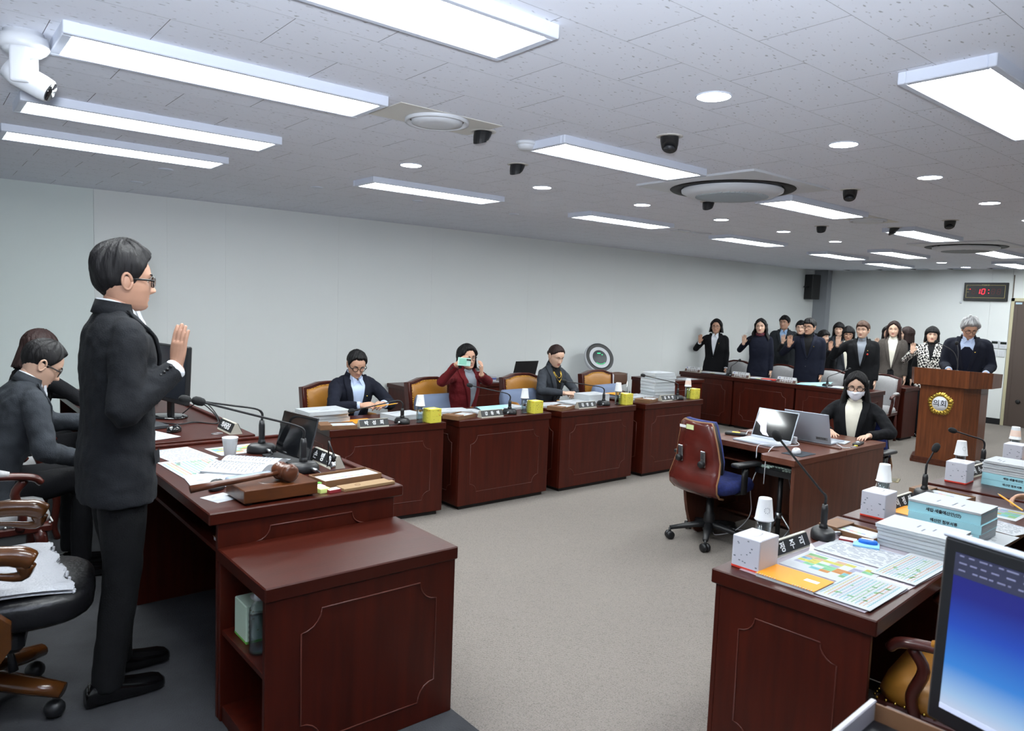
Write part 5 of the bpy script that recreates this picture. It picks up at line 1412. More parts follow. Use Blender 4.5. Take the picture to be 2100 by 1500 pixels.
# ---- desks across the carpet
mic('gooseneck microphone leaning far over the desk with the orange notebook', (3.06, 1.515, ZD), (2.815, 1.62, 1.21), 2.2, 0.15)
mic('gooseneck microphone on the desk with the pale blue books', (4.25, 1.56, ZD), (4.27, 1.53, 1.03), 2.2, 0.13)
mic('gooseneck microphone on the desk with white papers on blue books', (5.45, 1.66, ZD), (5.3, 1.8, 1.0), 2.2, 0.13)
RG = 'white tissue boxes'
RB = 'water bottles across the carpet'
for i, (tx, ty, bx, by, deco, lab) in enumerate([(2.485, 1.49, 2.66, 1.565, 'ring', 'at the orange notebook'), (3.65, 1.54, 3.83, 1.60, None, 'beside the pale blue books'), (4.87, 1.6, 5.03, 1.655, 'ring', 'beside the white papers on blue books'), (5.95, 1.62, 6.1, 1.67, 'band', 'on the farthest desk across the carpet')]):
    tissue_box('white tissue box with red base edge ' + lab, (tx, ty, ZD), PI + 0.04, WHITEBOX, RED, RG, 0.14, 0.115, 0.125)
    bottle('clear water bottle behind the white tissue box ' + lab, (bx, by, ZD), RB)
    cup_on('white paper cup upside down on the bottle ' + lab, (bx, by, ZD + 0.135), deco, h=0.09)
nameplate('black name plate with three white syllables beside the orange notebook', (2.765, 1.515, ZD), PI, '정   주   리', L=0.26, size=0.042, group=None)
nameplate('black name plate half hidden by the pale blue books', (3.93, 1.555, ZD), PI, '이   정   미', L=0.25, size=0.042, group=None)
nameplate('black name plate half hidden by white papers on blue books', (5.2, 1.62, ZD), PI, '최   수   진', L=0.25, size=0.042, group=None)
tray('brown pencil tray at the end of the orange notebook desk', (3.22, 1.455, ZD), -PI / 2 - 0.05, 0.25, 0.15)
tray('brown pencil tray between the blue books and the next desk', (4.33, 1.5, ZD), -PI / 2 - 0.05, 0.28, 0.15)
t = thing('spiral_notebook', 'orange spiral notebook with a white label on the council desk', 'notebook', (2.475, 1.32, ZD), 0.03)
q = MB(); q.box(-0.075, 0.075, -0.11, 0.11, 0, 0.011); q.build('pages', PAPER2, t)
q = MB(); q.rbox(-0.077, 0.077, -0.112, 0.112, 0.011, 0.013, 0.0005); q.build('cover', ORANGE, t)
q = MB(); q.box(0.0, 0.026, -0.085, -0.035, 0.013, 0.0134); q.build('label', LABELW, t)
q = MB()
for k in range(22):
    if 7 < k < 14:
        continue
    y = -0.103 + 0.206 * k / 21
    q.tube([(-0.077 + 0.008 * math.cos(a), y, 0.006 + 0.009 * math.sin(a)) for a in np.linspace(-2.0, 2.2, 9)], 0.0011, 5)
q.build('spiral_wire', WHITEP, t)
q = MB(); q.rbox(2.40, 3.36, 1.028, 1.50, ZD, ZD + 0.003, 0.001); o = q.build('desk_mat', mat('clear_mat', (168, 160, 170), 0.08, coat=0.6)); tag(o, 'glossy desk mat over the orange notebook desk', 'desk mat')
PG = 'printed sheets on the orange notebook desk'
ZM = ZD + 0.0035
sheet('timetable sheet with coloured blocks beside the orange notebook', (2.72, 1.30, ZM), -PI / 2 + 0.03, 0.3, 0.26, 'timetable', 3, PG)
sheet('sheet with grey text columns before the pencil tray', (2.99, 1.29, ZM + 0.0016), -PI / 2 + 0.02, 0.34, 0.24, 'text', 8, PG)
sheet('wide table printout with green lines at the desk edge', (2.58, 1.12, ZM + 0.0034), -PI / 2 + 0.04, 0.19, 0.34, 'table', 4, PG)
sheet('white sheet with small tables next to the bound papers', (2.98, 1.11, ZM + 0.0034), -PI / 2 + 0.02, 0.16, 0.38, 'table', 9, PG)
for k in range(6):
    stack([('white bound paper in the pile of white documents, %s from the bottom' % ['first', 'second', 'third', 'fourth', 'fifth', 'sixth'][k],
            3.28 + 0.005 * math.sin(2.1 * k), 1.19 + 0.006 * math.cos(1.3 * k), ZM + 0.0155 * k, 0.04 + 0.012 * math.sin(3 * k), 0.215, 0.3, 0.0145, None, 'pile of white bound papers')])
q = MB(); q.rbox(-0.02, 0.02, -0.035, 0.035, 0, 0.014, 0.001); o = q.build('eraser_box', mat('matchbox_red', (134, 36, 44), 0.5), None, (3.105, 1.425, ZD), (0, 0, 0.3)); tag(o, 'small dark red box with white top beside the pencil tray', 'box')
q = MB(); q.box(-0.018, 0.018, -0.033, 0.033, 0.014, 0.0146); q.build('top_label', LABELW, o)
q = MB(); q.rbox(-0.038, 0.038, -0.05, 0.05, 0, 0.014, 0.001); o = q.build('sticky_pad', mat('sticky_blue', (132, 190, 232), 0.7), None, (3.10, 1.345, ZD), (0, 0, 0.4)); tag(o, 'pale blue sticky note pad beside the small red box', 'sticky notes')
q = MB(); rr = []
for s_, zz in ((1, 0), (1, 0.01), (0.85, 0.015), (0.02, 0.016)):
    rr.append([(0.018 * s_ * math.cos(a), 0.038 * s_ * math.sin(a), zz) for a in np.linspace(0, 2 * PI, 18, endpoint=False)])
q.loft(rr, 0, True, True); o = q.build('correction_tape', mat('tape_blue', (36, 110, 206), 0.35), None, (3.115, 1.345, ZD + 0.0145), (0, 0, 0.3)); tag(o, 'blue correction tape lying on the pale blue sticky pad', 'correction tape')
q = MB(); q.rbox(-0.007, 0.007, -0.02, 0.026, 0.016, 0.018, 0.0005); q.build('label', LABELW, o)
BG = 'pale blue budget books'
stack([('thick pale blue book at the bottom of the blue stack', 3.68, 1.225, ZD, 0.0, 0.22, 0.3, 0.042, CYANC, BG, '예산안 사업설명서'),
       ('second pale blue book of the blue stack', 3.675, 1.22, ZD + 0.043, 0.02, 0.22, 0.3, 0.04, CYANC, BG, '예산안 첨부서류'),
       ('top pale blue book with large black spine title', 3.68, 1.225, ZD + 0.084, 0.01, 0.22, 0.3, 0.042, CYANC, BG, '세입·세출예산안(안)'),
       ('white papers on top of the stack of pale blue books', 3.675, 1.225, ZD + 0.127, 0.015, 0.22, 0.3, 0.01, None, BG),
       ('lower pale blue book under the white papers on the third desk', 5.04, 1.34, ZD, -0.02, 0.22, 0.32, 0.035, CYANC, BG, '예산안 첨부서류'),
       ('upper pale blue book under the white papers on the third desk', 5.04, 1.34, ZD + 0.036, 0.0, 0.22, 0.32, 0.036, CYANC, BG, '세입·세출예산안')])
for k in range(5):
    stack([('white bound paper above the blue books on the third desk, %s from the top' % ['fifth', 'fourth', 'third', 'second', 'first'][k],
            5.04 + 0.005 * math.sin(2.7 * k), 1.34 + 0.006 * math.cos(2.1 * k), ZD + 0.073 + 0.0145 * k, 0.01 * math.sin(3.3 * k), 0.22, 0.32, 0.0135, None, 'white papers above the blue books')])
sheet('timetable sheet with coloured blocks under the hand with the pencil', (4.27, 1.24, ZD + 0.0005), -PI / 2, 0.28, 0.24, 'timetable', 11)
sheet('white printed pages beside the hand with the pencil', (3.98, 1.12, ZD + 0.0005), -PI / 2 - 0.2, 0.24, 0.2, 'text', 12)
sheet('glossy white sheet at the edge of the blue books desk', (3.72, 1.07, ZD + 0.0005), -PI / 2, 0.14, 0.26, 'sparse', 14)
q = MB(); q.rbox(-0.018, 0.018, -0.03, 0.03, 0, 0.012, 0.001); o = q.build('eraser_box', LABELW, None, (4.12, 1.44, ZD), (0, 0, 0.2)); tag(o, 'small white eraser box beside the blue books', 'box')
q = MB(); q.rbox(-0.036, 0.036, -0.048, 0.048, 0, 0.014, 0.001); o = q.build('sticky_pad', mat('sticky_lime', (214, 224, 120), 0.7), None, (4.10, 1.36, ZD), (0, 0, 0.3)); tag(o, 'lime sticky note pad beside the blue books', 'sticky notes')
q = MB(); q.loft(rr, 0, True, True); o = q.build('correction_tape', mat('tape_red', (206, 40, 64), 0.35), None, (4.11, 1.36, ZD + 0.0145), (0, 0, 0.2)); tag(o, 'red correction tape lying on the lime sticky pad', 'correction tape')
q = MB(); q.box(-0.09, 0.09, -0.06, 0.06, 0, 0.012); o = q.build('notebook', PAPER2, None, (3.83, 1.46, ZD), (0, 0, 0.0)); tag(o, 'orange notebook behind the stack of pale blue books', 'notebook')
q = MB(); q.box(-0.091, 0.091, -0.061, 0.061, 0.012, 0.014); q.build('cover', ORANGE, o)
q = MB(); q.box(-0.09, 0.09, -0.07, 0.07, 0, 0.012); o = q.build('notebook', PAPER2, None, (6.02, 1.47, ZD), (0, 0, 0.0)); tag(o, 'orange notebook before the tissue box of the farthest desk', 'notebook')
q = MB(); q.box(-0.091, 0.091, -0.071, 0.071, 0.012, 0.014); q.build('cover', ORANGE, o)

# ---- chairman's desk
ZT = 0.95
CP = 'printed sheets on the chairman desk'
sheet('white sheet with fine text beside the standing man', (0.99, 3.63, ZT), 0.15, 0.2, 0.33, 'text', 21, CP)
sheet('colour table sheet before the standing man', (0.98, 3.33, ZT + 0.0016), 0.05, 0.24, 0.36, 'table', 22, CP)
sheet('sheet with small dark tables near the gavel handle', (0.96, 3.06, ZT + 0.0032), -0.1, 0.2, 0.26, 'sparse', 23, CP)
sheet('timetable sheet with coloured blocks behind the white cup', (1.25, 3.63, ZT), 0.1, 0.24, 0.2, 'timetable', 24, CP)
sheet('small white card under the gavel handle', (0.9, 2.79, ZT), 0.3, 0.1, 0.11, 'sparse', 25, CP)
c = cup_on('white paper cup standing upright on the chairman desk', (1.17, 3.49, ZT + 0.0015), None, True)
t = thing('open_notebook', 'open notebook with written pages on the chairman desk', 'notebook', (1.16, 3.23, ZT), 0.75)
for sx in (-1, 1):
    q = MB(); rr_ = []
    for u in np.linspace(0, 1, 9):
        z = 0.012 + 0.022 * math.sin(PI * min(1, u * 1.15)) * (1 - 0.4 * u) + 0.006 * (1 - u)
        rr_.append([(sx * u * 0.165, v, z) for v in np.linspace(-0.13, 0.13, 4)])
    q.grid(rr_ if sx < 0 else rr_[::-1]); q.grid([[(x, y, 0.004) for x, y, z in r] for r in (rr_[::-1] if sx < 0 else rr_)])
    q.loft([[r[0] for r in rr_], [(r[0][0], r[0][1], 0.004) for r in rr_]], 0, False, False, False); q.loft([[r[-1] for r in rr_], [(r[-1][0], r[-1][1], 0.004) for r in rr_]], 0, False, False, False)
    q.loft([rr_[-1], [(x, y, 0.004) for x, y, z in rr_[-1]]], 0, False, False, False)
    pg = q.build('pages', PAPER, t)
    q = MB(); rnd = random.Random(5 + sx)
    for k in range(13):
        v = 0.11 - k * 0.017
        u = 0.15
        while u < 0.75:
            du = rnd.uniform(0.05, 0.2)
            pts = []
            for uu in (u, min(0.85, u + du)):
                z = 0.0128 + 0.022 * math.sin(PI * min(1, uu * 1.15)) * (1 - 0.4 * uu) + 0.006 * (1 - uu)
                pts.append((sx * uu * 0.165, v, z))
            q.tube(pts, 0.0011, 4)
            u += du + 0.05
    q.build('handwriting', INKG, pg)
q = MB(); q.rbox(-0.17, 0.17, -0.135, 0.135, 0, 0.004, 0.001); q.build('cover', BLACK, t)
t = thing('clear_case', 'clear plastic case lying beside the gavel block', 'case', (1.08, 2.965, ZT), 0.12)
q = MB(); q.rbox(-0.1, 0.1, -0.035, 0.035, 0, 0.032, 0.012, 3, smooth=True); q.build('shell', mat('frosted_plastic', (206, 220, 240), 0.25, trans=0.6), t)
q = MB(); q.rbox(-0.085, 0.085, -0.024, 0.024, 0.006, 0.022, 0.006, 2); q.build('contents', LABELW, t)
mouse('silver-topped computer mouse beside the gavel handle', (0.93, 2.93, ZT), -0.6, BLACK, SILVER)
BLOCKW = wood_mat('block_wood', (80, 42, 18), 0.35, 0.35, (3, 12, 12), 0.3)
GAVELW = wood_mat('gavel_wood', (84, 47, 30), 0.3, 0.3, (4, 16, 16), 0.4)
t = thing('sound_block', 'square wooden sound block under the gavel', 'sound block', (1.075, 2.725, ZT), 0.02)
q = MB(); q.rbox(-0.145, 0.145, -0.095, 0.095, 0.008, 0.058, 0.003); q.build('block', BLOCKW, t)
for sx in (-1, 1):
    for sy in (-1, 1):
        q = MB(); q.lathe([(0.012, 0.0), (0.012, 0.009)], 10, M=TR(sx * 0.12, sy * 0.075, 0)); q.build('foot', BLACK, t)
q = MB(); q.lathe([(0.052, 0.058), (0.05, 0.0592), (0.046, 0.0585), (0.045, 0.058)], 28, caps=False); q.build('turned_ring', BLOCKW, t)
t = thing('gavel', 'wooden gavel lying across its sound block', 'gavel', (1.115, 2.70, ZT + 0.094))
gd = Vector((0.99, 0.1, 0)).normalized()
hdv = Vector((-0.345, 0.02, -0.028))
q = MB(); q.tube([hdv, hdv * 0.7, hdv * 0.3, hdv * 0.08], [0.0145, 0.0125, 0.0095, 0.009], 14); q.build('handle', GAVELW, t)
gx = Vector((0.25, -0.97, 0)).normalized()
prof = [(-0.05, 0.018), (-0.046, 0.031), (-0.03, 0.036), (-0.022, 0.029), (-0.019, 0.033), (-0.014, 0.033), (-0.011, 0.028), (-0.003, 0.03), (0.003, 0.03), (0.011, 0.028), (0.014, 0.033), (0.019, 0.033), (0.022, 0.029), (0.03, 0.036), (0.046, 0.031), (0.05, 0.018)]
q = MB(); q.tube([gx * a for a, r in prof], [r for a, r in prof], 22); q.build('head', GAVELW, t)
mic('gooseneck microphone on the chairman desk, nearer the wall, long neck', (1.33, 3.51, ZT), (0.94, 3.38, 1.252), 1.2, 0.16)
mic('gooseneck microphone on the chairman desk, beside the black tablet', (1.335, 3.03, ZT), (0.905, 3.06, 1.285), 1.4, 0.15)
t = thing('tablet_monitor', 'thin black tablet monitor leaning on the chairman desk', 'monitor', (1.405, 3.32, ZT), -PI / 2 + 0.14)
Mt = TR(0, 0, 0.01, 0, -0.25)
q = MB(); q.rbox(-0.15, 0.15, -0.005, 0.005, 0, 0.205, 0.004, M=Mt); q.build('body', DARKGREY, t)
q = MB(); q.rbox(-0.148, 0.148, -0.007, -0.004, 0.003, 0.202, 0.001, M=Mt); q.build('screen', GLOSSBLACK, t)
q = MB(); q.rbox(-0.12, 0.12, -0.09, 0.06, 0.0, 0.01, 0.003); q.build('stand', BLACK, t)
for k, (x, y) in enumerate([(1.45, 3.52), (1.44, 2.95)]):
    t = thing('cable_connector', 'metal-collared cable plug arching up from the chairman desk, ' + ['by the far microphone', 'beside the name plate'][k], 'cable', (x, y, ZT), 0, 'cable plugs on the chairman desk')
    q = MB(); q.tube([(0, 0, 0.0), (0, 0, 0.05)], 0.011, 12); q.build('collar', CHROME, t)
    q = MB(); q.tube([(0, 0, 0.05), (0, 0, 0.085)], [0.011, 0.006], 10); q.build('boot', BLACK, t)
    q = MB(); q.tube(smooth_path([(0, 0, 0.085), (-0.01, 0.01, 0.12), (0.0, 0.05, 0.13), (0.02, 0.09, 0.06), (0.02, 0.1, 0.003)], 5), 0.0035, 6); q.build('cord', BLACK, t)
nameplate('black name plate with three white syllables on the chairman desk', (1.49, 3.12, ZT), -PI / 2, '손   병   화', L=0.24, size=0.042, group=None)
t = tray('open brown pencil tray at the corner of the chairman desk', (1.42, 2.79, ZT), 0.06, 0.27, 0.14, None, False)
t = thing('tray_lid', 'tan card lid lying at the edge of the chairman desk', 'lid', (1.45, 2.665, ZT), 0.06)
q = MB(); q.rbox(-0.12, 0.12, -0.034, 0.034, 0, 0.012, 0.001); q.build('card', TANBOX, t)
q = MB(); q.tube([(-0.04 + 0.012 * math.cos(a), 0.012 * math.sin(a), 0.0123) for a in np.linspace(0, 2 * PI, 13)], 0.001, 4); q.build('crest_mark', BROWNBOX, t)
for dx, m_, nm in ((0, mat('sticky_pink', (240, 170, 190), 0.7), 'pink'), (1, mat('sticky_lime2', (216, 232, 140), 0.7), 'lime')):
    q = MB(); q.rbox(-0.022, 0.022, -0.02, 0.02, 0, 0.018, 0.001); o = q.build('sticky_pad', m_, None, (1.26, 2.71 - dx * 0.041, ZT), (0, 0, 0.1)); tag(o, nm + ' sticky note pad beside the gavel block', 'sticky notes')
q = MB(); q.rbox(-0.02, 0.02, -0.012, 0.012, 0, 0.02, 0.004, 2); o = q.build('highlighter_case', GREEN, None, (1.295, 2.755, ZT), (0, 0, 0.5)); tag(o, 'small bright green item beside the sticky notes', 'stationery')
q = MB(); q.rbox(-0.026, 0.026, -0.018, 0.018, 0, 0.013, 0.001); o = q.build('eraser_box', mat('matchbox_red', (134, 36, 44), 0.5), None, (1.295, 2.65, ZT), (0, 0, 0.1)); tag(o, 'small red and white box at the chairman desk edge', 'box')
q = MB(); q.box(-0.024, 0.024, -0.016, 0.016, 0.013, 0.0136); q.build('top_label', LABELW, o)

# shelf contents
tissue_box('pale green tissue box on the open shelf', (0.925, 2.475, 0.525), PI / 2, mat('pale_green_card', (196, 216, 196), 0.55), GREEN, None, 0.115, 0.115, 0.135, GREEN)
bottle('clear water bottle standing on the open shelf', (0.882, 2.345, 0.525), None, h=0.205)
q = MB(); q.rbox(0.86, 1.1, 2.46, 2.56, 0.74, 0.771, 0.002); o = q.build('paper_bundle', PAPER2); tag(o, 'white papers tucked under the cabinet top', 'paper')
bpy.data.objects.remove(o)

# ---- side desk: two monitors, mice, keyboards, papers, name plate
def monitor(label, loc, rz, W=0.55, H=0.33, group=None, lit=None, tilt=0.06, stand=0.09):
    """screen faces local -y"""
    t = thing('computer_monitor', label, 'monitor', loc, rz, group)
    Mm = TR(0, 0, stand, 0, tilt * -1)
    q = MB(); q.rbox(-W / 2, W / 2, -0.012, 0.018, 0, H, 0.006, M=Mm); q.rbox(-W * 0.3, W * 0.3, 0.018, 0.045, 0.06, H * 0.75, 0.012, M=Mm); q.build('housing', BLACK, t)
    bz = 0.026 if lit else 0.014
    q = MB(); q.box(-W / 2 + bz, W / 2 - bz, -0.0135, -0.0115, 0.02 + bz * 0.5, H - bz, M=Mm); q.build('screen', lit or mat('screen_off', (40, 44, 52), 0.18), t)
    q = MB(); q.rbox(-0.03, 0.03, 0.02, 0.045, 0.005, stand + 0.1, 0.006); q.build('neck', BLACK, t)
    q = MB(); q.lathe([(0.12, 0.0), (0.12, 0.006), (0.1, 0.011), (0.02, 0.014)], 28, M=Matrix.Translation((0, 0.02, 0)) @ Matrix.Diagonal((1.1, 0.85, 1, 1))); q.build('foot', GLOSSBLACK, t)
    return t, Mm
monitor('black monitor on the side desk, the nearer of two beyond the raised hand', (1.21, 4.78, 0.952), -PI / 2 + 0.18, 0.56, 0.35, 'side desk monitors', None, 0.04, 0.1)
monitor('black monitor on the side desk, the farther of two beyond the raised hand', (1.2, 5.42, 0.952), -PI / 2 + 0.05, 0.56, 0.35, 'side desk monitors', None, 0.04, 0.1)
mouse('black computer mouse on the side desk', (1.12, 4.25, 0.95), -0.9, GLOSSBLACK, DARKGREY)
nameplate('black name plate with four white syllables on the side desk corner', (1.385, 4.14, 0.95), -PI / 2, '의사담당', L=0.22, size=0.038, group=None)
sheet('white papers on the side desk beside the standing man', (0.98, 4.17, 0.952), 0.3, 0.2, 0.24, 'text', 31)
q = MB(); q.rbox(-0.1, 0.1, -0.16, 0.16, 0, 0.02, 0.003); o = q.build('laptop_closed', DARKGREY, None, (1.0, 4.52, 0.95), (0, 0, 0.2)); tag(o, 'closed dark laptop on the side desk', 'laptop')
q = MB(); q.tube([(0.03 * math.cos(a), 0.02 * math.sin(a), 0.002) for a in np.linspace(0, 2 * PI, 16)], 0.0022, 5); o = q.build('cable_grommet', STEEL, None, (1.30, 4.09, 0.95)); tag(o, 'small silver ring lying before the side desk name plate', 'ring')
cable('thin black cables tangled around the monitor foot', [(1.3, 4.75, 0.97), (1.38, 4.7, 1.04), (1.42, 4.55, 1.0), (1.4, 4.4, 0.955), (1.3, 4.5, 0.955), (1.2, 4.46, 0.956), (1.1, 4.6, 0.955)], 0.004, BLACK)
cable('thin black cable curling behind the nearer side desk monitor', [(1.29, 4.82, 1.03), (1.4, 4.66, 1.05), (1.43, 4.48, 0.98), (1.41, 4.36, 0.957)], 0.004, BLACK)

# ---- near monitor with a lit blue desktop
SKYB = mat('screen_blue', (30, 80, 190), 0.3)
nt = SKYB.node_tree; b = nt.nodes['Principled BSDF']
tc = nt.nodes.new('ShaderNodeTexCoord'); sx_ = nt.nodes.new('ShaderNodeSeparateXYZ'); rp = nt.nodes.new('ShaderNodeValToRGB')
nt.links.new(tc.outputs['Generated'], sx_.inputs[0]); nt.links.new(sx_.outputs['Z'], rp.inputs['Fac'])
rp.color_ramp.elements[0].position = 0.0; rp.color_ramp.elements[0].color = lin(196, 204, 222)
rp.color_ramp.elements[1].position = 1.0; rp.color_ramp.elements[1].color = lin(22, 24, 110)
for p_, c_ in ((0.12, (150, 184, 220)), (0.3, (52, 124, 204)), (0.55, (28, 70, 176)), (0.75, (22, 30, 126))):
    e_ = rp.color_ramp.elements.new(p_); e_.color = lin(*c_)
nt.links.new(rp.outputs['Color'], b.inputs['Emission Color']); b.inputs['Emission Strength'].default_value = 0.66; b.inputs['Base Color'].default_value = (0.01, 0.01, 0.02, 1)
t, Mm = monitor('big black monitor with a blue desktop, close to the camera', (1.475, 0.247, 0.93), -PI / 2 - 0.22, 0.56, 0.365, None, SKYB, 0.03, 0.02)
q = MB(); q.rbox(-0.282, 0.282, -0.013, 0.019, 0.363, 0.369, 0.002, M=Mm); q.build('silver_edge', SILVER, t)
q = MB(); q.box(-0.254, 0.254, -0.0145, -0.0135, 0.296, 0.339, M=Mm); bar = q.build('browser_bar', mat('bar_dark', (48, 50, 70), 0.4, emit=0.25), t)
q = MB(); rnd = random.Random(3)
for r in range(3):
    x = -0.245
    while x < 0.2:
        w_ = rnd.uniform(0.004, 0.02)
        q.box(x, x + w_, -0.0152, -0.0145, 0.334 - r * 0.0135, 0.3365 - r * 0.0135, M=Mm); x += w_ + rnd.uniform(0.003, 0.014)
q.build('bar_text', mat('bar_text', (120, 122, 150), 0.4, emit=0.3), bar)
q = MB(); q.lathe([(0.005, 0), (0.005, 0.001), (0.0005, 0.001)], 10, M=Mm @ TR(-0.03, -0.0145, 0.304, 0, PI / 2)); q.build('bar_icon', mat('bar_icon', (90, 190, 140), 0.4, emit=0.6), bar)
q = MB(); q.box(-0.254, 0.254, -0.0145, -0.0135, 0.033, 0.043, M=Mm); q.build('task_bar', mat('task_bar', (170, 178, 204), 0.4, emit=0.5), t)
t = tray('pale-rimmed tray of stationery at the lower edge near the monitor', (1.325, 0.52, 0.935), 0.05, 0.25, 0.13, None, False, 0.04, False)
q = MB(); q.rbox(-0.03, 0.05, -0.05, -0.01, 0.006, 0.03, 0.002); q.build('card_box', TANBOX, t)
q = MB(); q.rbox(-0.09, -0.05, -0.04, 0.0, 0.006, 0.026, 0.002); q.build('green_pad', mat('mint', (140, 190, 170), 0.6), t)
q = MB(); q.rbox(-0.128, 0.128, 0.058, 0.07, 0.0, 0.044, 0.002); q.rbox(-0.134, -0.122, -0.068, 0.07, 0.0, 0.044, 0.002); q.build('pale_rim', mat('pale_rim', (190, 186, 186), 0.5), t)
# ------------------------------------------------------------------ people
def remesh(mb, vox, smooth=3, disp=None, ratio=None):
    me = bpy.data.meshes.new('tmp'); me.from_pydata(mb.v, [], mb.f); me.update()
    o = bpy.data.objects.new('tmp', me); C.objects.link(o)
    m = o.modifiers.new('r', 'REMESH'); m.mode = 'VOXEL'; m.voxel_size = vox; m.use_smooth_shade = True
    if smooth:
        m = o.modifiers.new('s', 'SMOOTH'); m.iterations = smooth; m.factor = 0.5
    if disp:
        tx = bpy.data.textures.new('folds', 'CLOUDS'); tx.noise_scale = disp[0]; tx.noise_depth = 1
        m = o.modifiers.new('d', 'DISPLACE'); m.texture = tx; m.strength = disp[1]; m.mid_level = 0.72; m.texture_coords = 'LOCAL'
    dg = bpy.context.evaluated_depsgraph_get()
    out = bpy.data.meshes.new_from_object(o.evaluated_get(dg))
    bpy.data.objects.remove(o); bpy.data.meshes.remove(me)
    return out

HEAD_T = [0.0, 0.03, 0.09, 0.17, 0.25, 0.33, 0.42, 0.50, 0.60, 0.70, 0.80, 0.88, 0.94, 0.98, 1.0]
HEAD_F = [0.062, 0.078, 0.087, 0.089, 0.090, 0.091, 0.091, 0.090, 0.093, 0.090, 0.079, 0.060, 0.040, 0.022, 0.002]
HEAD_B = [0.000, -0.02, -0.040, -0.055, -0.066, -0.076, -0.086, -0.094, -0.099, -0.098, -0.088, -0.070, -0.050, -0.030, -0.012]
HEAD_W = [0.019, 0.037, 0.050, 0.059, 0.065, 0.070, 0.0735, 0.0735, 0.0755, 0.0730, 0.064, 0.050, 0.034, 0.018, 0.002]
_tt = np.linspace(0, 1, 201)
def _sm(a):
    y = np.interp(_tt, HEAD_T, a); k = np.array([1, 2, 3, 2, 1]) / 9.0
    z = np.convolve(np.pad(y, 4, mode='edge'), np.convolve(k, k), 'valid'); z[0] = y[0]; z[-1] = y[-1]
    return z
_HF, _HB, _HW = _sm(HEAD_F), _sm(HEAD_B), _sm(HEAD_W)
HH = 0.232
def head_pt(th, t, jaw=1.0, feat=True):
    f = float(np.interp(t, _tt, _HF)); b_ = float(np.interp(t, _tt, _HB)); w = float(np.interp(t, _tt, _HW))
    if t < 0.35:
        w *= jaw + (1 - jaw) * (t / 0.35)
    c, s = math.cos(th), math.sin(th)
    x = w * math.copysign(abs(c) ** 0.9, c)
    yc = (f + b_) / 2 * 0.35
    y = yc + (f - yc if s > 0 else yc - b_) * math.copysign(abs(s) ** 0.88, s)
    z = t * HH
    if feat and s > 0:
        ax = abs(x)
        if 0.27 < t < 0.60:
            amp = float(np.interp(t, [0.27, 0.30, 0.335, 0.37, 0.43, 0.50, 0.56, 0.60], [0, 0.014, 0.027, 0.026, 0.016, 0.007, 0.003, 0]))
            sg = float(np.interp(t, [0.27, 0.34, 0.42, 0.5], [0.012, 0.012, 0.0085, 0.008]))
            y += amp * math.exp(-(x / sg) ** 2)
            y += 0.005 * math.exp(-((ax - 0.013) / 0.006) ** 2 - ((t - 0.325) / 0.03) ** 2)
        y -= 0.0085 * math.exp(-((ax - 0.031) / 0.015) ** 2 - ((t - 0.50) / 0.05) ** 2)
        y += 0.003 * math.exp(-((ax - 0.03) / 0.02) ** 2 - ((t - 0.60) / 0.04) ** 2)
        y += 0.0042 * math.exp(-(x / 0.019) ** 2 - ((t - 0.243) / 0.02) ** 2) + 0.0048 * math.exp(-(x / 0.017) ** 2 - ((t - 0.198) / 0.022) ** 2)
        y -= 0.003 * math.exp(-(x / 0.022) ** 2 - ((t - 0.2215) / 0.008) ** 2)
        y -= 0.003 * math.exp(-(x / 0.02) ** 2 - ((t - 0.145) / 0.025) ** 2)
        y += 0.005 * math.exp(-(x / 0.018) ** 2 - ((t - 0.07) / 0.05) ** 2)
        y += 0.003 * math.exp(-((ax - 0.042) / 0.016) ** 2 - ((t - 0.37) / 0.07) ** 2)
    return Vector((x, y, z))

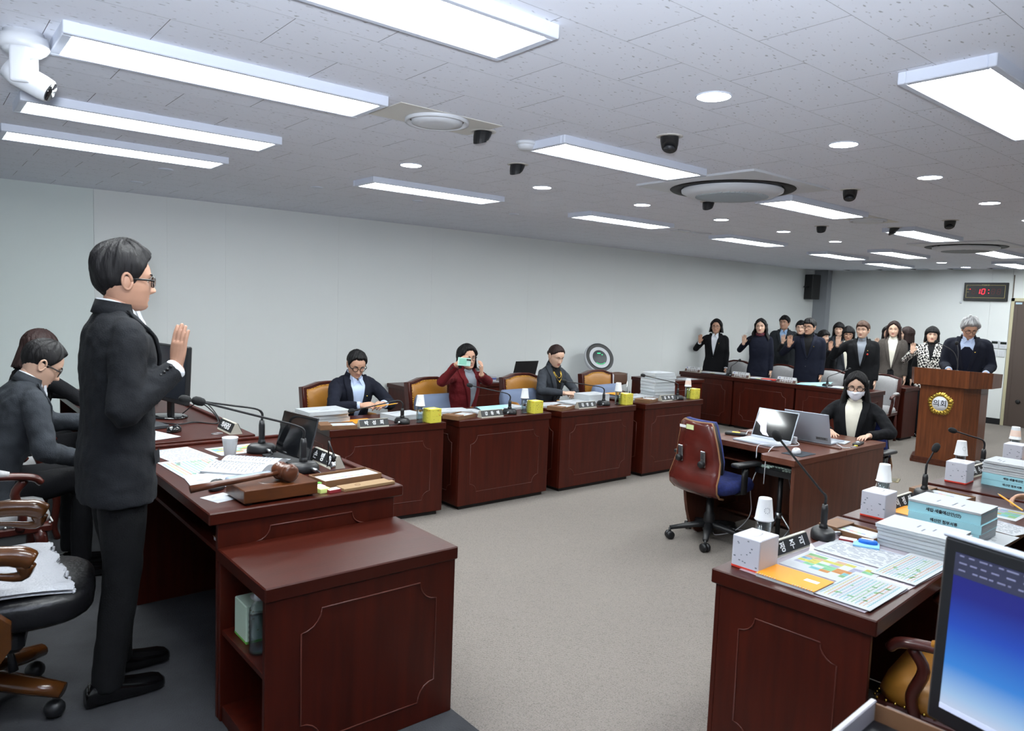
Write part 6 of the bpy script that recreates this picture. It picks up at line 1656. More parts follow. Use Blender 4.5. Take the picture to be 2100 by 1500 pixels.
def hair_shell(style, R, seed, nth=72):
    """R maps head-space points to local space; returns an MB"""
    rnd = random.Random(seed)
    st = dict(short=dict(f=(0.83, 0.84, 0.78, 0.45, 0.40, 0.26), th=(0.024, 0.013, 0.016)),
              crop=dict(f=(0.85, 0.82, 0.74, 0.42, 0.36, 0.17), th=(0.032, 0.010, 0.015)),
              fringe=dict(f=(0.72, 0.74, 0.70, 0.45, 0.36, 0.22), th=(0.025, 0.013, 0.016)),
              grey=dict(f=(0.78, 0.78, 0.70, 0.44, 0.34, 0.2), th=(0.042, 0.026, 0.026)),
              bob=dict(f=(0.84, 0.82, 0.64, 0.45, 0.3, 0.15), th=(0.028, 0.030, 0.030)),
              bangs=dict(f=(0.66, 0.67, 0.60, 0.45, 0.3, 0.15), th=(0.026, 0.028, 0.030)),
              parted=dict(f=(0.86, 0.76, 0.62, 0.42, 0.3, 0.15), th=(0.022, 0.020, 0.024)),
              back=dict(f=(0.84, 0.82, 0.72, 0.58, 0.40, 0.26), th=(0.014, 0.009, 0.013)))[style]
    ang = [-90, -30, -12, 12, 38, 60, 90]
    lows = [st['f'][5], st['f'][4], st['f'][4], st['f'][3], st['f'][2], st['f'][1], st['f'][0]]
    ph = [rnd.uniform(0, 6.28) for _ in range(6)]
    mb = MB(); rows = []
    NR = 20
    for k in range(NR + 1):
        row = []
        for j in range(nth):
            th = 2 * PI * j / nth
            d = math.degrees(math.asin(max(-1, min(1, math.sin(th)))))
            tl = float(np.interp(d, ang, lows)) + 0.006 * math.sin(th * 11 + ph[0]) + 0.005 * math.sin(th * 23 + ph[1])
            u = k / NR
            t = tl + (0.999 - tl) * u
            p = head_pt(th, t, 1.0, False)
            top, side, bk = st['th']
            base = bk if math.sin(th) < -0.3 else side
            thick = base + (top - base) * min(1, max(0, (t - 0.55) / 0.35))
            edge = min(1, u / 0.30)
            if math.sin(th) > 0.5 and style in ('fringe', 'bangs', 'crop'):
                edge = min(1, (u + 0.06) / 0.22)
            edge = math.sin(edge * PI / 2)
            rip = 1 + 0.10 * math.sin(th * 17 + 5 * t + ph[2]) + 0.08 * math.sin(th * 31 - 9 * t + ph[3]) + (0.16 * math.sin(th * 5 + 11 * t + ph[4]) if style in ('grey', 'fringe', 'crop') else 0.05 * math.sin(th * 4 + ph[4]))
            off = thick * edge * rip - 0.003 * (1 - edge)
            cdir = Vector((p.x, p.y + 0.005, (p.z - 0.5 * HH) * 0.9))
            cdir = cdir.normalized() if cdir.length > 1e-6 else Vector((0, 0, 1))
            row.append(R(p + cdir * off))
        rows.append(row)
    mb.loft(rows, 0, True, True)
    return mb

def hair_curtain(mb, R, zend, front, flare, seed, wave=0.0, cut=0.0, thick=0.016, ztop=0.70):
    """a shell of hair hanging round the sides and back of the head, closed inside"""
    rnd = random.Random(seed); p1, p2 = rnd.uniform(0, 6), rnd.uniform(0, 6)
    n = 44; m = 16
    outer = []; inner = []
    for k in range(m + 1):
        u = k / m
        z = ztop * HH + (zend - ztop * HH) * u
        ro = []; ri = []
        for j in range(n + 1):
            a = math.radians(front) + (math.radians(180 - front) - math.radians(front) - 2 * PI) * j / n
            tt = max(0.30, min(0.75, z / HH))
            hp = head_pt(a, max(0.45, tt), 1.0, False)
            fl = flare * max(0, u - 0.2)
            edge_in = math.sin(min(1, min(j, n - j) / 5.0) * PI / 2)
            rad = 1 + (0.030 * (0.45 + 0.55 * edge_in) + fl + 0.003 * math.sin(a * 19 + p1 + 3 * u) + wave * math.sin(13 * u + a * 3 + p2) * u) / max(0.05, math.hypot(hp.x, hp.y))
            zz = z + cut * u * u * (1 if math.sin(a) > 0 else 0) * abs(math.sin(a)) + 0.006 * math.sin(a * 21 + p2) * u
            x, y = hp.x * rad, hp.y * rad
            if u > 0.75 and flare <= 0.001:
                kk = 1 - 0.12 * (u - 0.75) / 0.25
                x *= kk; y *= kk
            ro.append(R(Vector((x, y, zz))))
            q = 1 - thick / max(0.05, math.hypot(hp.x, hp.y)) * (0.3 + 0.7 * (1 - abs(2 * u - 1)))
            ri.append(R(Vector((x * q, y * q, zz + 0.004))))
        outer.append(ro); inner.append(ri)
    rings = [o_ + i_[::-1] for o_, i_ in zip(outer, inner)]
    mb.loft(rings, 0, True, True)

def add_hand(mb, wrist, d, n, side, curl, s=1.0, spread=0.5, thumb=0.0):
    d = Vector(d).normalized(); n = Vector(n); n = (n - d * n.dot(d)).normalized()
    u = d.cross(n) * side
    W = Vector(wrist)
    rings = []
    for a, w_, th in ((-0.012, 0.027, 0.020), (0.015, 0.029, 0.019), (0.045, 0.038, 0.0165), (0.075, 0.042, 0.015), (0.096, 0.041, 0.0125), (0.104, 0.037, 0.009)):
        c = W + d * (a * s) + u * (0.002 * s)
        rings.append([c + u * (w_ * s * math.cos(t)) + n * (th * s * math.sin(t)) for t in np.linspace(0, 2 * PI, 14, endpoint=False)])
    mb.loft(rings, 0, True, True)
    for i in range(4):
        off = (0.031, 0.0105, -0.0105, -0.0305)[i]; L = (0.072, 0.080, 0.074, 0.058)[i]
        fan = (0.10, 0.035, -0.035, -0.11)[i] * spread * 2
        r0 = (0.0088, 0.009, 0.0086, 0.0077)[i]
        p = W + d * (0.082 * s) + u * (off * s)
        dirv = (d + u * fan).normalized()
        pts = [p, p + dirv * (0.016 * s)]
        ax = n.cross(dirv)
        ang = 0.0
        for ph, frac in enumerate((0.45, 0.31, 0.24)):
            cu = curl[i] if isinstance(curl, (list, tuple)) else curl
            ang += cu * (0.75, 0.95, 0.7)[ph] + 0.05
            v = dirv * math.cos(ang) + n * math.sin(ang)
            pts.append(pts[-1] + v * (L * frac * s * 0.55)); pts.append(pts[-1] + v * (L * frac * s * 0.45))
        rad = [r0 * s * k for k in (1.05, 1.05, 1.0, 1.0, 0.95, 0.92, 0.86, 0.68)]
        mb.tube(pts, rad, 10)
    b0 = W + d * (0.022 * s) + u * (0.022 * s) + n * (0.005 * s)
    v1 = (d * 0.62 + u * (0.72 - 0.3 * thumb) + n * (0.25 + 0.55 * thumb)).normalized()
    v2 = (d * 0.86 + u * (0.40 - 0.6 * thumb) + n * (0.2 + 0.5 * thumb)).normalized()
    P = [b0, b0 + v1 * (0.03 * s), b0 + v1 * (0.046 * s), b0 + v1 * (0.046 * s) + v2 * (0.02 * s), b0 + v1 * (0.046 * s) + v2 * (0.036 * s)]
    mb.tube(P, [0.0145 * s, 0.0125 * s, 0.0105 * s, 0.0098 * s, 0.007 * s], 10)

TORSO = dict(m=[(0.74, .198, .128, .130), (0.90, .192, .128, .130), (1.04, .180, .122, .112), (1.18, .190, .128, .118), (1.30, .202, .126, .120), (1.385, .200, .104, .112), (1.43, .165, .084, .094), (1.465, .092, .064, .074), (1.485, .070, .056, .066)],
             f=[(0.74, .186, .118, .124), (0.90, .180, .112, .122), (1.04, .152, .104, .098), (1.18, .164, .122, .104), (1.27, .172, .124, .106), (1.37, .172, .096, .098), (1.42, .142, .074, .084), (1.46, .078, .056, .064), (1.485, .060, .050, .056)])
def person(label, loc, rz, H=1.6, sex='f', tilt=0.0, seat=None, head=(0, 0, 0), R=None, L=None, skin=None, hair=('bob', None), curtain=None,
           jacket=None, openz=1.12, hem=0.74, lapel=True, shirt=None, collar='shirt', tie=None, trousers=None, glasses=None, mask=False, group=None,
           vox=0.0115, near=False, lip=None, pin=True, vneck=0.075, buttons=1, eyes_down=False, jaw=1.0, extras=None, cuffs=True, bulk=1.0, buttonm=None):
    s = H / 1.70
    skin = skin or SKINF; lip = lip or LIP; shirt = shirt or WHITES; trousers = trousers or BLACKSUIT
    t = thing('person', label, 'person', loc, rz, group)
    piv = 0.90 * s
    dz = 0.0 if seat is None else (seat + 0.085 - piv)
    ct, sn = math.cos(tilt), math.sin(tilt)
    def T(p):
        p = Vector(p); h = p.z - piv
        k = min(1.0, max(0.0, h / (0.25 * s)))
        a = tilt * k
        return Vector((p.x, p.y * math.cos(a) + h * math.sin(a), piv + dz + h * math.cos(a) - p.y * math.sin(a)))
    neck_top = Vector((0, 0.004 * s, 1.50 * s))
    hyaw, hpit, hrol = head
    RH = Matrix.Rotation(hyaw, 3, 'Z') @ Matrix.Rotation(-hpit, 3, 'X') @ Matrix.Rotation(hrol, 3, 'Y')
    hs = s * 1.0
    pivot_local = Vector((0, -0.01, 0.05))
    RT = Matrix.Rotation(-tilt, 3, 'X')
    base = T(neck_top)
    def HD(p):
        q = Vector(p) * hs
        q = RT @ (RH @ (q - pivot_local * hs)) + (pivot_local * hs)
        return base + q + RT @ Vector((0, 0.012 * s, -0.030 * s))
    # ---- arms
    def shoulder(side):
        sw = (0.178 if sex == 'm' else 0.152) * s * bulk
        return T(Vector((side * sw, -0.005 * s, 1.392 * s)))
    arms = {}
    for side, A in ((1, R), (-1, L)):
        sh = shoulder(side)
        A = A or {}
        wr = Vector(A.get('w', (side * 0.245 * s, 0.04 * s, (0.80 * s if seat is None else seat + 0.16))))
        l1, l2 = 0.285 * s, 0.25 * s
        v = wr - sh; dist = min(v.length, (l1 + l2) * 0.995); v = v.normalized()
        wr = sh + v * dist
        a = (l1 * l1 - l2 * l2 + dist * dist) / (2 * dist)
        hgt = math.sqrt(max(0.0, l1 * l1 - a * a))
        pole = Vector(A.get('pole', (side * 0.6, -1.0, -0.3)))
        pole = (pole - v * pole.dot(v)).normalized()
        el = sh + v * a + pole * hgt
        fd = (wr - el).normalized()
        arms[side] = (sh, el, wr, fd, A)
    # ---- body: head, neck, chest, arms, hands in one mesh
    vs = MB()
    nth, nr = (96, 72) if near else (64, 60)
    rows = []
    for k in range(nr + 1):
        tt = k / nr * 0.999
        rows.append([HD(head_pt(2 * PI * j / nth, tt, jaw)) for j in range(nth)])
    vs.loft(rows, 0, True, True)
    # lip faces
    nf = nth
    for i in range(nr):
        tt = (i + 0.5) / nr
        if 0.185 < tt < 0.262:
            for j in range(nth):
                th = 2 * PI * (j + 0.5) / nth
                if math.sin(th) > 0:
                    hp = head_pt(th, tt, jaw)
                    lim = 0.0215 * (1 - (abs(tt - 0.222) / 0.036) ** 2)
                    if abs(hp.x) < lim:
                        vs.m[i * nth + j] = 1
    for sx in (-1, 1):
        c = Vector((sx * 0.0755, -0.008, 0.465 * HH))
        ring = [HD(c + Vector((sx * (0.006 + 0.004 * math.sin(a)), 0.016 * math.cos(a) - 0.004 * math.sin(a), 0.029 * math.sin(a)))) for a in np.linspace(0, 2 * PI, 18)]
        vs.tube(ring, 0.0055 * hs, 8)
        vs.ball((0, 0, 0), 1, 12, 8, M=Matrix.Translation(HD(c + Vector((sx * 0.002, 0, 0)))) @ (RT @ RH).to_4x4() @ Matrix.Diagonal((0.0065 * hs, 0.0165 * hs, 0.029 * hs, 1)))
    nk = [HD((0, -0.012, 0.30 * HH)), HD((0, -0.012, 0.12 * HH)), T((0, -0.006 * s, 1.475 * s)), T((0, -0.012 * s, 1.43 * s)), T((0, -0.012 * s, 1.36 * s)), T((0, -0.01 * s, 1.2 * s))]
    nr_ = (0.058 if sex == 'm' else 0.048) * s
    vs.tube(smooth_path(nk, 3), [nr_ * k for k in np.interp(np.linspace(0, 1, 16), [0, 0.3, 0.5, 0.7, 1], [0.86, 0.96, 1.04, 1.15, 1.15])], 22)
    for side in (-1, 1):
        sh, el, wr, fd, A = arms[side]
        vs.tube([T((0, -0.01 * s, 1.36 * s)), sh, sh.lerp(el, 0.5), el], [0.05 * s, 0.03 * s, 0.032 * s, 0.034 * s], 10)
        hb = MB()
        wr_r = (0.027 if sex == 'm' else 0.024) * s
        hb.tube([el, el.lerp(wr, 0.3), el.lerp(wr, 0.7), wr + fd * 0.012 * s], [0.038 * s, 0.038 * s, wr_r * 1.15, wr_r], 14)
        add_hand(hb, wr, A.get('d', fd + Vector((0, 0.1, 0))), A.get('n', (-side, 0.15, 0.0)), side, A.get('curl', 0.30), 0.95 * s * (1.0 if sex == 'm' else 0.92), A.get('spread', 0.3), A.get('thumb', 0.0))
        hm = remesh(hb, 0.003 if near else 0.0048, 2 if near else 1)
        vs.add([v.co.copy() for v in hm.vertices], [tuple(p.vertices) for p in hm.polygons], 0, True)
        bpy.data.meshes.remove(hm)
    vs.build('body', [skin, lip], t)
    # ---- eyes, brows
    for sx in (-1, 1):
        q = MB(); e0 = head_pt(math.radians(90 - sx * 26), 0.50)
        ex = 0.0315 * sx
        ey = head_pt(math.acos(max(-1, min(1, math.copysign(abs(ex / 0.0735) ** (1 / 0.9), ex)))), 0.50).y
        c = HD((ex, ey - 0.004, 0.498 * HH))
        Me = Matrix.Translation(c) @ (RT @ RH).to_4x4()
        q.ball((0, 0, 0), (0.0145 * hs, 0.0075 * hs, (0.0030 if eyes_down else 0.0052) * hs), 14, 8, 0, Me)
        if not eyes_down:
            q.ball((0, 0.0055 * hs, 0.0003), (0.0056 * hs, 0.0032 * hs, 0.0052 * hs), 12, 6, 1, Me)
        q.tube([Me @ Vector((sx * a * hs, (0.0072 - 6 * (a * a) * 5) * hs, (0.0052 - 14 * a * a - (0.004 if eyes_down else 0)) * hs)) for a in np.linspace(-0.015, 0.0165, 8)], 0.0012 * hs, 5, 1)
        q.build('eye', [EYEW, EYED], t)
        q = MB()
        pts = []
        for a in np.linspace(0.014, 0.047, 6):
            x = sx * a
            th = math.acos(max(-1, min(1, math.copysign(abs(x / 0.0755) ** (1 / 0.9), x))))
            p = head_pt(th, 0.592 + 0.02 * math.sin((a - 0.014) / 0.033 * 2.4))
            pts.append(HD(p + Vector((0, 0.0006, 0))))
        q.tube(pts, [0.0022 * hs, 0.003 * hs, 0.003 * hs, 0.0026 * hs, 0.002 * hs, 0.001 * hs], 6, flat=1.3)
        q.build('eyebrow', hair[1] if hair[1] not in (HGREY,) else HDBROWN, t)
    # ---- hair
    q = hair_shell(hair[0], HD, int(abs(loc[0] * 31 + loc[1] * 17)), 96 if near else 64)
    if curtain:
        hair_curtain(q, HD, *curtain[:3], int(abs(loc[1] * 29)), *(curtain[3:]))
    if hair[0] == 'back':
        q.ball(tuple(HD((0, -0.118, 0.42 * HH))), 0.034 * hs, 14, 10)
    q.build('hair', hair[1] or HBLACK, t)
    # ---- torso garments
    jm = jacket
    sec = [(z * s, w * s * bulk, f * s * (bulk if z < 1.4 else 1), b_ * s * bulk) for z, w, f, b_ in TORSO[sex]]
    zs = [a[0] for a in sec]
    def neckdrop(z, k):
        return 0.045 * s * max(0.0, k) * min(1.0, max(0.0, (z / s - 1.36) / 0.11))
    def front(x, z, off=0.0):
        w = float(np.interp(z, zs, [a[1] for a in sec])) + 0.002; f = float(np.interp(z, zs, [a[2] for a in sec]))
        r = min(0.999, abs(x) / w)
        return T((x, f * (1 - r ** 2.4) ** (1 / 2.4) + off, z - neckdrop(z, (1 - r ** 2.4) ** (1 / 2.4))))
    def ring_at(z, grow=0.0, nseg=36):
        w, f, b_ = [float(np.interp(z, zs, [a[k] for a in sec])) + grow for k in (1, 2, 3)]
        out = []
        for th in np.linspace(0, 2 * PI, nseg, endpoint=False):
            c, sn_ = math.cos(th), math.sin(th)
            out.append(T((w * math.copysign(abs(c) ** 0.83, c), (f if sn_ > 0 else b_) * math.copysign(abs(sn_) ** 0.83, sn_), z - neckdrop(z, abs(sn_) ** 0.83 if sn_ > 0 else 0))))
        return out
    zlow = (hem * s) if seat is None else max(hem * s, piv - 0.075)
    zz = np.linspace(zlow, 1.472 * s, 22)
    q = MB(); q.loft([ring_at(z) for z in zz], 0, True, True)
    ar = (0.066, 0.058, 0.046) if sex == 'm' else (0.055, 0.049, 0.039)
    for side in (-1, 1):
        sh, el, wr, fd, A = arms[side]
        end = wr - fd * (0.012 * s)
        mid = [T((side * 0.08 * s, -0.006 * s, 1.395 * s)), T((side * (0.135 if sex == 'm' else 0.115) * s * bulk, -0.006 * s, 1.398 * s)), sh + Vector((0, 0, -0.012 * s)), sh.lerp(el, 0.35), sh.lerp(el, 0.8), el + (el - (sh + wr) / 2).normalized() * 0.006 * s, el.lerp(end, 0.25), el.lerp(end, 0.65), end]
        P = smooth_path(mid, 4)
        rr = [float(v) for v in np.interp(np.linspace(0, 1, len(P)), [0, 0.2, 0.34, 0.62, 0.8, 1], [ar[0] * 0.7, ar[0] * 0.86, ar[0] * 1.0, ar[1], ar[1] * 0.93, ar[2]])]
        q.tube(P, [v * s * bulk for v in rr], 16)
    jme = remesh(q, 0.0075 if near else vox, 4, (0.065 * s, 0.015) if near else (0.06 * s, 0.007))
    jme.materials.clear(); jme.materials.append(jm)
    for p in jme.polygons:
        p.use_smooth = True
    link('jacket' if lapel else 'top', jme, t)
    # shirt front and lapels lying on the jacket
    zt = 1.478 * s; zo = openz * s
    if lapel:
        vn = vneck * s
        def hw(z):
            k = (z - zo) / (zt - zo)
            return max(0.003, vn * (k ** 0.85)) * (1 if k < 0.9 else 1 - 0.25 * (k - 0.9) * 10)
        q = MB(); rows = []
        for z in np.linspace(zo, zt, 16):
            rows.append([front(x, z, 0.006) for x in np.linspace(-hw(z), hw(z), 9)])
        q.grid(rows[::-1]); q.build('shirt', shirt, t)
        for sx in (-1, 1):
            q = MB(); rows = []; low = []
            for z in np.linspace(zo - 0.01, zt - 0.004 * s, 18):
                k = (z - zo) / (zt - zo); k = max(0, k)
                a = hw(max(z, zo)) - 0.004
                wid = (0.012 + 0.062 * k ** 0.8 * (1 if k < 0.72 else 1 - 0.35 * (k - 0.72) / 0.28)) * s
                if 0.70 < k < 0.78:
                    wid *= 0.86
                rows.append([front(sx * (a + wid * u), z, 0.0125 + 0.003 * math.sin(PI * u)) for u in np.linspace(0, 1, 6)])
                low.append([front(sx * (a + wid * u), z, 0.001) for u in np.linspace(0, 1, 6)])
            rings = [r + l[::-1] for r, l in zip(rows, low)]
            q.loft(rings, 0, True, True); q.build('lapel', jm, t)
        # jacket collar round the back of the neck
        q = MB(); rings = []
        for a in np.linspace(math.radians(35), math.radians(-215), 21):
            c, sn_ = math.cos(a), math.sin(a)
            ww = (0.083 if sex == 'm' else 0.072) * s
            b1 = T((ww * 1.10 * c, ww * 1.0 * sn_ - 0.008 * s, (1.447 - 0.012 * sn_) * s)); b2 = T((ww * 0.88 * c, ww * 0.82 * sn_ - 0.008 * s, (1.498 - 0.010 * sn_) * s)); b3 = T((ww * 0.80 * c, ww * 0.74 * sn_ - 0.008 * s, (1.49 - 0.01 * sn_) * s)); b4 = T((ww * 0.86 * c, ww * 0.8 * sn_ - 0.008 * s, (1.44 - 0.01 * sn_) * s))
            rings.append([b1, b2, b3, b4])
        q.loft(rings, 0, True, True); q.build('jacket_collar', jm, t)
        for k in range(buttons):
            zb = zo - 0.015 * s - k * 0.11 * s
            q = MB(); pc = front(0.012 * s, zb, 0.008)
            q.ball(tuple(pc), 0.0075 * s, 10, 6); q.build('button', buttonm or BLACK, t)
    if collar == 'shirt':
        q = MB(); rings = []
        for a in np.linspace(math.radians(78), math.radians(-258), 30):
            c, sn_ = math.cos(a), math.sin(a); ww = (0.066 if sex == 'm' else 0.055) * s
            drop = 0.052 * s * ((sn_ + 1) / 2) ** 2
            rings.append([T((ww * 1.10 * c, ww * 1.08 * sn_ - 0.006 * s, 1.462 * s - drop)), T((ww * 1.0 * c, ww * sn_ - 0.006 * s, 1.512 * s - drop)), T((ww * 0.93 * c, ww * 0.93 * sn_ - 0.006 * s, 1.508 * s - drop)), T((ww * 0.98 * c, ww * 0.98 * sn_ - 0.006 * s, 1.458 * s - drop))])
        q.loft(rings, 0, True, True)
        for sx in (-1, 1):
            a0 = T((sx * 0.012 * s, 0.066 * s, 1.442 * s)); a1 = T((sx * 0.052 * s, 0.05 * s, 1.468 * s)); a2 = T((sx * 0.046 * s, 0.088 * s, 1.38 * s)); a3 = T((sx * 0.014 * s, 0.078 * s, 1.428 * s))
            o_ = Vector((0, 0.012, 0.002))
            q.add([a0 + o_, a1 + o_, a2 + o_, a3 + o_, a0, a1, a2, a3], [(0, 1, 2, 3), (7, 6, 5, 4), (0, 4, 5, 1), (1, 5, 6, 2), (2, 6, 7, 3), (3, 7, 4, 0)], 0, False)
        q.build('shirt_collar', shirt, t)
    elif collar in ('turtle', 'crew'):
        q = MB(); ww = (0.066 if sex == 'm' else 0.056) * s
        prof = [(1.13, 1.445), (1.08, 1.47), (1.06, 1.50), (1.05, 1.522), (1.0, 1.528), (0.95, 1.52)] if collar == 'turtle' else [(1.2, 1.44), (1.16, 1.462), (1.10, 1.47), (1.02, 1.465)]
        q.loft([[T((ww * k * math.cos(a), ww * k * math.sin(a) * 1.02 - 0.004 * s, z * s + 0.006 * s * -math.sin(a))) for a in np.linspace(0, 2 * PI, 26, endpoint=False)] for k, z in prof], 0, False, True)
        q.build('neckband', shirt, t)
    if tie:
        q = MB(); rows = []
        for z in np.linspace(zo, 1.452 * s, 10):
            k = (z - zo) / (1.452 * s - zo); w_ = (0.036 - 0.018 * k) * s
            rows.append([front(x, z, 0.009 + 0.003 * math.cos(x / w_)) for x in np.linspace(-w_, w_, 5)])
        q.grid(rows[::-1]); pk = T((0, 0.080 * s, 1.418 * s)); q.ball(tuple(pk), (0.02 * s, 0.015 * s, 0.02 * s), 10, 6); q.build('necktie', tie, t)
    if pin and lapel:
        q = MB(); q.ball(tuple(front(-0.085 * s, 1.30 * s, 0.014)), 0.0075 * s, 10, 6); q.build('lapel_pin', GOLD, t)
    if cuffs and collar == 'shirt':
        for side in (-1, 1):
            sh, el, wr, fd, A = arms[side]
            q = MB(); q.tube([wr - fd * 0.04 * s, wr - fd * 0.002 * s, wr + fd * 0.004 * s], [(ar[2] - 0.006) * s, (ar[2] - 0.007) * s, (ar[2] - 0.012) * s], 16); q.build('shirt_cuff', shirt, t)
    # ---- legs
    q = MB()
    hipz = (0.90 * s) if seat is None else seat + 0.085
    q.loft([[(0.98 * x_, y_, z_) for x_, y_, z_ in [(wv * math.cos(a), dv * math.sin(a), zv) for a in np.linspace(0, 2 * PI, 24, endpoint=False)]] for zv, wv, dv in ((hipz - 0.11 * s, 0.12 * s, 0.1 * s), (hipz - 0.04 * s, 0.168 * s, 0.115 * s), (hipz + 0.04 * s, 0.168 * s, 0.112 * s), (hipz + 0.13 * s, 0.15 * s, 0.1 * s))], 0, True, True)
    feet = []
    for sx in (-1, 1):
        if seat is None:
            st = {1: 0.0, -1: 0.0}[sx] if not near else {1: -0.03, -1: 0.05}[sx]
            hp, kn, an = Vector((sx * 0.088 * s, 0.0, hipz - 0.03 * s)), Vector((sx * 0.1 * s, 0.012 * s + st * 0.5, 0.49 * s)), Vector((sx * 0.105 * s, -0.03 * s + st, 0.085 * s))
            P = [hp, hp.lerp(kn, 0.5), kn, kn.lerp(an, 0.5), an, an - Vector((0, 0, 0.035 * s))]
            rr = [0.094, 0.084, 0.068, 0.064, 0.058, 0.058]
        else:
            hp, kn, an = Vector((sx * 0.09 * s, 0.02, hipz - 0.015)), Vector((sx * 0.105 * s, 0.41 * s, hipz - 0.02)), Vector((sx * 0.105 * s, 0.40 * s, 0.1 * s))
            P = smooth_path([hp, hp.lerp(kn, 0.55), kn, kn.lerp(an, 0.5), an], 3)
            rr = [float(v) for v in np.interp(np.linspace(0, 1, len(P)), [0, 0.3, 0.5, 0.75, 1], [0.092, 0.08, 0.066, 0.058, 0.052])]
        q.tube(P, [v * s for v in rr], 16)
        feet.append(an)
    lm = remesh(q, 0.010 if near else 0.016, 3, (0.07 * s, 0.008) if near else None)
    lm.materials.clear(); lm.materials.append(trousers)
    for p in lm.polygons:
        p.use_smooth = True
    link('trousers', lm, t)
    for sx, an in zip((-1, 1), feet):
        q = MB(); rings = []
        for y, w_, z0, z1, ww in ((-0.075, 0.03, 0.0, 0.06, 1), (-0.055, 0.038, 0.0, 0.085, 1), (0.0, 0.04, 0.0, 0.095, 1), (0.05, 0.042, 0.0, 0.075, 1), (0.11, 0.047, 0.0, 0.062, 1), (0.16, 0.046, 0.0, 0.055, 1), (0.185, 0.036, 0.002, 0.048, 1), (0.198, 0.018, 0.006, 0.036, 1)):
            rings.append([(an.x + w_ * s * math.copysign(abs(math.cos(a)) ** 0.7, math.cos(a)) * 1.0, an.y + y * s, ((z0 + z1) / 2 + (z1 - z0) / 2 * math.copysign(abs(math.sin(a)) ** 0.6, math.sin(a))) * s) for a in np.linspace(0, 2 * PI, 18, endpoint=False)])
        q.loft(rings, 0, True, True); q.build('shoe', SHOE, t)
    # ---- glasses and mask
    if glasses:
        q = MB(); gm, gr = glasses
        for sx in (-1, 1):
            c = Vector((sx * 0.034, 0.098, 0.487 * HH))
            sh_ = (0.026, 0.019) if gr == 'square' else (0.024, 0.022)
            pw = 0.6 if gr == 'square' else 1.0
            ring = [HD(c + Vector((sh_[0] * math.copysign(abs(math.cos(a)) ** pw, math.cos(a)), -0.006 * (abs(c.x + sh_[0] * math.cos(a)) / 0.05) ** 2, sh_[1] * math.copysign(abs(math.sin(a)) ** pw, math.sin(a))))) for a in np.linspace(0, 2 * PI, 21)]
            q.tube(ring, (0.0024 if near else 0.0019) * hs, 6)
            q.tube([HD((sx * 0.06, 0.091, 0.51 * HH)), HD((sx * 0.077, 0.07, 0.515 * HH)), HD((sx * 0.0795, 0.0, 0.512 * HH)), HD((sx * 0.078, -0.012, 0.47 * HH))], (0.0028 if near else 0.0016) * hs, 6, flat=1.5 if near else 1.0)
        q.tube([HD((-0.010, 0.099, 0.50 * HH)), HD((0, 0.103, 0.507 * HH)), HD((0.010, 0.099, 0.50 * HH))], 0.0018 * hs, 6)
        q.build('glasses', gm, t)
    if mask:
        q = MB(); rows = []
        for tt in np.linspace(-0.02, 0.40, 12):
            row = []
            for th in np.linspace(math.radians(18), math.radians(162), 25):
                p = head_pt(th, max(0.0, tt), jaw, True)
                mid = math.sin(th) ** 3
                p = p + Vector((0, 0.010 + 0.014 * mid * math.sin(PI * (tt + 0.02) / 0.42), 0)) + Vector((math.copysign(0.006, p.x), 0, 0.0 if tt >= 0 else -0.006))
                p.z += -0.012 * (1 - math.sin(th)) * (1 if tt > 0.2 else -1.2) * HH / 0.23
                row.append(HD(p))
            rows.append(row)
        q.grid(rows[::-1]); q.build('face_mask', MASKW, t)
        q = MB()
        for sx in (-1, 1):
            q.tube([HD((sx * 0.066, 0.04, 0.33 * HH)), HD((sx * 0.082, -0.005, 0.47 * HH)), HD((sx * 0.066, 0.03, 0.14 * HH))], 0.0015, 5)
        q.build('mask_loop', MASKW, t)
    if extras:
        extras(t, T, HD, front, arms, s)
    return t

FRAMEB = mat('glasses_black', (14, 14, 16), 0.25)
FRAMET = mat('glasses_thin', (70, 64, 62), 0.3, 0.5)
DR = math.radians
# --- the standing chairman
def ex_chair(t, T, HD, front, arms, s):
    for side in (-1, 1):
        for k in range(4):
            sh, el, wr, fd, A = arms[side]
            out = (Vector((0.7, -0.7, 0.0)) if side == 1 else Vector((-1, 0, 0)))
            out = (out - fd * out.dot(fd)).normalized()
            q = MB(); q.ball(tuple(wr - fd * (0.03 + 0.016 * k) + out * (0.047 - 0.001 * k) * s), 0.0062, 10, 6); q.build('cuff_button', BLACK, t)
    for sx in (-1, 1):
        q = MB(); rows = []
        for z in (0.90, 0.925, 0.95):
            rows.append([front(sx * x, z * s, 0.010) for x in np.linspace(0.075, 0.165, 6)])
        q.grid(rows if sx < 0 else rows[::-1]); q.build('pocket_flap', CH_SUIT, t)
    for sx in (-1, 1):
        q = MB(); c = Vector((sx * 0.034, 0.0975, 0.487 * HH))
        q.loft([[HD(c + Vector((0.0245 * math.copysign(abs(math.cos(a)) ** 0.6, math.cos(a)), dy, 0.018 * math.copysign(abs(math.sin(a)) ** 0.6, math.sin(a))))) for a in np.linspace(0, 2 * PI, 20, endpoint=False)] for dy in (-0.0006, 0.0006)], 0, True, False); q.build('lens', GLASSM, t)
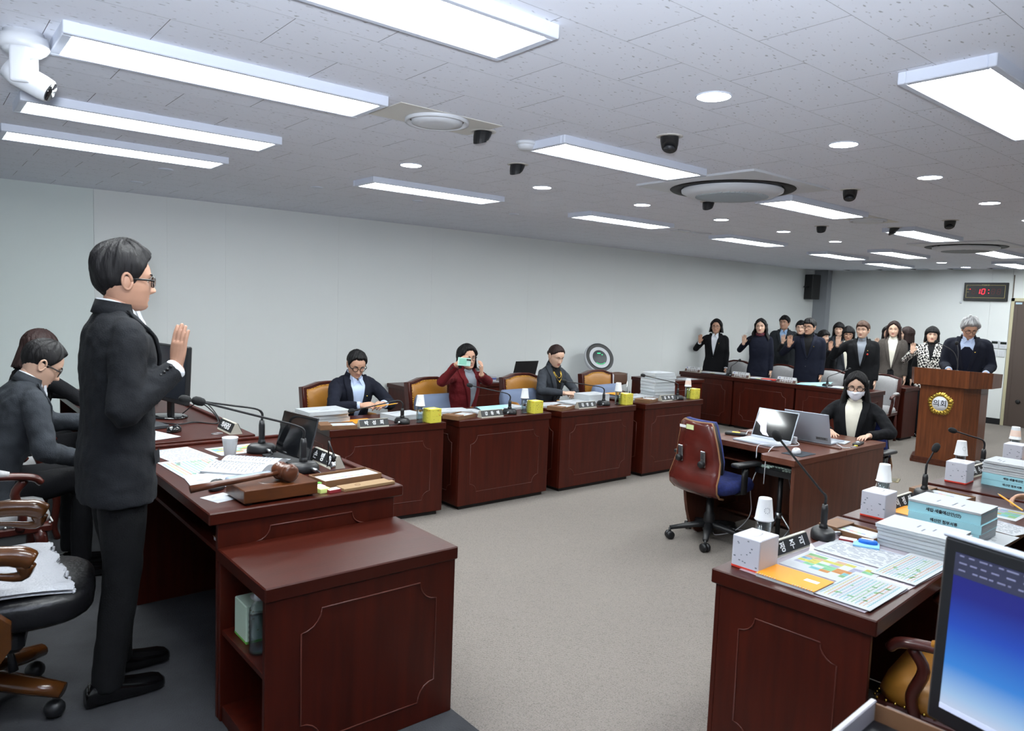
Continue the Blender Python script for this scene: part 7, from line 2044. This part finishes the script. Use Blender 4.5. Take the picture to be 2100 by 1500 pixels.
person('tall man in charcoal suit and black glasses standing with right hand raised', (0.60, 3.07, DAIS), DR(-90 + 2), 1.70, 'm', 0.02, None, (0.02, 0.03, 0),
       R=dict(w=(0.185, 0.165, 1.262), pole=(0.25, -1.0, -0.6), d=(0.02, 0.10, 1), n=(-0.42, 0.9, 0.0), curl=0.06, spread=0.0, thumb=0.5), L=dict(w=(-0.25, 0.03, 0.80), pole=(-0.3, -1, 0)),
       skin=SKINT, hair=('crop', HBLACK), jacket=CH_SUIT, openz=1.13, hem=0.75, shirt=WHITES, tie=mat('tie_red', (98, 42, 44), 0.6), trousers=CH_TROU, glasses=(FRAMEB, 'square'), near=True, extras=ex_chair, bulk=1.02)
# --- two people seated at the side desk
person('man in grey suit and thin glasses seated at the side desk, bending over papers', (0.29, 4.42, DAIS), DR(-90 + 6), 1.63, 'm', 0.36, 0.46, (-0.05, 0.22, 0),
       R=dict(w=(0.17, 0.36, 0.66), pole=(0.8, -0.5, -0.5), d=(0, 1, -0.2), n=(-0.6, 0, -0.8), curl=0.4), L=dict(w=(-0.12, 0.52, 0.80), pole=(-0.8, -0.3, -0.5), d=(0.3, 1, 0), n=(0, 0, -1)),
       skin=SKINF, hair=('short', HBLACK), jacket=GREYSUIT, shirt=WHITES, tie=None, trousers=BLACKSUIT, glasses=(FRAMET, 'round'), near=True, pin=False, eyes_down=True, bulk=1.04)
person('woman with dark reddish bob in black seated beyond the grey-suited man', (0.50, 5.42, DAIS), DR(-90 + 20), 1.55, 'f', 0.22, 0.46, (0.3, 0.15, 0), R=dict(w=(0.15, 0.5, 0.80), pole=(0.8, -0.5, -0.5)), L=dict(w=(-0.12, 0.52, 0.80), pole=(-0.8, -0.3, -0.5)),
       hair=('bob', HDBROWN), curtain=(-0.05, 18, 0.004), jacket=BLACKSUIT, collar='crew', shirt=BLACKK, pin=False)
# --- council members by the wall
person('man in navy jacket and black glasses looking down at a pencil', (2.99, 5.86, 0), PI + DR(0), 1.60, 'm', 0.22, 0.45, (-0.18, 0.24, 0),
       R=dict(w=(0.10, 0.42, 0.83), pole=(0.9, -0.2, -0.6), d=(-0.75, 0.6, 0.1), n=(-0.35, -0.5, -0.8), curl=0.95, thumb=0.8), L=dict(w=(-0.12, 0.42, 0.83), pole=(-0.9, -0.2, -0.6), d=(0.7, 0.6, 0.1), n=(0.35, -0.5, -0.8), curl=0.95, thumb=0.8),
       skin=SKIN, hair=('short', HBLACK), jacket=NAVY2, openz=0.98, shirt=BLUES, trousers=BLACKSUIT, glasses=(FRAMEB, 'round'), near=True, vneck=0.085, eyes_down=True, bulk=0.98)
def ex_phone(t, T, HD, front, arms, s):
    for side in (-1, 1):
        sh, el, wr, fd, A = arms[side]
        out = Vector((side * 0.8, 0.5, 0.3)); out = (out - fd * out.dot(fd)).normalized()
        for k in range(3):
            q = MB(); q.ball(tuple(wr - fd * (0.03 + 0.018 * k) + out * 0.036 * s), 0.007, 10, 6); q.build('cuff_button', BLACK, t)
person('woman in red jacket holding up a pale green phone to photograph', (4.23, 5.86, 0), PI + DR(8), 1.62, 'f', 0.10, 0.45, (-0.3, -0.02, 0.12),
       R=dict(w=(0.365, 0.30, 1.145), pole=(0.75, -0.35, -0.75), d=(-0.55, 0.25, 0.62), n=(-0.75, 0.2, -0.6), curl=0.35, thumb=0.3), L=dict(w=(0.135, 0.40, 1.05), pole=(-0.95, -0.1, -0.55), d=(0.10, 0.15, 1), n=(0.5, -0.7, 0.1), curl=0.5, thumb=0.4),
       skin=SKIN, hair=('bob', HBLACK), curtain=(-0.01, 14, 0.012), jacket=REDJ, openz=1.02, hem=0.78, shirt=GREYK, collar='crew', trousers=BLACKSUIT, glasses=(FRAMET, 'round'), near=True, pin=False, vneck=0.085, extras=ex_phone, bulk=1.05, buttonm=GOLD)
t = thing('smartphone', 'pale green smartphone with three lenses held up by the woman in red', 'smartphone', (3.905, 5.385, 1.18), 0.10)
q = MB(); q.rbox(-0.079, 0.079, -0.0045, 0.0045, -0.038, 0.038, 0.004, M=TR(0, 0, 0, 0, 0, 0.10)); q.build('body', mat('phone_mint', (176, 214, 202), 0.3), t)
for k in range(3):
    q = MB(); q.lathe([(0.0085, 0), (0.0085, 0.003), (0.001, 0.003)], 14, M=TR(0, 0, 0, 0, 0, 0.10) @ TR(0.03 + 0.0185 * k, -0.0045, 0.022, 0, PI / 2)); q.build('lens', GLOSSBLACK, t)
q = MB(); q.rbox(-0.064, 0.024, -0.0052, -0.0044, -0.026, 0.026, 0.0003, M=TR(0, 0, 0, 0, 0, 0.10)); q.build('card_slot', mat('phone_mint_dark', (138, 200, 178), 0.3), t)
def ex_neck(t, T, HD, front, arms, s):
    for w_, d_ in ((0.05, 0.10), (0.062, 0.135)):
        q = MB(); P = [front(w_ * s * math.cos(a) * (1 if True else 1), (1.452 - d_ * math.sin(a)) * s, 0.012) for a in np.linspace(0, PI, 16)]
        q.tube(P, 0.0028, 6); q.build('necklace', GOLD, t)
    q = MB(); q.ball(tuple(front(0, (1.452 - 0.145) * s, 0.014)), 0.011, 10, 6); q.build('pendant', GOLD, t)
person('woman in slate jacket with tied-back hair looking down, hands clasped', (5.36, 5.86, 0), PI + DR(6), 1.65, 'f', 0.17, 0.45, (-0.22, 0.22, 0),
       R=dict(w=(0.16, 0.40, 0.815), pole=(0.95, -0.3, -0.4), d=(-0.75, 0.75, 0.05), n=(-0.3, -0.3, -0.9), curl=0.8, thumb=0.6), L=dict(w=(0.02, 0.41, 0.805), pole=(-0.95, -0.3, -0.4), d=(0.8, 0.55, 0.05), n=(0.3, -0.3, -0.9), curl=0.8, thumb=0.6),
       skin=SKINF, hair=('back', HDBROWN), jacket=GREYJ, openz=1.05, shirt=BLACKK, collar='turtle', trousers=BLACKSUIT, near=True, vneck=0.08, lip=LIPR, eyes_down=True, extras=ex_neck, bulk=1.02)
# --- stenographer
person('masked woman with long dark hair and round glasses at the recorder desk', (6.14, 2.84, 0), DR(196 - 90), 1.56, 'f', 0.06, 0.44, (0.1, 0.15, 0),
       R=dict(w=(0.12, 0.33, 0.78), pole=(0.9, -0.4, -0.4), d=(-0.3, 1, 0), n=(0, 0, -1)), L=dict(w=(-0.16, 0.33, 0.78), pole=(-0.9, -0.4, -0.4), d=(0.3, 1, 0), n=(0, 0, -1)),
       skin=SKINF, hair=('parted', HBLACK), curtain=(-0.235, 22, 0.085, 0.004, 0.0, 0.02), jacket=BLACKSUIT, openz=0.93, shirt=CREAM, collar='crew', trousers=BLACKSUIT, glasses=(FRAMEB, 'round'), mask=True, near=True, vneck=0.085, pin=False, eyes_down=True, buttons=0, bulk=1.06)
# --- staff taking the oath
def oath(w, side=0.62):
    return dict(w=w, pole=(0.75, -0.15, -0.9), d=(-0.05, 0.05, 1), n=(0.05, 1, 0.05), curl=0.08, spread=0.35, thumb=0.1)
HD_ = DR(203 - 90)
def staff(label, x, y, H, **k):
    hand = k.pop('hand', (0.225, 0.14, 1.20))
    turn = k.pop('turn', 0.0)
    return person(label, (x, y, 0), HD_ + turn, H, R=oath(hand) if hand else None, L=k.pop('L', dict(w=(-0.20, 0.05, 0.74), pole=(-0.3, -1, 0))), group=None, **k)
def ex_pinred(t, T, HD, front, arms, s):
    q = MB(); q.ball(tuple(front(-0.085 * s, 1.25 * s, 0.014)), 0.013, 10, 6); q.build('red_badge', RED, t)
staff('woman with glasses and short bob in black suit over white blouse, hand raised', 10.24, 7.11, 1.575, hand=(0.225, 0.15, 1.20), hair=('bob', HBLACK), curtain=(0.015, 15, 0.03), jacket=BLACKSUIT, openz=1.06, shirt=WHITES, glasses=(FRAMET, 'round'), skin=SKIN, head=(0.06, 0.0, 0), bulk=1.1)
def ex_scarf(t, T, HD, front, arms, s):
    q = MB(); q.loft([[T((0.06 * s * k * math.cos(a), 0.062 * s * k * math.sin(a), z * s - 0.01 * s * math.sin(a))) for a in np.linspace(0, 2 * PI, 26, endpoint=False)] for k, z in ((1.15, 1.44), (1.3, 1.46), (1.25, 1.485), (1.0, 1.495))], 0, False, True)
    q.build('scarf', weave_mat('scarf_print', (40, 56, 70), (140, 50, 56), 60), t)
staff('woman with long wavy black hair and patterned scarf in navy, hand raised', 10.24, 6.3, 1.62, hand=(0.225, 0.12, 1.235), hair=('parted', HBLACK), curtain=(-0.14, 17, 0.075, 0.02), jacket=NAVY, lapel=False, collar='crew', shirt=NAVY, trousers=NAVY, skin=SKINF, lip=LIPR, extras=ex_scarf, pin=False)
staff('man in navy suit and thin glasses, hand raised, nearest the stenographer', 10.24, 5.5, 1.65, sex='m', hand=(0.245, 0.22, 1.26), hair=('fringe', HBLACK), jacket=NAVY, openz=1.12, shirt=BLACKK, collar='turtle', trousers=NAVY, glasses=(FRAMET, 'square'), skin=SKIN, head=(-0.32, 0.02, 0), buttons=2, buttonm=DARKGREY)
staff('woman with short brown hair in black blazer over grey turtleneck, hand raised', 10.24, 4.72, 1.645, hand=(0.30, 0.18, 1.31), hair=('fringe', HBROWN), jacket=BLACKSUIT, openz=1.06, shirt=GREYK, collar='turtle', skin=SKINF, head=(-0.25, 0.0, 0), extras=ex_pinred, lip=LIPR, bulk=1.14)
def vest(t, T, HD, front, arms, s): pass
staff('man with black hair in dark jacket and blue shirt standing at the back', 11.95, 6.89, 1.67, sex='m', hand=None, hair=('fringe', HBLACK), jacket=DARKV, openz=1.12, shirt=SKYS, skin=SKINT, pin=False, head=(-0.25, -0.05, 0))
staff('woman in dark grey over black turtleneck, hand raised behind the man in navy', 11.55, 6.36, 1.6, hand=(0.25, 0.2, 1.24), hair=('fringe', HBLACK), jacket=DARKV, openz=1.12, shirt=BLACKK, collar='turtle', skin=SKINF, pin=False)
staff('dark-haired person standing deep behind the man in navy', 12.6, 6.8, 1.635, sex='m', hand=None, hair=('fringe', HBLACK), jacket=BLACKSUIT, shirt=WHITES, pin=False, skin=SKIN)
staff('short woman with black hair hidden behind the shoulder of the man in navy', 11.75, 6.06, 1.46, hand=(0.22, 0.2, 1.22), hair=('bangs', HBLACK), curtain=(0.02, 18, 0.004), jacket=BLACKSUIT, collar='crew', shirt=BLACKK, pin=False, head=(0.9, 0, 0))
staff('woman with chin-length dark hair in grey, standing deep in the back row', 12.4, 6.13, 1.59, hand=None, hair=('bangs', HBLACK), curtain=(0.0, 18, 0.004), jacket=GREYJ, openz=1.2, shirt=BLACKK, collar='turtle', skin=SKINF, pin=False)
staff('woman in white sweater and grey jacket with black bob, hand raised', 11.45, 5.5, 1.55, hand=(0.24, 0.18, 1.19), hair=('bangs', HBLACK), curtain=(0.012, 16, 0.006), jacket=GREYJ, openz=0.95, shirt=CREAM, collar='crew', skin=SKIN, glasses=(FRAMET, 'round'), pin=False, head=(0.05, 0.2, 0), vneck=0.09)
staff('woman in white top hidden behind the short-haired woman, hand raised', 12.15, 5.19, 1.575, hand=(0.16, 0.2, 1.26), hair=('bob', HBLACK), curtain=(0.01, 18, 0.004), jacket=WHITES, lapel=False, collar='crew', shirt=WHITES, pin=False)
staff('woman in brown tweed jacket over white turtleneck, looking aside', 11.48, 4.83, 1.66, hand=None, hair=('parted', HDBROWN), curtain=(-0.045, 20, 0.012), jacket=TWEED, openz=0.98, shirt=CREAM, collar='turtle', skin=SKINF, head=(-0.1, 0.05, 0), lip=LIPR, pin=False, vneck=0.08, buttons=2)
staff('dark-haired woman seen from behind beside the tweed jacket', 12.5, 5.04, 1.565, hand=None, hair=('bob', HDBROWN), curtain=(-0.03, 18, 0.01), jacket=BLACKSUIT, collar='crew', shirt=BLACKK, pin=False, head=(-1.7, 0, 0))
staff('woman in black and white houndstooth jacket, hand raised, beside the lectern', 11.48, 4.29, 1.6, hand=(0.24, 0.18, 1.235), hair=('bangs', HBLACK), curtain=(0.012, 16, 0.006), jacket=HOUND, openz=1.15, shirt=BLACKK, collar='turtle', skin=SKINF, lip=LIPR, pin=False, lapel=True, vneck=0.06, bulk=1.05)
staff('dark-haired person bowed behind the houndstooth jacket', 12.35, 4.65, 1.47, hand=None, hair=('short', HBLACK), jacket=BLACKSUIT, collar='crew', shirt=BLACKK, pin=False, head=(0, 0.3, 0))
# --- man reading at the lectern
def ex_vneck(t, T, HD, front, arms, s):
    q = MB(); rows = []
    for z in np.linspace(1.0, 1.36, 10):
        w_ = 0.078 * (1 if z < 1.3 else 1 - (z - 1.3) / 0.09)
        rows.append([front(x * s, z * s, 0.0075) for x in np.linspace(-w_, w_, 7)])
    q.grid(rows[::-1]); q.build('knit_vest', NAVY, t)
person('grey-haired man with glasses in navy jacket reading at the lectern', (10.38, 3.45, 0), DR(197 - 90), 1.765, 'm', 0.10, None, (0.25, 0.40, 0), R=dict(w=(0.17, 0.33, 1.10), pole=(0.4, -1, -0.6), d=(-0.3, 1, -0.2), n=(0, 0.2, -1)), L=dict(w=(-0.22, 0.26, 1.08), pole=(-0.4, -1, -0.5), d=(0.3, 1, -0.2), n=(0, 0.2, -1)),
       skin=SKIN, hair=('grey', HGREY), jacket=NAVY2, openz=0.98, shirt=BLUES, trousers=NAVY, glasses=(FRAMET, 'round'), vneck=0.09, eyes_down=True, extras=ex_vneck, bulk=1.06)
# --- council member whose hand enters the picture
person('seated council member mostly outside the picture, hand holding a pencil', (4.12, 0.60, 0), DR(-8), 1.64, 'm', 0.2, 0.45, (0, 0.35, 0),
       R=dict(w=(0.315, 0.67, 0.785), pole=(0.9, -0.3, -0.5), d=(-0.75, 0.6, 0.0), n=(-0.3, -0.35, -0.9), curl=[0.5, 0.6, 0.8, 0.9], thumb=0.6), L=dict(w=(-0.2, 0.30, 0.60), pole=(-0.9, -0.3, -0.5), d=(0.5, 0.8, 0), n=(0, 0, -1)),
       skin=SKIN, hair=('short', HBLACK), jacket=BLACKSUIT, shirt=WHITES, near=True, eyes_down=True)
pencil('yellow pencil held in the hand at the picture edge', (4.241, 1.100, 0.80), (4.266, 1.223, 0.855))
